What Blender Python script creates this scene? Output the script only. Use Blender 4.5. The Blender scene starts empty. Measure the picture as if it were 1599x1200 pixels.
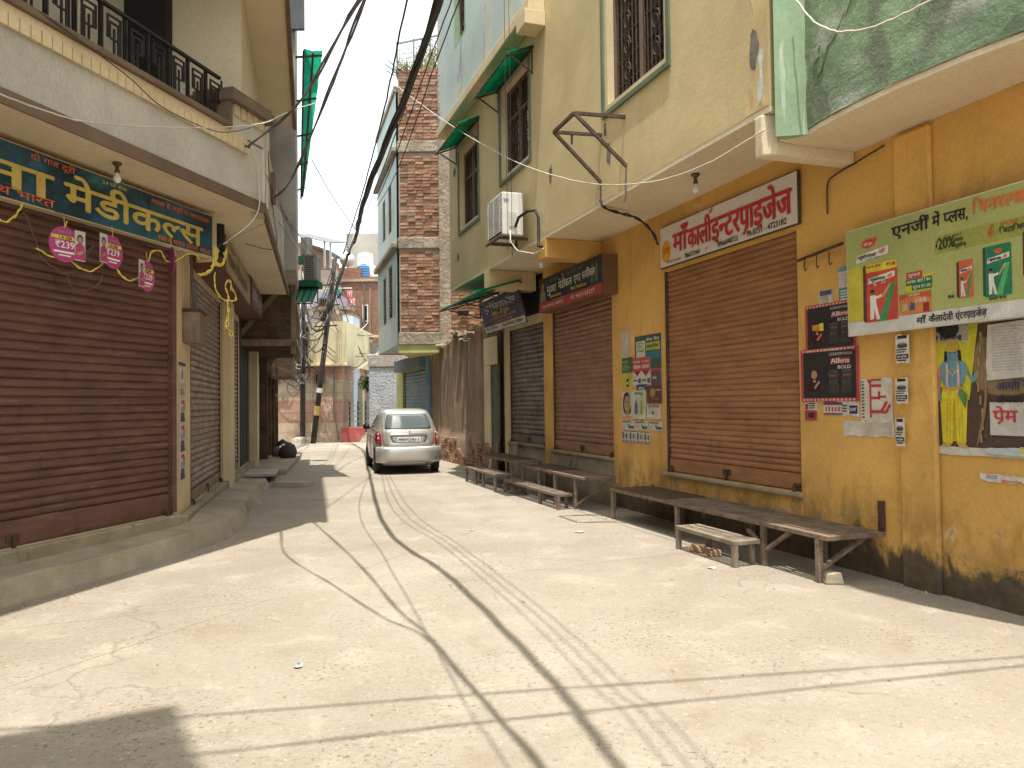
import bpy, bmesh, math, random
from mathutils import Vector, Matrix
random.seed(7)
scn = bpy.context.scene
COL = scn.collection

# ------------------------------------------------------------------ camera, sky, sun, exposure
FPX, CX, CY, CAMH = 1208.0, 799.5, 600.0, 1.55
cam_d = bpy.data.cameras.new('camera'); cam = bpy.data.objects.new('camera', cam_d); COL.objects.link(cam)
cam_d.sensor_fit = 'HORIZONTAL'; cam_d.sensor_width = 36.0; cam_d.lens = FPX/1599*36.0
cam_d.clip_start = .05; cam_d.clip_end = 900
CROT = Matrix.Rotation(math.radians(91.42), 3, 'X') @ Matrix.Rotation(math.radians(-.7), 3, 'Z')
cam.matrix_world = Matrix.Translation((0, 0, CAMH)) @ CROT.to_4x4()
scn.camera = cam
CC = Vector((0, 0, CAMH))
SUN = Vector((.012, .212, -1)).normalized()            # the way the light travels
EL = math.asin(-SUN.z)
sd = bpy.data.lights.new('sun', 'SUN'); sd.energy = 2.8; sd.angle = math.radians(.55); sd.color = (1, .945, .86)
so = bpy.data.objects.new('sun', sd); COL.objects.link(so); so.location = (-3, -6, 30)
so.rotation_euler = SUN.to_track_quat('-Z', 'Y').to_euler()
wd = bpy.data.worlds.new('World'); scn.world = wd; wd.use_nodes = True
wn = wd.node_tree.nodes; sky = wn.new('ShaderNodeTexSky'); sky.sky_type = 'NISHITA'; sky.sun_disc = False
sky.sun_elevation = EL; sky.sun_rotation = math.atan2(-SUN.x, -SUN.y)
sky.air_density = 1.5; sky.dust_density = 9.0; sky.ozone_density = 1.0
# summer haze: the air whitens towards the horizon
wl_ = wd.node_tree.links; tcw = wn.new('ShaderNodeTexCoord'); sx_ = wn.new('ShaderNodeSeparateXYZ'); wl_.new(tcw.outputs['Generated'], sx_.inputs[0])
mr_ = wn.new('ShaderNodeMapRange'); mr_.interpolation_type = 'SMOOTHSTEP'
for k_, v_ in zip(('From Min','From Max','To Min','To Max'), (.05, .95, .90, .78)): mr_.inputs[k_].default_value = v_
wl_.new(sx_.outputs[2], mr_.inputs['Value']); mx_ = wn.new('ShaderNodeMix'); mx_.data_type = 'RGBA'; wl_.new(mr_.outputs[0], mx_.inputs[0])
wl_.new(sky.outputs[0], mx_.inputs[6]); mx_.inputs[7].default_value = (4.5, 5.15, 5.5, 1); wl_.new(mx_.outputs[2], wn['Background'].inputs[0]); wn['Background'].inputs[1].default_value = .15
scn.view_settings.view_transform = 'Standard'; scn.view_settings.look = 'None'
scn.view_settings.exposure = 1.40; scn.view_settings.gamma = 1.0
try:
    scn.cycles.max_bounces = 9; scn.cycles.diffuse_bounces = 6; scn.cycles.use_denoising = True
except Exception: pass

def ray(u, v): return CROT @ Vector(((u-CX)/FPX, -(v-CY)/FPX, -1))
def G(u, v, z=0.0):                                   # where the sight line through (u, v) meets height z
    d = ray(u, v); return CC + d*((z-CAMH)/d.z)
def at(u, v, depth):                                  # the point at a distance ahead
    d = ray(u, v); return CC + d*(depth/d.y)

# ------------------------------------------------------------------ wall frames: x to the viewer's right, y into the wall, z up
class Fr:
    def __init__(s, o, yaw, k=1.0):
        s.k = k
        s.o = Vector((o[0], o[1], 0)); a = math.radians(yaw); s.a = a
        s.X = Vector((math.cos(a), math.sin(a), 0)); s.Y = Vector((-math.sin(a), math.cos(a), 0))
        s.M = Matrix.Translation(s.o*k) @ Matrix.Rotation(a, 4, 'Z')
    def pix(s, u, v, out=0.0):
        d = ray(u, v); P = s.o - out*s.Y; t = (P-CC).dot(s.Y)/d.dot(s.Y); q = CC+d*t
        return (q-s.o).dot(s.X), q.z
    def map(s, v):                                     # true size: the wall stands k times as far off as its working plane
        return Vector((v[0]*s.k, v[1]*s.k, CAMH+(v[2]-CAMH)*s.k)) if s.k != 1 else Vector(v)
    def w(s, x, y, z=0.0): return s.o + x*s.X + y*s.Y + Vector((0, 0, z))
    def loc(s, P): return Vector(((P-s.o).dot(s.X), (P-s.o).dot(s.Y), P.z))
W0 = Fr((0, 0), 0)
RW = Fr(G(1040, 822), -71.1, 1.055)
RG = Fr(G(1040, 822)*1.055, -71.1)                     # the same wall, true metres
LF = Fr(G(270, 848), 75.6)
LS = Fr(LF.w(.05, 0), 104.1)
LB = Fr(LF.w(.81, -.68), 103.9)

# ------------------------------------------------------------------ things and parts
class Base:                                           # where a thing stands: frame + base point
    def __init__(s, fr, p): s.fr = fr; s.p = Vector(p)
def props(o, label, cat, group=None, kind=None):
    if label: o['label'] = label
    if cat: o['category'] = cat
    if group: o['group'] = group
    if kind: o['kind'] = kind
    return o
def thing(name, label, cat, fr, p, group=None):
    o = bpy.data.objects.new(name, None); COL.objects.link(o); o.empty_display_size = .2
    p = fr.map(p); o.matrix_world = fr.M @ Matrix.Translation(p)
    props(o, label, cat, group); o_base[o.name] = Base(fr, p); return o
o_base = {}

class MB:
    def __init__(s): s.v = []; s.f = []; s.m = []; s.mats = []; s.cur = 0; s.sm = []; s.smooth = False
    def mat(s, m):
        if m not in s.mats: s.mats.append(m)
        s.cur = s.mats.index(m); return s
    def add(s, vs, fs):
        b = len(s.v); s.v += [tuple(v) for v in vs]
        for f in fs: s.f.append(tuple(b+i for i in f)); s.m.append(s.cur); s.sm.append(s.smooth)
        return s
    def box(s, x0, x1, y0, y1, z0, z1):
        x0, x1 = min(x0, x1), max(x0, x1); y0, y1 = min(y0, y1), max(y0, y1); z0, z1 = min(z0, z1), max(z0, z1)
        return s.add([(x0,y0,z0),(x1,y0,z0),(x1,y1,z0),(x0,y1,z0),(x0,y0,z1),(x1,y0,z1),(x1,y1,z1),(x0,y1,z1)],
            [(0,3,2,1),(4,5,6,7),(0,1,5,4),(1,2,6,5),(2,3,7,6),(3,0,4,7)])
    def quad(s, a, b, c, d): return s.add([a, b, c, d], [(0, 1, 2, 3)])
    def rect(s, x0, x1, z0, z1, y): return s.quad((x0,y,z0),(x1,y,z0),(x1,y,z1),(x0,y,z1))
    def hexa(s, p):                                   # 4 bottom points then the 4 above them, both counter-clockwise
        return s.add(p, [(0,3,2,1),(4,5,6,7),(0,1,5,4),(1,2,6,5),(2,3,7,6),(3,0,4,7)])
    def prism_z(s, poly, z0, z1):                     # plan polygon, counter-clockwise from above
        n = len(poly); vs = [(x,y,z0) for x,y in poly]+[(x,y,z1) for x,y in poly]
        return s.add(vs, [tuple(range(n-1,-1,-1)), tuple(range(n,2*n))]+[(i,(i+1)%n,n+(i+1)%n,n+i) for i in range(n)])
    def prism_y(s, poly, y0, y1):                     # front outline (x, z) counter-clockwise seen from the front
        n = len(poly); vs = [(x,y0,z) for x,z in poly]+[(x,y1,z) for x,z in poly]
        return s.add(vs, [tuple(range(n)), tuple(range(2*n-1,n-1,-1))]+[(i,n+i,n+(i+1)%n,(i+1)%n) for i in range(n)])
    def poly(s, pts, y): return s.add([(x,y,z) for x,z in pts], [tuple(range(len(pts)))])
    def disc(s, x, z, r, y, n=20, rz=None):
        rz = rz or r; return s.poly([(x+r*math.cos(2*math.pi*i/n), z+rz*math.sin(2*math.pi*i/n)) for i in range(n)], y)
    def tube(s, pts, r, n=6, cap=True):
        pts = [Vector(p) for p in pts]; rs = r if isinstance(r, (list, tuple)) else [r]*len(pts)
        vs = []; up = None
        for i, p in enumerate(pts):
            t = (pts[min(i+1, len(pts)-1)]-pts[max(i-1, 0)])
            t = t.normalized() if t.length > 1e-9 else Vector((0,0,1))
            if up is None:
                up = Vector((0,0,1)) if abs(t.z) < .9 else Vector((1,0,0))
            a = t.cross(up)
            if a.length < 1e-6: a = t.cross(Vector((1,0,0))) if abs(t.x) < .9 else t.cross(Vector((0,1,0)))
            a.normalize(); b = a.cross(t); b.normalize(); up = b
            for k in range(n):
                th = 2*math.pi*k/n; vs.append(p + rs[i]*(math.cos(th)*a + math.sin(th)*b))
        fs = []
        for i in range(len(pts)-1):
            for k in range(n):
                fs.append((i*n+k, (i+1)*n+k, (i+1)*n+(k+1)%n, i*n+(k+1)%n))
        if cap: fs += [tuple(range(n)), tuple(range((len(pts)-1)*n+n-1, (len(pts)-1)*n-1, -1))]
        return s.add(vs, fs)
    def bar(s, a, b, w, h=None):                      # square bar between two points
        h = h or w; a = Vector(a); b = Vector(b); t = (b-a).normalized()
        up = Vector((0,0,1)) if abs(t.z) < .95 else Vector((0,1,0))
        r = t.cross(up).normalized(); u = r.cross(t).normalized(); vs = []
        for p in (a, b):
            for i, j in ((-1,-1),(1,-1),(1,1),(-1,1)): vs.append(p + r*(i*w/2) + u*(j*h/2))
        return s.add(vs, [(0,1,2,3),(7,6,5,4),(0,4,5,1),(1,5,6,2),(2,6,7,3),(3,7,4,0)])
    def lathe(s, c, prof, n=16, axis='z'):            # prof: (radius, height)
        vs = []; fs = []
        for r, h in prof:
            for k in range(n):
                th = 2*math.pi*k/n; a, b = r*math.cos(th), r*math.sin(th)
                vs.append((c[0]+a, c[1]+b, c[2]+h) if axis == 'z' else ((c[0]+a, c[1]+h, c[2]+b) if axis == 'y' else (c[0]+h, c[1]+a, c[2]+b)))
        for i in range(len(prof)-1):
            for k in range(n): fs.append((i*n+k, i*n+(k+1)%n, (i+1)*n+(k+1)%n, (i+1)*n+k))
        fs += [tuple(range(n-1,-1,-1)), tuple(range((len(prof)-1)*n, len(prof)*n))]
        return s.add(vs, fs)
    def text(s, txt, x, z, h, y, width=None, bold=0.0, align='l', slant=0.0):
        # glyph height h is the cap/line height; lays the text on the plane y, running to +x
        w0, items = layout(txt); sc = h/.72; sx = sc
        if width: sx = width/max(w0, .01)
        if align == 'c': x -= w0*sx/2
        shifts = [(0,0)] if not bold else [(0,0),(bold,0),(-bold,0),(0,bold*.6),(0,-bold*.6)]
        for i, (gx, vs, fs) in enumerate(items):
            for k, (dx, dz) in enumerate(shifts):
                yy = y - .0006*(k+.5*(i % 2))
                s.add([(x+(gx+a)*sx + dx*sc + slant*b*sc, yy, z+b*sc+dz*sc) for a, b in vs], fs)
        return s
    def build(s, name, mats=None, parent=None, fr=None, base=None, bevel=0, recalc=False, label=None, cat=None, group=None, kind=None):
        # coordinates are in the frame of the thing; a top-level mesh gets its origin at `base`
        if mats is not None: s.mats = [mats] if not isinstance(mats, list) else mats
        top = parent
        off = Vector((0,0,0))
        if parent is not None:
            b = o_base[parent.name]; off = b.p; F_ = b.fr
        else:
            fr = fr or W0; F_ = fr; off = fr.map(base if base is not None else (0,0,0))
        me = bpy.data.meshes.new(name)
        me.from_pydata([tuple(F_.map(v)-off) for v in s.v], [], s.f)
        for m in s.mats: me.materials.append(m)
        for p, mi, sm in zip(me.polygons, s.m, s.sm):
            p.material_index = min(mi, len(s.mats)-1); p.use_smooth = sm
        if recalc:
            bm = bmesh.new(); bm.from_mesh(me); bmesh.ops.recalc_face_normals(bm, faces=bm.faces); bm.to_mesh(me); bm.free()
        me.update(); o = bpy.data.objects.new(name, me); COL.objects.link(o)
        if parent is not None:
            o.parent = parent; o_base[o.name] = o_base[parent.name]
        else:
            o.matrix_world = fr.M @ Matrix.Translation(off); o_base[o.name] = Base(fr, off)
        if bevel:
            md = o.modifiers.new('bevel', 'BEVEL'); md.width = bevel; md.segments = 2; md.limit_method = 'ANGLE'; md.angle_limit = .6
        props(o, label, cat, group, kind)
        return o

# ------------------------------------------------------------------ lettering (glyphs of the built-in font, laid out by hand)
GC = {}
def _raw(txt):
    c = bpy.data.curves.new('glyph', 'FONT'); c.body = txt; c.size = 1; c.resolution_u = 3
    o = bpy.data.objects.new('glyph', c); COL.objects.link(o)
    dg = bpy.context.evaluated_depsgraph_get(); dg.update()
    me = bpy.data.meshes.new_from_object(o.evaluated_get(dg))
    vs = [(v.co.x, v.co.y) for v in me.vertices]; fs = [tuple(p.vertices) for p in me.polygons]
    fs = [f if sum((vs[f[i]][0]*vs[f[(i+1) % len(f)]][1]-vs[f[(i+1) % len(f)]][0]*vs[f[i]][1]) for i in range(len(f))) > 0 else f[::-1] for f in fs]
    bpy.data.objects.remove(o); bpy.data.curves.remove(c); bpy.data.meshes.remove(me)
    return vs, fs
def glyph(ch):
    if ch in GC: return GC[ch]
    bar = max(x for x, y in _raw('|')[0])
    vs, fs = ([], []) if ch == ' ' else _raw(ch)
    adv = max(x for x, y in _raw(ch+'|')[0]) - bar
    GC[ch] = (vs, fs, adv); return GC[ch]
def half(ch):                                          # the letter without its stem
    k = ch+'<'
    if k in GC: return GC[k]
    vs, fs, adv = glyph(ch)
    cut = adv - .185
    bm = bmesh.new(); bv = [bm.verts.new((x, y, 0)) for x, y in vs]
    for f in fs:
        try: bm.faces.new([bv[i] for i in f])
        except ValueError: pass
    bmesh.ops.bisect_plane(bm, geom=bm.verts[:]+bm.edges[:]+bm.faces[:], plane_co=(cut,0,0), plane_no=(1,0,0), clear_outer=True)
    bm.verts.index_update(); nv = [(v.co.x, v.co.y) for v in bm.verts]; nf = [tuple(v.index for v in f.verts) for f in bm.faces]; bm.free()
    GC[k] = (nv, nf, cut); return GC[k]
def reorder(t):                                         # put the short i before its letter cluster and the leading r after its syllable
    MT = 'ािीुूेैोौंँ'
    while 'र^' in t:
        i = t.index('र^'); j = i+2
        while j+1 < len(t) and t[j+1] == '<': j += 2
        j += 1
        while j < len(t) and (t[j] in MT or t[j] == '~'): j += 1
        t = t[:i]+t[i+2:j]+'\x01'+t[j:]
    t = t.replace('\x01', '^'); out = []
    for ch in t:
        if ch == 'ि':
            k = len(out)-1
            while k >= 0 and out[k] == '~': k -= 1
            while k >= 2 and out[k-1] == '<': k -= 2
            out.insert(max(k, 0), ch)
        else: out.append(ch)
    return ''.join(out)
def layout(txt):
    txt = reorder(txt); x = 0.0; items = []; i = 0
    while i < len(txt):
        ch = txt[i]
        if ch == '~':                                  # the stroke of a joined r below
            items.append((x, [(-.33,-.10),(-.27,-.14),(-.09,.12),(-.09,.22)], [(0,1,2,3)])); i += 1; continue
        if ch == '^':                                  # the hook of a leading r above
            pts = []
            for k in range(7):
                t = math.pi*(1.05-.95*k/6); pts.append((-.10+.13*math.cos(t), .66+.17*math.sin(t)))
            vs = pts + [(-.10+(a+.10)*.55, .66+(b-.66)*.6) for a, b in pts]
            items.append((x, vs, [(k, 7+k, 8+k, k+1) for k in range(6)])); i += 1; continue
        if i+1 < len(txt) and txt[i+1] == '<': vs, fs, adv = half(ch); i += 2
        else: vs, fs, adv = glyph(ch); i += 1
        if vs: items.append((x, vs, fs))
        x += adv
    return x, items
# ------------------------------------------------------------------ materials
class NT:
    def __init__(s, name):
        s.m = bpy.data.materials.new(name); s.m.use_nodes = True; s.t = s.m.node_tree; s.n = s.t.nodes; s.l = s.t.links
        s.b = s.n['Principled BSDF']; s.tc = s.n.new('ShaderNodeTexCoord')
    def mapp(s, scale=(1,1,1), src='Object', off=(0,0,0)):
        m = s.n.new('ShaderNodeMapping'); m.inputs['Scale'].default_value = scale; m.inputs['Location'].default_value = off
        s.l.new(s.tc.outputs[src], m.inputs[0]); return m.outputs[0]
    def noise(s, vec, scale, detail=6, rough=.6, dist=0):
        n = s.n.new('ShaderNodeTexNoise'); n.inputs['Scale'].default_value = scale; n.inputs['Detail'].default_value = detail
        n.inputs['Roughness'].default_value = rough; n.inputs['Distortion'].default_value = dist; s.l.new(vec, n.inputs['Vector']); return n.outputs['Fac']
    def ramp(s, fac, a, b, lo=0.0, hi=1.0):
        r = s.n.new('ShaderNodeMapRange'); r.interpolation_type = 'SMOOTHSTEP'
        for k, v in zip(('From Min','From Max','To Min','To Max'), (a, b, lo, hi)): r.inputs[k].default_value = v
        s.l.new(fac, r.inputs['Value']); return r.outputs[0]
    def math(s, op, a, b=None):
        n = s.n.new('ShaderNodeMath'); n.operation = op
        for i, x in enumerate((a, b)):
            if x is None: continue
            if isinstance(x, (int, float)): n.inputs[i].default_value = x
            else: s.l.new(x, n.inputs[i])
        return n.outputs[0]
    def mix(s, fac, a, b, mode='MIX'):
        n = s.n.new('ShaderNodeMix'); n.data_type = 'RGBA'; n.blend_type = mode
        for i, x in ((0, fac), (6, a), (7, b)):
            if isinstance(x, (int, float)): n.inputs[i].default_value = x
            elif isinstance(x, tuple): n.inputs[i].default_value = (*x[:3], 1)
            else: s.l.new(x, n.inputs[i])
        return n.outputs[2]
    def bump(s, h, strength=.3, dist=.01, prev=None):
        b = s.n.new('ShaderNodeBump'); b.inputs['Strength'].default_value = strength; b.inputs['Distance'].default_value = dist
        s.l.new(h, b.inputs['Height'])
        if prev is not None: s.l.new(prev, b.inputs['Normal'])
        return b.outputs[0]
    def xyz(s, i, src='Object'):
        n = s.n.new('ShaderNodeSeparateXYZ'); s.l.new(s.tc.outputs[src], n.inputs[0]); return n.outputs[i]
    def setc(s, c): s.l.new(c, s.b.inputs['Base Color'])
    def setn(s, n): s.l.new(n, s.b.inputs['Normal'])
    def done(s, rough=.85, metal=0, spec=.3):
        s.b.inputs['Roughness'].default_value = rough; s.b.inputs['Metallic'].default_value = metal
        s.b.inputs['Specular IOR Level'].default_value = spec; return s.m

def surf(name, col, rough=.85, metal=0, spec=.3, var=.16, vs=1.3, fine=30, fvar=.10, bump=.15, bs=45, bd=.004,
         stains=(), low=None, seed=0):
    # stains: (colour, scale vector, threshold, softness, strength); low: (colour, height, wobble) grime (on the ochre wall also painted shade) that climbs from the ground
    k = NT(name); o = (seed*3.7+1.3, seed*1.9, seed*2.3)
    p = k.mapp((1,1,1), off=o)
    c = k.mix(k.ramp(k.noise(p, vs, 5, .6, .4), .3, .7), tuple(x*(1-var) for x in col), tuple(min(1, x*(1+var)) for x in col))
    f = k.noise(p, fine, 4, .7)
    c = k.mix(k.ramp(f, .25, .75), c, k.mix(1.0, c, (1-fvar*1.6,)*3, 'MULTIPLY'))
    for i, (sc, sv, th, soft, amt) in enumerate(stains):
        n = k.noise(k.mapp(sv, off=(i*5.1+o[0], i*2.2, o[2]+i)), 1.0, 7, .68, .6)
        c = k.mix(k.math('MULTIPLY', k.ramp(n, th, th+soft), amt), c, sc)
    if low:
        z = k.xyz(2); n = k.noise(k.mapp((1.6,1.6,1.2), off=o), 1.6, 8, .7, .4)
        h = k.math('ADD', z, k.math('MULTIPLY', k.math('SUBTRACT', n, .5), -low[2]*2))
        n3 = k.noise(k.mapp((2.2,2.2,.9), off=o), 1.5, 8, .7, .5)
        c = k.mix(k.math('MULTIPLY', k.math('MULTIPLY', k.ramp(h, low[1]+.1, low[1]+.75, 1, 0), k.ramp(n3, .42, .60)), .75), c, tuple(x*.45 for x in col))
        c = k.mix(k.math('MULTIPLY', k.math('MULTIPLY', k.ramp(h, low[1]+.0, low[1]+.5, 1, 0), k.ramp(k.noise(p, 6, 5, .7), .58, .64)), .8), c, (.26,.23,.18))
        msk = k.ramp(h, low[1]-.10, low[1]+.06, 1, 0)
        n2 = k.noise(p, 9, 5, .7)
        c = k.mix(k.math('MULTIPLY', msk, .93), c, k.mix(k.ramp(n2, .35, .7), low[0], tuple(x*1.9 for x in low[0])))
    k.setc(c)
    if bump: k.setn(k.bump(k.noise(p, bs, 6, .65), bump, bd, k.bump(k.noise(p, vs*4, 4, .6), bump*.7, bd*5)))
    return k.done(rough, metal, spec)
def plain(name, col, rough=.6, metal=0, spec=.4, var=.10):
    return surf(name, col, rough, metal, spec, var, 3, 25, .05, 0)

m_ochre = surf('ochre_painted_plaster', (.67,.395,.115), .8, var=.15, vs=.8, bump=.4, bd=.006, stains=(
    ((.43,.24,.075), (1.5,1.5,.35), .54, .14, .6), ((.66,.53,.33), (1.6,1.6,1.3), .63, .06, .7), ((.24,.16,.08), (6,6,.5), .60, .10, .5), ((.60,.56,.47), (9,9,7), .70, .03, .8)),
    low=((.048,.041,.031), .40, .55), seed=1)  # wall-base grime, its colour darkened to paint in the shade under the benches
m_beige = surf('beige_painted_plaster', (.60,.48,.255), .85, var=.12, vs=.6, bump=.35, bd=.006, stains=(
    ((.36,.29,.18), (5,5,.35), .60, .10, .4),     ((.44,.33,.18), (1.2,1.2,.3), .57, .15, .5), ((.66,.58,.42), (1,1,.8), .56, .2, .6), ((.20,.19,.17), (1.1,1.1,.9), .715, .02, .85)), seed=2)
m_soffit = surf('cream_soffit_paint', (.70,.60,.43), .85, var=.07, vs=.7, bump=.15, stains=(((.45,.33,.19), (1.3,1.3,1.3), .60, .12, .6),), seed=3)
m_ltblue = surf('pale_blue_green_wall', (.50,.58,.55), .85, var=.10, vs=.7, bump=.2, stains=(
    ((.62,.55,.36), (.8,.8,.5), .50, .15, .7), ((.20,.20,.17), (1.6,1.6,.7), .60, .08, .6)), seed=4)
m_green = surf('green_peeling_paint', (.20,.29,.17), .75, var=.3, vs=1.2, bump=.7, bd=.012, stains=(
    ((.46,.47,.42), (.9,.9,1.5), .46, .12, .85), ((.13,.15,.105), (1.4,1.4,.8), .52, .10, .8), ((.26,.22,.15), (2.4,2.4,2), .63, .06, .7)), seed=5)
m_greenlt = surf('light_green_paint', (.27,.38,.235), .75, var=.12, vs=1.5, bump=.3, stains=(((.62,.64,.56), (9,9,.9), .56, .12, .6), ((.2,.25,.16), (2,2,.8), .62, .08, .5)), seed=6)
m_brownpaint = surf('brown_band_paint', (.17,.115,.08), .8, var=.15, stains=(((.30,.24,.18), (2,2,2), .6, .1, .5),), seed=7)
m_cream = surf('cream_trim_paint', (.66,.53,.33), .8, var=.08, stains=(((.40,.30,.18), (3,3,1), .6, .1, .5),), seed=8)
m_concrete = surf('dusty_concrete', (.34,.29,.21), .95, var=.18, vs=1.8, bump=.5, bs=30, bd=.01, stains=(((.20,.165,.12), (1.4,1.4,2), .55, .12, .6), ((.46,.40,.30), (2.2,2.2,2.2), .58, .12, .6)), seed=9)
m_plinth = surf('stained_plinth', (.33,.28,.19), .95, var=.2, vs=2.2, bump=.4, stains=(((.12,.10,.075), (2.2,2.2,1.1), .52, .12, .75),), seed=10)
m_mud = surf('mud_plaster', (.27,.19,.13), .97, var=.22, vs=1.0, bump=.45, bs=22, bd=.008, stains=(
    ((.34,.21,.14), (.9,.9,.5), .50, .12, .6), ((.13,.09,.062), (1.6,1.6,.30), .50, .12, .85), ((.46,.36,.22), (1.8,1.8,.7), .60, .06, .7)), seed=11)
m_wood = surf('old_dark_timber', (.11,.07,.045), .85, var=.3, vs=3, bump=.5, stains=(((.22,.15,.09), (2,2,9), .55, .1, .6),), seed=12)
m_woodgrey = surf('weathered_grey_timber', (.23,.17,.12), .88, var=.25, vs=4, bump=.45, stains=(((.33,.27,.20), (9,9,2), .55, .1, .6),), seed=13)
m_rust = surf('rusty_dark_iron', (.095,.062,.045), .7, .3, var=.3, vs=9, bump=.3, bs=90, stains=(((.19,.095,.05), (9,9,9), .56, .1, .6),), seed=14)
m_black = plain('black_rubber', (.018,.018,.018), .7)
m_cable = plain('black_cable', (.03,.028,.027), .6)
m_cablegrey = plain('grey_cable', (.13,.12,.11), .7)
m_cablewhite = plain('white_cable', (.55,.50,.42), .6)
m_yellowwire = plain('yellow_twine', (.72,.58,.11), .6)
m_brownwire = plain('brown_twine', (.13,.085,.055), .8)
m_white = plain('white_painted_metal', (.68,.67,.62), .5)
m_acgrey = plain('grille_grey', (.26,.25,.23), .5)
m_dark = plain('dark_interior', (.012,.011,.010), .9)
m_darkgrey = plain('dark_grey', (.05,.05,.05), .6)
m_alum = surf('dull_steel', (.42,.41,.39), .45, .8, var=.15, vs=5, bump=.05)
m_paper = surf('off_white_paper', (.60,.565,.50), .8, var=.15, vs=5, bump=.5, bs=6, bd=.012)
m_bulb = plain('milky_bulb_glass', (.75,.74,.70), .25)
m_brass = plain('brown_bakelite', (.09,.055,.035), .4)
m_cloth_pink = plain('pink_cloth', (.70,.20,.27), .9); m_cloth_teal = plain('teal_cloth', (.12,.50,.46), .9); m_cloth_red = plain('red_cloth', (.42,.06,.07), .9); m_cloth_navy = plain('navy_cloth', (.06,.07,.14), .9)

def brickmat(name, c1, c2, mortar, bw=.23, bh=.075, ms=.012, wall='x', bumpd=.02, stain=None, seed=0):
    k = NT(name); cx = k.n.new('ShaderNodeCombineXYZ'); s = k.n.new('ShaderNodeSeparateXYZ')
    k.l.new(k.tc.outputs['Object'], s.inputs[0]); k.l.new(s.outputs[0 if wall == 'x' else 1], cx.inputs[0]); k.l.new(s.outputs[2], cx.inputs[1])
    wob = k.n.new('ShaderNodeMixRGB'); wob.blend_type = 'ADD'; wob.inputs[0].default_value = .02
    nz = k.n.new('ShaderNodeTexNoise'); nz.inputs['Scale'].default_value = 3; k.l.new(cx.outputs[0], nz.inputs['Vector'])
    k.l.new(cx.outputs[0], wob.inputs[1]); k.l.new(nz.outputs['Color'], wob.inputs[2])
    b = k.n.new('ShaderNodeTexBrick'); k.l.new(wob.outputs[0], b.inputs['Vector'])
    b.inputs['Scale'].default_value = 1; b.inputs['Brick Width'].default_value = bw; b.inputs['Row Height'].default_value = bh
    b.inputs['Mortar Size'].default_value = ms; b.inputs['Mortar Smooth'].default_value = .3
    b.inputs['Color1'].default_value = (*c1,1); b.inputs['Color2'].default_value = (*c2,1); b.inputs['Mortar'].default_value = (*mortar,1)
    p = k.mapp((1,1,1), off=(seed,0,0)); c = b.outputs['Color']
    c = k.mix(k.ramp(k.noise(p, 8, 5, .7), .3, .7), k.mix(1.0, c, (.72,.72,.72), 'MULTIPLY'), c)
    if stain: c = k.mix(k.math('MULTIPLY', k.ramp(k.noise(k.mapp((1,1,.8), off=(seed+3,1,1)), 1.0, 7, .65), stain[1], stain[1]+.08), .85), c, stain[0])
    k.setc(c); inv = k.math('SUBTRACT', 1.0, b.outputs['Fac'])
    k.setn(k.bump(k.noise(p, 40, 5, .6), .4, .008, k.bump(inv, .9, bumpd)))
    return k.done(.92)
m_brickfar = brickmat('red_brick_wall', (.33,.155,.09), (.25,.11,.07), (.26,.20,.15), stain=((.36,.31,.24), .62))
m_brickwhite = brickmat('whitewashed_brick', (.52,.49,.45), (.44,.38,.34), (.30,.26,.22), stain=((.30,.14,.09), .60), seed=4)
m_brickunit = None
def tilemat():
    k = NT('sandstone_cladding'); cx = k.n.new('ShaderNodeCombineXYZ'); s = k.n.new('ShaderNodeSeparateXYZ')
    k.l.new(k.tc.outputs['Object'], s.inputs[0]); k.l.new(s.outputs[0], cx.inputs[0]); k.l.new(s.outputs[2], cx.inputs[1])
    b = k.n.new('ShaderNodeTexBrick'); k.l.new(cx.outputs[0], b.inputs['Vector']); b.inputs['Scale'].default_value = 1
    b.inputs['Brick Width'].default_value = 1.05; b.inputs['Row Height'].default_value = .42; b.inputs['Mortar Size'].default_value = .016
    b.inputs['Color1'].default_value = (1,1,1,1); b.inputs['Color2'].default_value = (.84,.84,.84,1); b.inputs['Mortar'].default_value = (.68,.65,.62,1)
    z = s.outputs[2]; p = k.mapp()
    pink = (.42,.245,.18); buff = (.46,.355,.245)
    band = k.math('MULTIPLY', k.ramp(z, .83, .85), k.ramp(z, 1.80, 1.82, 1, 0))
    band = k.math('MAXIMUM', band, k.ramp(z, 2.62, 2.64))
    c = k.mix(band, buff, pink); c = k.mix(1.0, c, b.outputs['Color'], 'MULTIPLY')
    c = k.mix(k.math('MULTIPLY', k.ramp(k.noise(k.mapp((1.3,1.3,.5)), 1.4, 7, .65), .48, .66), .75), c, (.25,.17,.12))
    c = k.mix(k.math('MULTIPLY', k.ramp(k.noise(k.mapp((1,1,1), off=(4,4,4)), 2.2, 7, .7), .56, .64), .6), c, (.55,.48,.38))
    k.setc(c); k.setn(k.bump(k.noise(p, 14, 5, .6), .5, .015)); return k.done(.9)
m_tile = tilemat()
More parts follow.
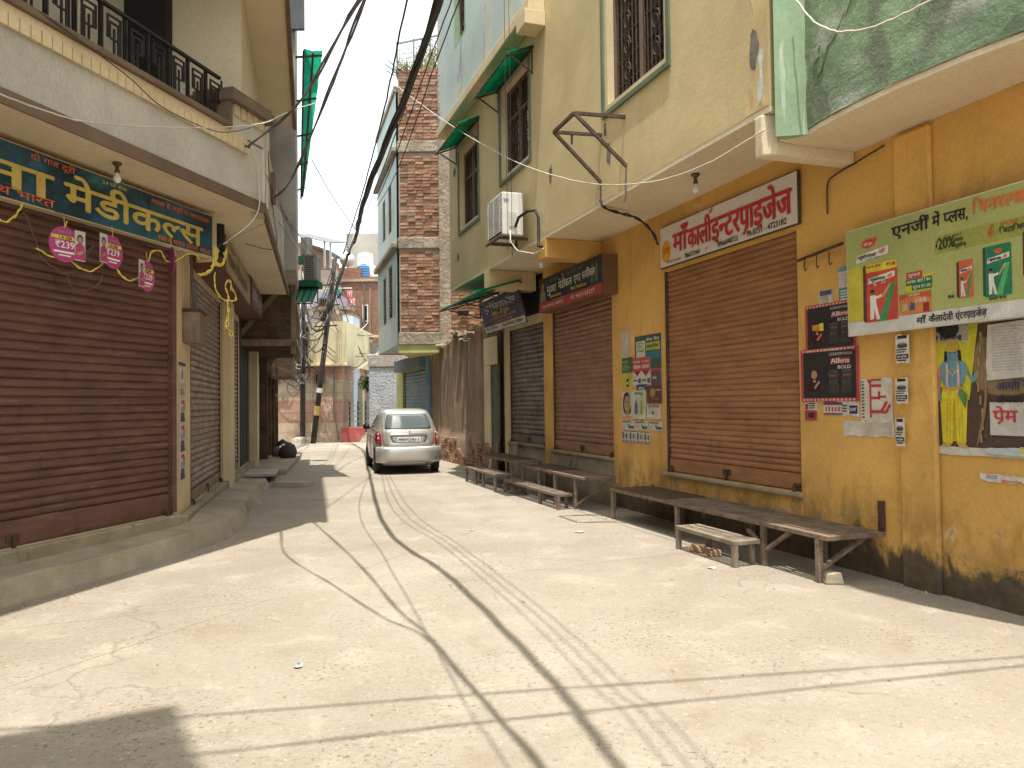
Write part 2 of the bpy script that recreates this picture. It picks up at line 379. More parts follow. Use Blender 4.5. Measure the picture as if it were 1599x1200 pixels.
def shuttermat(name, col, dust, seed=0, rough=.5):
    k = NT(name); p = k.mapp(off=(seed,seed,0))
    c = k.mix(k.ramp(k.noise(k.mapp((.7,.7,2.2), off=(seed,0,0)), 2, 6, .65), .3, .72), tuple(x*.78 for x in col), tuple(x*1.2 for x in col))
    c = k.mix(k.math('MULTIPLY', k.ramp(k.noise(k.mapp((1.2,1.2,14), off=(seed+2,0,0)), 1.6, 7, .7), .52, .70), .55), c, dust)
    c = k.mix(k.math('MULTIPLY', k.ramp(k.noise(k.mapp((6,6,22), off=(seed+9,0,0)), 1.5, 6, .7), .665, .70), .8), c, tuple(min(.7, x*3.2+.06) for x in col))
    c = k.mix(k.math('MULTIPLY', k.ramp(k.noise(k.mapp((5,5,1.2), off=(seed+4,0,0)), 1.4, 6, .7), .57, .68), .5), c, tuple(x*.45 for x in col))
    c = k.mix(k.math('MULTIPLY', k.ramp(k.noise(k.mapp((9,9,2.0), off=(seed+6,0,0)), 1.4, 6, .7), .64, .69), .7), c, (.20,.085,.035))
    k.setc(c); k.l.new(k.ramp(k.noise(p, 5, 4), .3, .7, rough-.08, rough+.2), k.b.inputs['Roughness'])
    k.setn(k.bump(k.noise(p, 60, 4), .12, .003)); m = k.done(rough, 0, .4); return m
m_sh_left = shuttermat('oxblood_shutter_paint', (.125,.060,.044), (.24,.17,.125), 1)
m_sh_brown = shuttermat('brown_shutter_paint', (.30,.142,.064), (.41,.25,.14), 4)
m_sh_tan = shuttermat('dull_brown_shutter_paint', (.25,.13,.078), (.38,.26,.17), 7)
m_sh_grey = shuttermat('grey_brown_shutter_paint', (.115,.085,.065), (.30,.25,.20), 9, .4)
m_sh_blue = shuttermat('blue_grey_shutter_paint', (.14,.21,.24), (.30,.32,.31), 11)
m_sh_side = shuttermat('tan_shutter_paint', (.20,.115,.07), (.38,.26,.15), 13, .38)
def fibre(name, col, amt=.5):
    k = NT(name); p = k.mapp()
    c = k.mix(k.ramp(k.noise(p, 3, 6, .65), .3, .7), tuple(x*.65 for x in col), col); k.setc(c)
    tr = k.n.new('ShaderNodeBsdfTranslucent'); k.l.new(c, tr.inputs[0]); mx = k.n.new('ShaderNodeMixShader'); mx.inputs[0].default_value = amt
    k.l.new(k.b.outputs[0], mx.inputs[1]); k.l.new(tr.outputs[0], mx.inputs[2]); k.l.new(mx.outputs[0], k.n['Material Output'].inputs[0])
    return k.done(.4)
m_fibre = fibre('green_fibreglass', (.015,.36,.20)); m_net = fibre('dull_green_sheet', (.02,.15,.085), .25)
def texgrey():
    k = NT('grey_textured_plaster'); p = k.mapp((9,9,26)); q = k.mapp()
    c = k.mix(k.ramp(k.noise(q, 1.2, 5), .3, .7), (.43,.395,.335), (.55,.51,.44))
    h = k.noise(k.mapp((26,26,9)), 1.8, 5, .6, 1.2)
    c = k.mix(k.ramp(h, .45, .62), c, k.mix(1.0, c, (.86,.86,.86), 'MULTIPLY')); k.setc(c)
    k.setn(k.bump(h, .6, .010)); return k.done(.92)
m_texgrey = texgrey()
def groundmat():
    k = NT('dusty_street_concrete'); p = k.mapp((1,1,1))
    big = k.noise(p, .28, 6, .6, .5); mid = k.noise(p, 1.7, 7, .68, .4); fin = k.noise(p, 22, 6, .75); grit = k.noise(p, 75, 3, .8)
    c = k.mix(k.ramp(big, .35, .68), (.252,.219,.172), (.318,.284,.234))
    c = k.mix(k.math('MULTIPLY', k.ramp(mid, .50, .68), .7), c, (.365,.325,.26))
    c = k.mix(k.math('MULTIPLY', k.ramp(mid, .46, .30), .65), c, (.225,.187,.136))
    c = k.mix(k.math('MULTIPLY', k.ramp(fin, .50, .68), .60), c, (.21,.17,.12))
    c = k.mix(k.math('MULTIPLY', k.ramp(grit, .57, .68), .75), c, (.16,.13,.095))
    fl = k.noise(k.mapp((1,1,1), off=(7,3,0)), 34, 2, .55); fl2 = k.noise(k.mapp((1,1,1), off=(17,5,0)), 15, 3, .6)
    patch = k.ramp(k.noise(k.mapp((1,1,1), off=(3,9,0)), .9, 5, .6), .42, .62)
    c = k.mix(k.math('MULTIPLY', k.ramp(fl, .60, .66), k.math('MULTIPLY', patch, .8)), c, (.125,.10,.07))
    c = k.mix(k.math('MULTIPLY', k.ramp(fl2, .62, .70), .55), c, (.17,.14,.10))
    c = k.mix(k.math('MULTIPLY', k.ramp(fl, .36, .30), .6), c, (.46,.42,.34))
    c = k.mix(k.math('MULTIPLY', k.ramp(k.noise(p, 110, 2, .6), .66, .74), .7), c, (.5,.45,.37))
    v = k.n.new('ShaderNodeTexVoronoi'); v.feature = 'DISTANCE_TO_EDGE'; v.inputs['Scale'].default_value = .36
    w = k.n.new('ShaderNodeMixRGB'); w.blend_type = 'ADD'; w.inputs[0].default_value = .9
    nn = k.n.new('ShaderNodeTexNoise'); nn.inputs['Scale'].default_value = 1.4; nn.inputs['Detail'].default_value = 6; k.l.new(p, nn.inputs['Vector'])
    k.l.new(p, w.inputs[1]); k.l.new(nn.outputs['Color'], w.inputs[2]); k.l.new(w.outputs[0], v.inputs['Vector'])
    crack = k.math('MULTIPLY', k.ramp(v.outputs[0], .001, .005, 1, 0), k.ramp(k.noise(p, .5, 4), .46, .56))
    c = k.mix(k.math('MULTIPLY', crack, .22), c, (.13,.10,.07))
    for (a, b) in ((G(0,984), G(1000,872)), (G(200,1010), G(560,890))):     # old slab joints
        n_ = Vector((-(b.y-a.y), b.x-a.x, 0)).normalized(); dp = k.n.new('ShaderNodeVectorMath'); dp.operation = 'DOT_PRODUCT'; k.l.new(p, dp.inputs[0]); dp.inputs[1].default_value = n_
        dd = k.math('ABSOLUTE', k.math('ADD', k.math('ADD', dp.outputs['Value'], -n_.dot(a)), k.math('MULTIPLY', k.math('SUBTRACT', k.noise(p, 1.1, 4), .5), .10)))
        c = k.mix(k.math('MULTIPLY', k.ramp(dd, .004, .012, 1, 0), k.math('MULTIPLY', k.ramp(k.noise(p, .7, 3), .40, .55), .6)), c, (.15,.12,.085))
    k.setc(c)
    nb = k.bump(mid, .6, .03); nb = k.bump(fin, .55, .012, nb); nb = k.bump(grit, .5, .006, nb)
    nb = k.bump(k.math('SUBTRACT', 1.0, crack), .6, .012, nb); k.setn(nb); return k.done(.96, 0, .2)
m_ground = groundmat()
def glassmat(name, col, rough=.08):
    k = NT(name); k.b.inputs['Base Color'].default_value = (*col,1); return k.done(rough, 0, .6)
m_glass = glassmat('dark_window_glass', (.012,.014,.016))
m_carpaint = None
def carpaint():
    k = NT('silver_car_paint'); p = k.mapp()
    c = k.mix(k.ramp(k.noise(p, 2.5, 5), .3, .7), (.50,.485,.44), (.58,.565,.52)); k.setc(c)
    k.b.inputs['Coat Weight'].default_value = .5; k.b.inputs['Coat Roughness'].default_value = .12
    return k.done(.34, .6, .5)
m_carpaint = carpaint()
m_carglass = glassmat('car_glass', (.10,.12,.12), .03)
m_carglass.node_tree.nodes['Principled BSDF'].inputs['Specular IOR Level'].default_value = 1.0
_pc = {}
def ink(r, g, b):
    key = (round(r,3), round(g,3), round(b,3))
    if key not in _pc: _pc[key] = surf('printed_ink', key, .5, 0, .4, .14, 4, 25, .06, .55, 5, .012)
    return _pc[key]
# ------------------------------------------------------------------ builders shared by the buildings
def wall_holes(mb, x0, x1, z0, z1, y, holes, reveal=.25):
    # a wall face pierced by openings, with reveals going back
    xs = sorted({x0, x1, *[h[0] for h in holes], *[h[1] for h in holes]}); zs = sorted({z0, z1, *[h[2] for h in holes], *[h[3] for h in holes]})
    xs = [x for x in xs if x0 <= x <= x1]; zs = [z for z in zs if z0 <= z <= z1]
    for i in range(len(xs)-1):
        for j in range(len(zs)-1):
            cx, cz = (xs[i]+xs[i+1])/2, (zs[j]+zs[j+1])/2
            if any(h[0] < cx < h[1] and h[2] < cz < h[3] for h in holes): continue
            mb.rect(xs[i], xs[i+1], zs[j], zs[j+1], y)
    for a, b, c, d in holes:
        e = y+reveal
        mb.quad((a,y,c),(a,y,d),(a,e,d),(a,e,c)); mb.quad((b,y,c),(b,e,c),(b,e,d),(b,y,d))
        mb.quad((a,y,c),(a,e,c),(b,e,c),(b,y,c)); mb.quad((a,y,d),(b,y,d),(b,e,d),(a,e,d))
def shutter(par, x0, x1, z0, z1, y, m, pitch=.078, rail=.16, latch=True, sag=.0, name='shutter', deep=1.0):
    rnd = random.Random(int(x0*100)+int(z1*10))
    b = MB(); n = max(4, int((z1-z0-rail)/pitch)); p = (z1-z0-rail)/n; nx = 25
    prof = [(0,0),(.004,.06),(-.014,.2),(-.021,.45),(-.016,.72),(-.002,.90),(.004,.97)]
    rows = []
    for i in range(n):
        j = rnd.uniform(-.0025,.0025); t = rnd.uniform(-.002,.002)
        for dy, dz in prof: rows.append((y+dy*deep+j, z0+rail+(i+dz)*p, t))
    rows.append((y, z1, 0)); vs = []; dents = [(rnd.uniform(.1,.9), rnd.uniform(.05,.8), rnd.uniform(.06,.16), rnd.uniform(-.014,.010)) for _ in range(9)]
    for yy, zz, t in rows:
        for k in range(nx):
            u = k/(nx-1); dn = sum(a*math.exp(-((u-du)/w)**2-(((zz-z0)/(z1-z0)-dz)/(w*.6))**2) for du, dz, w, a in dents); vs.append((x0+(x1-x0)*u, yy-dn*-1+t*(u-.5)*2+rnd.uniform(-.0008,.0008), zz-sag*math.sin(math.pi*u)*(z1-zz)/(z1-z0)))
    fs = [(r*nx+k, r*nx+k+1, (r+1)*nx+k+1, (r+1)*nx+k) for r in range(len(rows)-1) for k in range(nx-1)]
    b.add(vs, fs); s = b.build(name, m, par)
    r = MB().box(x0+.01, x1-.01, y-.022, y+.03, z0, z0+rail-.006); r.build('bottom_rail', m, s, bevel=.006)
    for xx in (x0-.035, x1-.012):
        MB().box(xx, xx+.047, y-.032, y+.05, z0-.02, z1).build('guide_rail', m_rust if m is not m_sh_left else m_sh_left, s)
    if latch:
        for xx in (x0+.06, x1-.07):
            l = MB().box(xx-.045, xx+.045, y-.04, y-.022, z0+.02, z0+.065); l.box(xx-.02, xx+.02, y-.075, y-.041, z0-.03, z0+.045)
            l.build('padlock', m_rust, s, bevel=.004)
        xm = (x0+x1)/2; l = MB().box(xm-.07, xm+.07, y-.034, y-.022, z0+.05, z0+.11).box(xm-.015, xm+.02, y-.05, y-.0345, z0-.02, z0+.10); l.build('hasp', m_rust, s)
    return s
def grille_window(par, x0, x1, z0, z1, y, mframe, mtrim, cols=2, split=.62, name='window'):
    w = MB(); t = .07
    w.box(x0, x0+t, y-.03, y+.06, z0, z1).box(x1-t, x1, y-.03, y+.06, z0, z1).box(x0+t, x1-t, y-.03, y+.06, z0, z0+t).box(x0+t, x1-t, y-.03, y+.06, z1-t, z1)
    o = w.build(name, mtrim, par)
    f = MB(); zc = z0+(z1-z0)*split; yy = y+.06
    for i in range(cols+1):
        xx = x0+t+(x1-x0-2*t)*i/cols; wd = .05
        a = max(x0+t, xx-wd/2); c = min(x1-t, xx+wd/2); f.box(a, c, yy, yy+.05, z0+t, z1-t)
    for zz in (z0+t, zc, z1-t-.05):
        for i in range(cols):
            xa = x0+t+(x1-x0-2*t)*i/cols+.025; xb = x0+t+(x1-x0-2*t)*(i+1)/cols-.025; f.box(xa, xb, yy+.003, yy+.047, zz, zz+.05)
    f.build('window_frame', mframe, o)
    MB().rect(x0+t, x1-t, z0+t, z1-t, yy+.055).build('pane', m_glass, o)
    g = MB(); n = int((x1-x0-2*t)/.085)
    for i in range(1, n): 
        xx = x0+t+(x1-x0-2*t)*i/n; g.box(xx-.006, xx+.006, yy+.012, yy+.024, z0+t+.05, z1-t-.05)
    zz = z0+t+.2
    while zz < z1-t-.1:
        g.box(x0+t+.03, x1-t-.03, yy+.025, yy+.033, zz-.005, zz+.005); zz += .28
    for i in range(cols):                               # scrolled ironwork
        xc = x0+t+(x1-x0-2*t)*(i+.5)/cols; zz = z0+.35
        while zz < z1-.35:
            pts = [(xc+.085*math.cos(a)*(1-a/14), yy+.008, zz+.12*math.sin(a)*(1-a/14)) for a in [k*.5 for k in range(19)]]
            g.tube(pts, .006, 4); zz += .3
    g.build('grille', m_rust, o)
    return o
def bulb(fr, x, y, z, label, group='bare lamps under the balconies', holder=m_brass):
    t = thing('light_bulb', label, 'light bulb', fr, (x, y, z), group)
    MB().lathe((x,y,z), [(.045,0),(.045,-.012),(.03,-.03),(.018,-.034),(.018,-.07),(.024,-.075),(.024,-.10)], 14).build('holder', holder, t)
    b = MB(); b.smooth = True; b.lathe((x,y,z-.098), [(.014,0),(.018,-.012),(.034,-.045),(.037,-.065),(.032,-.087),(.018,-.10),(.004,-.104)], 16); b.build('glass_bulb', m_bulb, t)
    return t
def awning(fr, name, label, x0, x1, yw, zw, yo, zo, m, brackets=2, thick=.006, shear=0.0, group='green sheet awnings', wave=.022):
    t = thing(name, label, 'awning', fr, (x0, yw, zw), group); b = MB(); n = int(abs(x1-x0)/.035); rows = 5; vs = []
    for s_ in (0, thick):
        for j in range(rows):
            f = j/(rows-1)
            for i in range(n+1):
                u = i/n; vs.append((x0+(x1-x0)*u+shear*f, yw+(yo-yw)*f, zw+(zo-zw)*f+wave*math.sin(i*math.pi/2)*.6-s_-.02*math.sin(u*math.pi)*f))
    N = n+1; fs = []
    for j in range(rows-1):
        for i in range(n):
            a = j*N+i; fs.append((a, a+N, a+N+1, a+1)); fs.append((a+rows*N, a+1+rows*N, a+N+1+rows*N, a+N+rows*N))
    for i in range(n): a = (rows-1)*N+i; fs.append((a, a+rows*N, a+1+rows*N, a+1))
    b.add(vs, fs).build('sheet', m, t)
    f = MB()
    for k in range(brackets):
        u = .04+.92*k/max(1, brackets-1); xx = x0+(x1-x0)*u
        f.bar((xx, yw, zw-.05), (xx+shear, yo, zo-.05), .025); f.bar((xx, yw, zw-.05), (xx, yw, zw-.42), .025); f.bar((xx, yw-.01, zw-.40), (xx+shear*.75, yw+(yo-yw)*.8, zw+(zo-zw)*.8-.075), .02)
    f.bar((x0+shear, yo, zo-.045), (x1+shear, yo, zo-.045), .025); f.bar((x0, yw-.013, zw-.045), (x1, yw-.013, zw-.045), .025)
    f.build('frame', m_rust, t); return t

# ------------------------------------------------------------------ ground
gm = MB(); gm.quad((-120,-60,0),(120,-60,0),(120,160,0),(-120,160,0))
gm.build('ground', m_ground, kind='structure')
gr = MB(); rg = random.Random(3)
for i in range(900):
    y = 2.6+rg.random()**1.6*20; x = rg.uniform(-.55,.5)*y*1.25
    s = rg.uniform(.004,.013)*(1.6 if rg.random() < .08 else 1); a = rg.random()*6
    if RW.loc(Vector((x,y,0))).y > -.1 or LF.loc(Vector((x,y,0))).y > -.5 or LS.loc(Vector((x,y,0))).y > -.6: continue
    c, d = math.cos(a)*s, math.sin(a)*s; h = s*rg.uniform(.5,.9)
    gr.add([(x+c,y+d,0),(x-d,y+c,0),(x-c*.8,y-d*.8,0),(x+d,y-c,0),(x+c*.3,y+d*.2,h),(x-c*.3,y-d*.2+s*.2,h*.9)], [(0,1,4),(1,2,5,4),(2,3,5),(3,0,4,5)])
for i in range(900):                                    # grit swept against the walls and the step
    if i % 3: fr_, x_, o_ = RG, rg.uniform(-7,6), -rg.random()**2*1.1-.02
    else: fr_, x_, o_ = (LF, rg.uniform(-4,.2), -.62-rg.random()**2*.7) if i % 2 else (LS, rg.uniform(.4,12), -.68-rg.random()**2*.8)
    q_ = fr_.w(x_, o_); x, y = q_.x, q_.y; s = rg.uniform(.004,.015)*(1.7 if rg.random() < .1 else 1); a = rg.random()*6; c, d = math.cos(a)*s, math.sin(a)*s; h = s*rg.uniform(.4,.9)
    gr.add([(x+c,y+d,0),(x-d,y+c,0),(x-c*.8,y-d*.8,0),(x+d,y-c,0),(x+c*.3,y+d*.2,h),(x-c*.3,y-d*.2+s*.2,h*.9)], [(0,1,4),(1,2,5,4),(2,3,5),(3,0,4,5)])
gr.build('gravel', surf('street_grit', (.30,.24,.17), .95, vs=30, var=.4), kind='stuff')

# ------------------------------------------------------------------ the long yellow building on the right
YB = thing('shop_building', 'long ochre and beige building with three brown rolling shutters on the right of the street', 'building', RW, (0,0,0))
S1 = (.02, 2.51, .68, 3.16); S2 = (-3.74, -1.41, .76, 3.14); S3 = (-6.34, -4.29, .78, 3.02)
wl = MB(); wall_holes(wl, -4.10, 12.0, 0, 4.0, 0, [S1, S2], .12); wl.quad((-4.10,0,0),(-4.10,0,4.0),(-4.10,.3,4.0),(-4.10,.3,0))
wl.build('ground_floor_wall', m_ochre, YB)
wl = MB(); wall_holes(wl, -6.62, -4.104, 0, 4.0, .10, [S3], .12); wl.build('side_shop_wall', m_mud if False else m_cream, YB)
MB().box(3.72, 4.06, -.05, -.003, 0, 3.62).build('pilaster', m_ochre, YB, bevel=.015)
MB().box(-7.2, 12, .38, 9, 0, 13).build('core', m_beige, YB)
for q in ((S1, m_sh_brown), (S2, m_sh_tan)): shutter(YB, q[0][0]+.03, q[0][1]-.03, q[0][2]+.01, q[0][3], .06, q[1], pitch=.062 if q[0] is S1 else .074, sag=.004, deep=.62)
shutter(YB, S3[0]+.03, S3[1]-.03, S3[2]+.01, S3[3], .17, m_sh_grey, pitch=.09)
for q in (S1, S2, S3):
    yy = .10 if q is S3 else 0
    MB().box(q[0]-.02, q[1]+.02, yy-.035, yy+.055, q[2]-.05, q[2]-.003).build('shop_sill', m_plinth, YB, bevel=.012)
for q in (S2, S3):
    yy = .10 if q is S3 else 0
    MB().box(q[0]-.02, q[1]+.02, yy-.012, yy-.001, 0, q[2]-.052).build('shop_plinth', m_plinth, YB)
MB().rect(-6.6, -4.12, 3.18, 3.88, .094).build('dark_opening', m_dark, YB)
# upper floor
m_trim = surf('dull_green_trim', (.13,.17,.10), .75, var=.2)
W1 = (.28, 1.73, 4.97, 7.6); W2 = (-3.67, -2.28, 5.22, 6.78); W3 = (-6.36, -5.0, 4.96, 6.58)
uo = -.885; wl = MB(); wall_holes(wl, -7.14, 3.30, 3.95, 12, uo, [W1, W2, W3], .16)
wl.quad((-7.14,uo,3.95),(-7.14,uo,12),(-7.14,.4,12),(-7.14,.4,3.95)); wl.quad((3.3,uo,3.95),(3.3,.4,3.95),(3.3,.4,12),(3.3,uo,12)); wl.build('upper_wall', m_beige, YB)
for q in (W1, W2, W3):
    grille_window(YB, q[0], q[1], q[2], q[3], uo+.03, m_brownpaint, m_cream, 2, .62)
    tr = MB(); a, b_, c, d = q; t = .055
    tr.box(a-t, a, uo-.025, uo+.02, c-t, d).box(b_, b_+t, uo-.025, uo+.02, c-t, d).box(a, b_, uo-.028, uo+.02, c-t, c)
    tr.build('window_trim', m_trim, YB)
MB().box(-7.14, 3.3, uo+.002, .36, 3.9, 3.948).build('soffit', m_soffit, YB)
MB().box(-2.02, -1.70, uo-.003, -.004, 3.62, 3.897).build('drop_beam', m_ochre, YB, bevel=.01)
MB().box(-4.72, -4.42, uo-.003, -.004, 3.56, 3.897).build('drop_beam', m_beige, YB, bevel=.01)
for i, (px_, pz_, rx_, rz_) in enumerate(((3.12,4.50,.07,.20),(-1.47,4.74,.075,.16),(.36,4.46,.06,.17),(-6.7,6.28,.13,.12),(-6.5,4.5,.12,.10),(-3.9,4.6,.05,.09))):
    r_ = random.Random(i); MB().poly([(px_+rx_*r_.uniform(.55,1.1)*math.cos(k*.4488), pz_+rz_*r_.uniform(.55,1.1)*math.sin(k*.4488)) for k in range(14)], uo-.003).build('bare_patch', surf('bare_render', (.17,.155,.13), .95, vs=9, var=.3), YB)
r_ = random.Random(77)
MB().poly([(2.98,3.96),(3.28,3.96),(3.28,4.9),(3.22,5.3),(3.10,5.35),(3.06,5.0),(3.12,4.8),(3.05,4.5),(3.08,4.3),(3.0,4.15)], uo-.002).build('repainted_patch', surf('yellowed_paint', (.62,.47,.24), .85, vs=2, stains=(((.45,.30,.14),(3,3,2),.55,.08,.7),)), YB)
MB().poly([(3.16,4.0),(3.20,4.02),(3.24,4.12),(3.22,4.3),(3.25,4.42),(3.21,4.47),(3.17,4.40),(3.19,4.25),(3.15,4.12)], uo-.004).build('peeled_patch', surf('bare_white_lime', (.60,.60,.58), .9, vs=9), YB)
# projecting storey with its ledge
po = -1.06; pw = MB(); PW = (-5.95, -5.15, 8.45, 10.2); wall_holes(pw, -7.2, -1.69, 7.30, 12.5, po, [PW], .12)
pw.quad((-1.69,po,7.3),(-1.69,uo,7.3),(-1.69,uo,12.5),(-1.69,po,12.5)); pw.build('projecting_storey', m_ltblue, YB)
MB().box(-7.26, -1.60, -1.14, uo-.002, 7.12, 7.297).build('ledge', m_cream, YB, bevel=.015)
MB().box(-1.95, -1.58, -1.20, uo-.004, 6.90, 7.117).build('ledge_bracket', m_cream, YB, bevel=.01)
grille_window(YB, PW[0], PW[1], PW[2], PW[3], po+.03, m_brownpaint, m_greenlt, 2, .6)
# curved green balcony at the near end
curve = [(3.50,-.69),(3.66,-.72),(3.82,-.735),(4.1,-.745),(4.44,-.735),(4.89,-.68),(5.24,-.60),(5.7,-.46),(6.3,-.25),(6.8,-.05)]
bal = MB(); N = 26; pts = []
for i in range(N):
    f = i/(N-1)*(len(curve)-1); k = min(int(f), len(curve)-2); u = f-k
    pts.append((curve[k][0]*(1-u)+curve[k+1][0]*u, curve[k][1]*(1-u)+curve[k+1][1]*u))
rows = 22; vs = []; rb = random.Random(5)
for j in range(rows):
    z = 3.70+j/(rows-1)*4.2
    for x, y in pts: vs.append((x, y+rb.uniform(-.006,.006), z))
bal.smooth = True; bal.add(vs, [(j*N+i, j*N+i+1, (j+1)*N+i+1, (j+1)*N+i) for j in range(rows-1) for i in range(N-1)])
bp = bal.build('curved_balcony', m_green, YB)
cr = MB(); r_ = random.Random(15)
def onb(x):
    for i in range(len(pts)-1):
        if pts[i][0] <= x <= pts[i+1][0]: u = (x-pts[i][0])/(pts[i+1][0]-pts[i][0]); return pts[i][1]*(1-u)+pts[i+1][1]*u
    return pts[-1][1]
for (xa, za, xb, zb) in ((3.62,4.02,3.98,4.38),(3.98,4.38,4.35,4.75),(3.75,4.3,3.62,4.15),(4.3,4.35,4.9,4.62),(4.6,4.1,5.2,4.5),(3.85,4.6,4.2,4.95)):
    P_ = []; 
    for i in range(9):
        u = i/8; x = xa+(xb-xa)*u+r_.uniform(-.02,.02); z = za+(zb-za)*u+r_.uniform(-.035,.035); P_.append((x, onb(x)-.001, z))
    cr.tube(P_, [.010*(1-abs(i-4)/6) for i in range(9)], 5)
cr.build('raised_crack', surf('cracked_paint', (.14,.19,.12), .9, vs=9, var=.4), bp)
MB().prism_z([(3.33,-.64),(3.37,-.885),(3.39,-.90),(3.50,-.70),(3.56,-.62)], 3.66, 8.2).build('corner_pilaster', m_greenlt, bp)
MB().prism_z([(3.28,-.004)]+[(3.28,-.60),(3.32,-.80)]+[(x, y+.012) for x, y in pts]+[(6.9,-.004)], 3.655, 3.697).build('balcony_soffit', m_soffit, bp)
MB().prism_z([(3.12,-.004),(3.12,-.90),(3.22,-.905),(3.275,-.80),(3.275,-.004)], 3.56, 3.897).build('balcony_bracket', m_soffit, bp, bevel=.012)
MB().prism_z([(3.6,-.004),(3.6,-.66)]+[(x, y+.04) for x, y in pts[2:]]+[(6.9,-.004)], 7.9, 8.02).build('balcony_cap', m_soffit, bp)

# ------------------------------------------------------------------ the mud-plastered house and the tall brick house behind the car
MH = thing('mud_house', 'low reddish brown mud plastered house with crumbling top between the car and the shops', 'house', RW, (-9.6,0,0))
mw = MB(); nx, nz = 40, 26; vs = []; rm = random.Random(9)
X0, X1 = -13.2, -6.66
def mudy(u, z): return .06+.05*math.sin(u*9+z*1.3)*.5+.06*math.sin(u*23)*.25-(.13 if z < .75 else 0)*(1-z*.4)
for j in range(nz+1):
    for i in range(nx+1):
        u = i/nx; ztop = 3.22+.13*math.sin(u*17)+rm.uniform(-.06,.06)
        z = ztop*j/nz; vs.append((X0+(X1-X0)*u, mudy(u, z)*.7+rm.uniform(-.004,.004), z))
mw.smooth = True; mw.add(vs, [(j*(nx+1)+i, j*(nx+1)+i+1, (j+1)*(nx+1)+i+1, (j+1)*(nx+1)+i) for j in range(nz) for i in range(nx)])
mw.build('mud_wall', m_mud, MH)
MB().box(X0, X1, .22, 4.5, 0, 3.15).build('core', m_mud, MH)
rub = MB()
for i in range(180):
    x = rm.uniform(X0, X1); y = rm.uniform(-.10,.55); z = 3.18+.13*math.sin((x-X0)/(X1-X0)*17)+rm.uniform(-.03,.03)
    a = rm.uniform(.05,.12); b = rm.uniform(.04,.09); h = rm.uniform(.02,.05); r = rm.uniform(-.5,.5); c, s = math.cos(r), math.sin(r)
    P = lambda px, py, pz: (x+px*c-py*s, y+px*s+py*c, z+pz+px*rm.uniform(-.3,.3))
    rub.hexa([P(-a,-b,0),P(a,-b,0),P(a,b,0),P(-a,b,0),P(-a*.9,-b*.8,h),P(a*.8,-b*.9,h),P(a*.9,b*.8,h),P(-a*.8,b,h)])
rub.build('rubble_coping', surf('rubble', (.28,.22,.16), .95, vs=6, var=.35), MH)
bb = MB()                                              # brick footing showing below the fallen plaster
for r in range(9):
    x = X0+.3+rm.uniform(0,.1)
    while x < X1-.6:
        L = rm.uniform(.17,.24)
        if rm.random() < .9 and r*.08 < .45+.3*math.sin(x*2.2)+.12: bb.box(x, x+L-.015, -.075+rm.uniform(-.02,.02), .10, r*.08+.004, r*.08+.07)
        x += L
m_bu = surf('old_red_bricks', (.38,.215,.13), .95, vs=2.6, var=.4, fine=22, bump=.5, bs=60, stains=(((.46,.36,.28), (3,3,3), .53, .10, .8), ((.20,.12,.09), (4,4,4), .60, .1, .6)), seed=3)
bb.build('brick_footing', m_bu, MH)
dq = MB().box(-7.10, -6.70, -.02, .02, .32, 2.35); dq.build('door', surf('faded_green_door', (.10,.13,.09), .8, vs=4), MH)
MB().box(-7.55, -6.66, -.06, -.022, 2.36, 2.95).box(-7.55, -7.12, -.06, -.022, 0, 2.355).build('door_surround', m_cream, MH, bevel=.01)

TY = 22.0
TH = thing('brick_house', 'tall narrow house with bare red brick front and pale blue plastered side', 'house', W0, (-1.5, TY, 0))
xl, xr = -3.24, -.2
BK = [surf('weathered_bricks', c_, .95, vs=5, var=.18, fine=24, bump=.6, bs=60, stains=(((.44,.36,.28), (5,5,5), .60, .10, .6),), seed=i_) for i_, c_ in enumerate(((.40,.21,.13),(.33,.17,.11),(.44,.27,.18),(.27,.15,.105),(.38,.25,.18)))]
tb = MB(); rt = random.Random(21); cx0, cx1 = -2.02, -1.70            # the concrete column
bands = [(3.25,3.60),(6.0,6.32),(8.78,9.10)]
z = 3.64
while z < 11.12:
    h = .092
    if not any(a-.06 < z+h*.5 < b for a, b in bands):
        for (xa, xb) in ((xl+.10, cx0-.01), (cx1+.01, xr)):
            x = xa - rt.uniform(0,.1); x = max(x, xa); ed = rt.uniform(-.03,.03)
            while x < xb-.03:
                L = min(rt.uniform(.20,.25), xb-x); d = rt.uniform(-.016,.020)
                tb.mat(rt.choice(BK))
                if rt.random() < .97:
                    q = rt.uniform(-.006,.006); tb.hexa([(x,TY+d,z+q),(x+L-.014,TY+d+rt.uniform(-.008,.008),z+rt.uniform(-.006,.006)),(x+L-.014,TY+.14,z),(x,TY+.14,z),
                        (x,TY+d+rt.uniform(-.006,.01),z+h-.020+q),(x+L-.014,TY+d,z+h-.020+rt.uniform(-.006,.006)),(x+L-.014,TY+.14,z+h-.018),(x,TY+.14,z+h-.018)])
                x += L
    z += h
tb.build('brick_front', None, TH)
MB().box(xl+.06, xr, TY+.028, TY+1.2, 3.30, 11.05).build('mortar_bed', surf('pale_mortar', (.36,.30,.24), .97, vs=4, bump=.6), TH)
m_bandc = surf('rough_cast_concrete', (.37,.315,.25), .95, vs=2.4, var=.2, bump=.6, bs=25, bd=.02, stains=(((.24,.19,.14), (2.4,2.4,1.2), .48, .14, .8), ((.33,.20,.13), (1.6,1.6,2), .58, .08, .7)), seed=6)
for a, b in bands: MB().box(xl+.02, xr, TY-.018, TY+.068, a, b).build('floor_band', m_bandc, TH, bevel=.02)
MB().box(cx0, cx1, TY-.075, TY+.3, 3.1, 12.7).build('column', m_bandc, TH, bevel=.015)
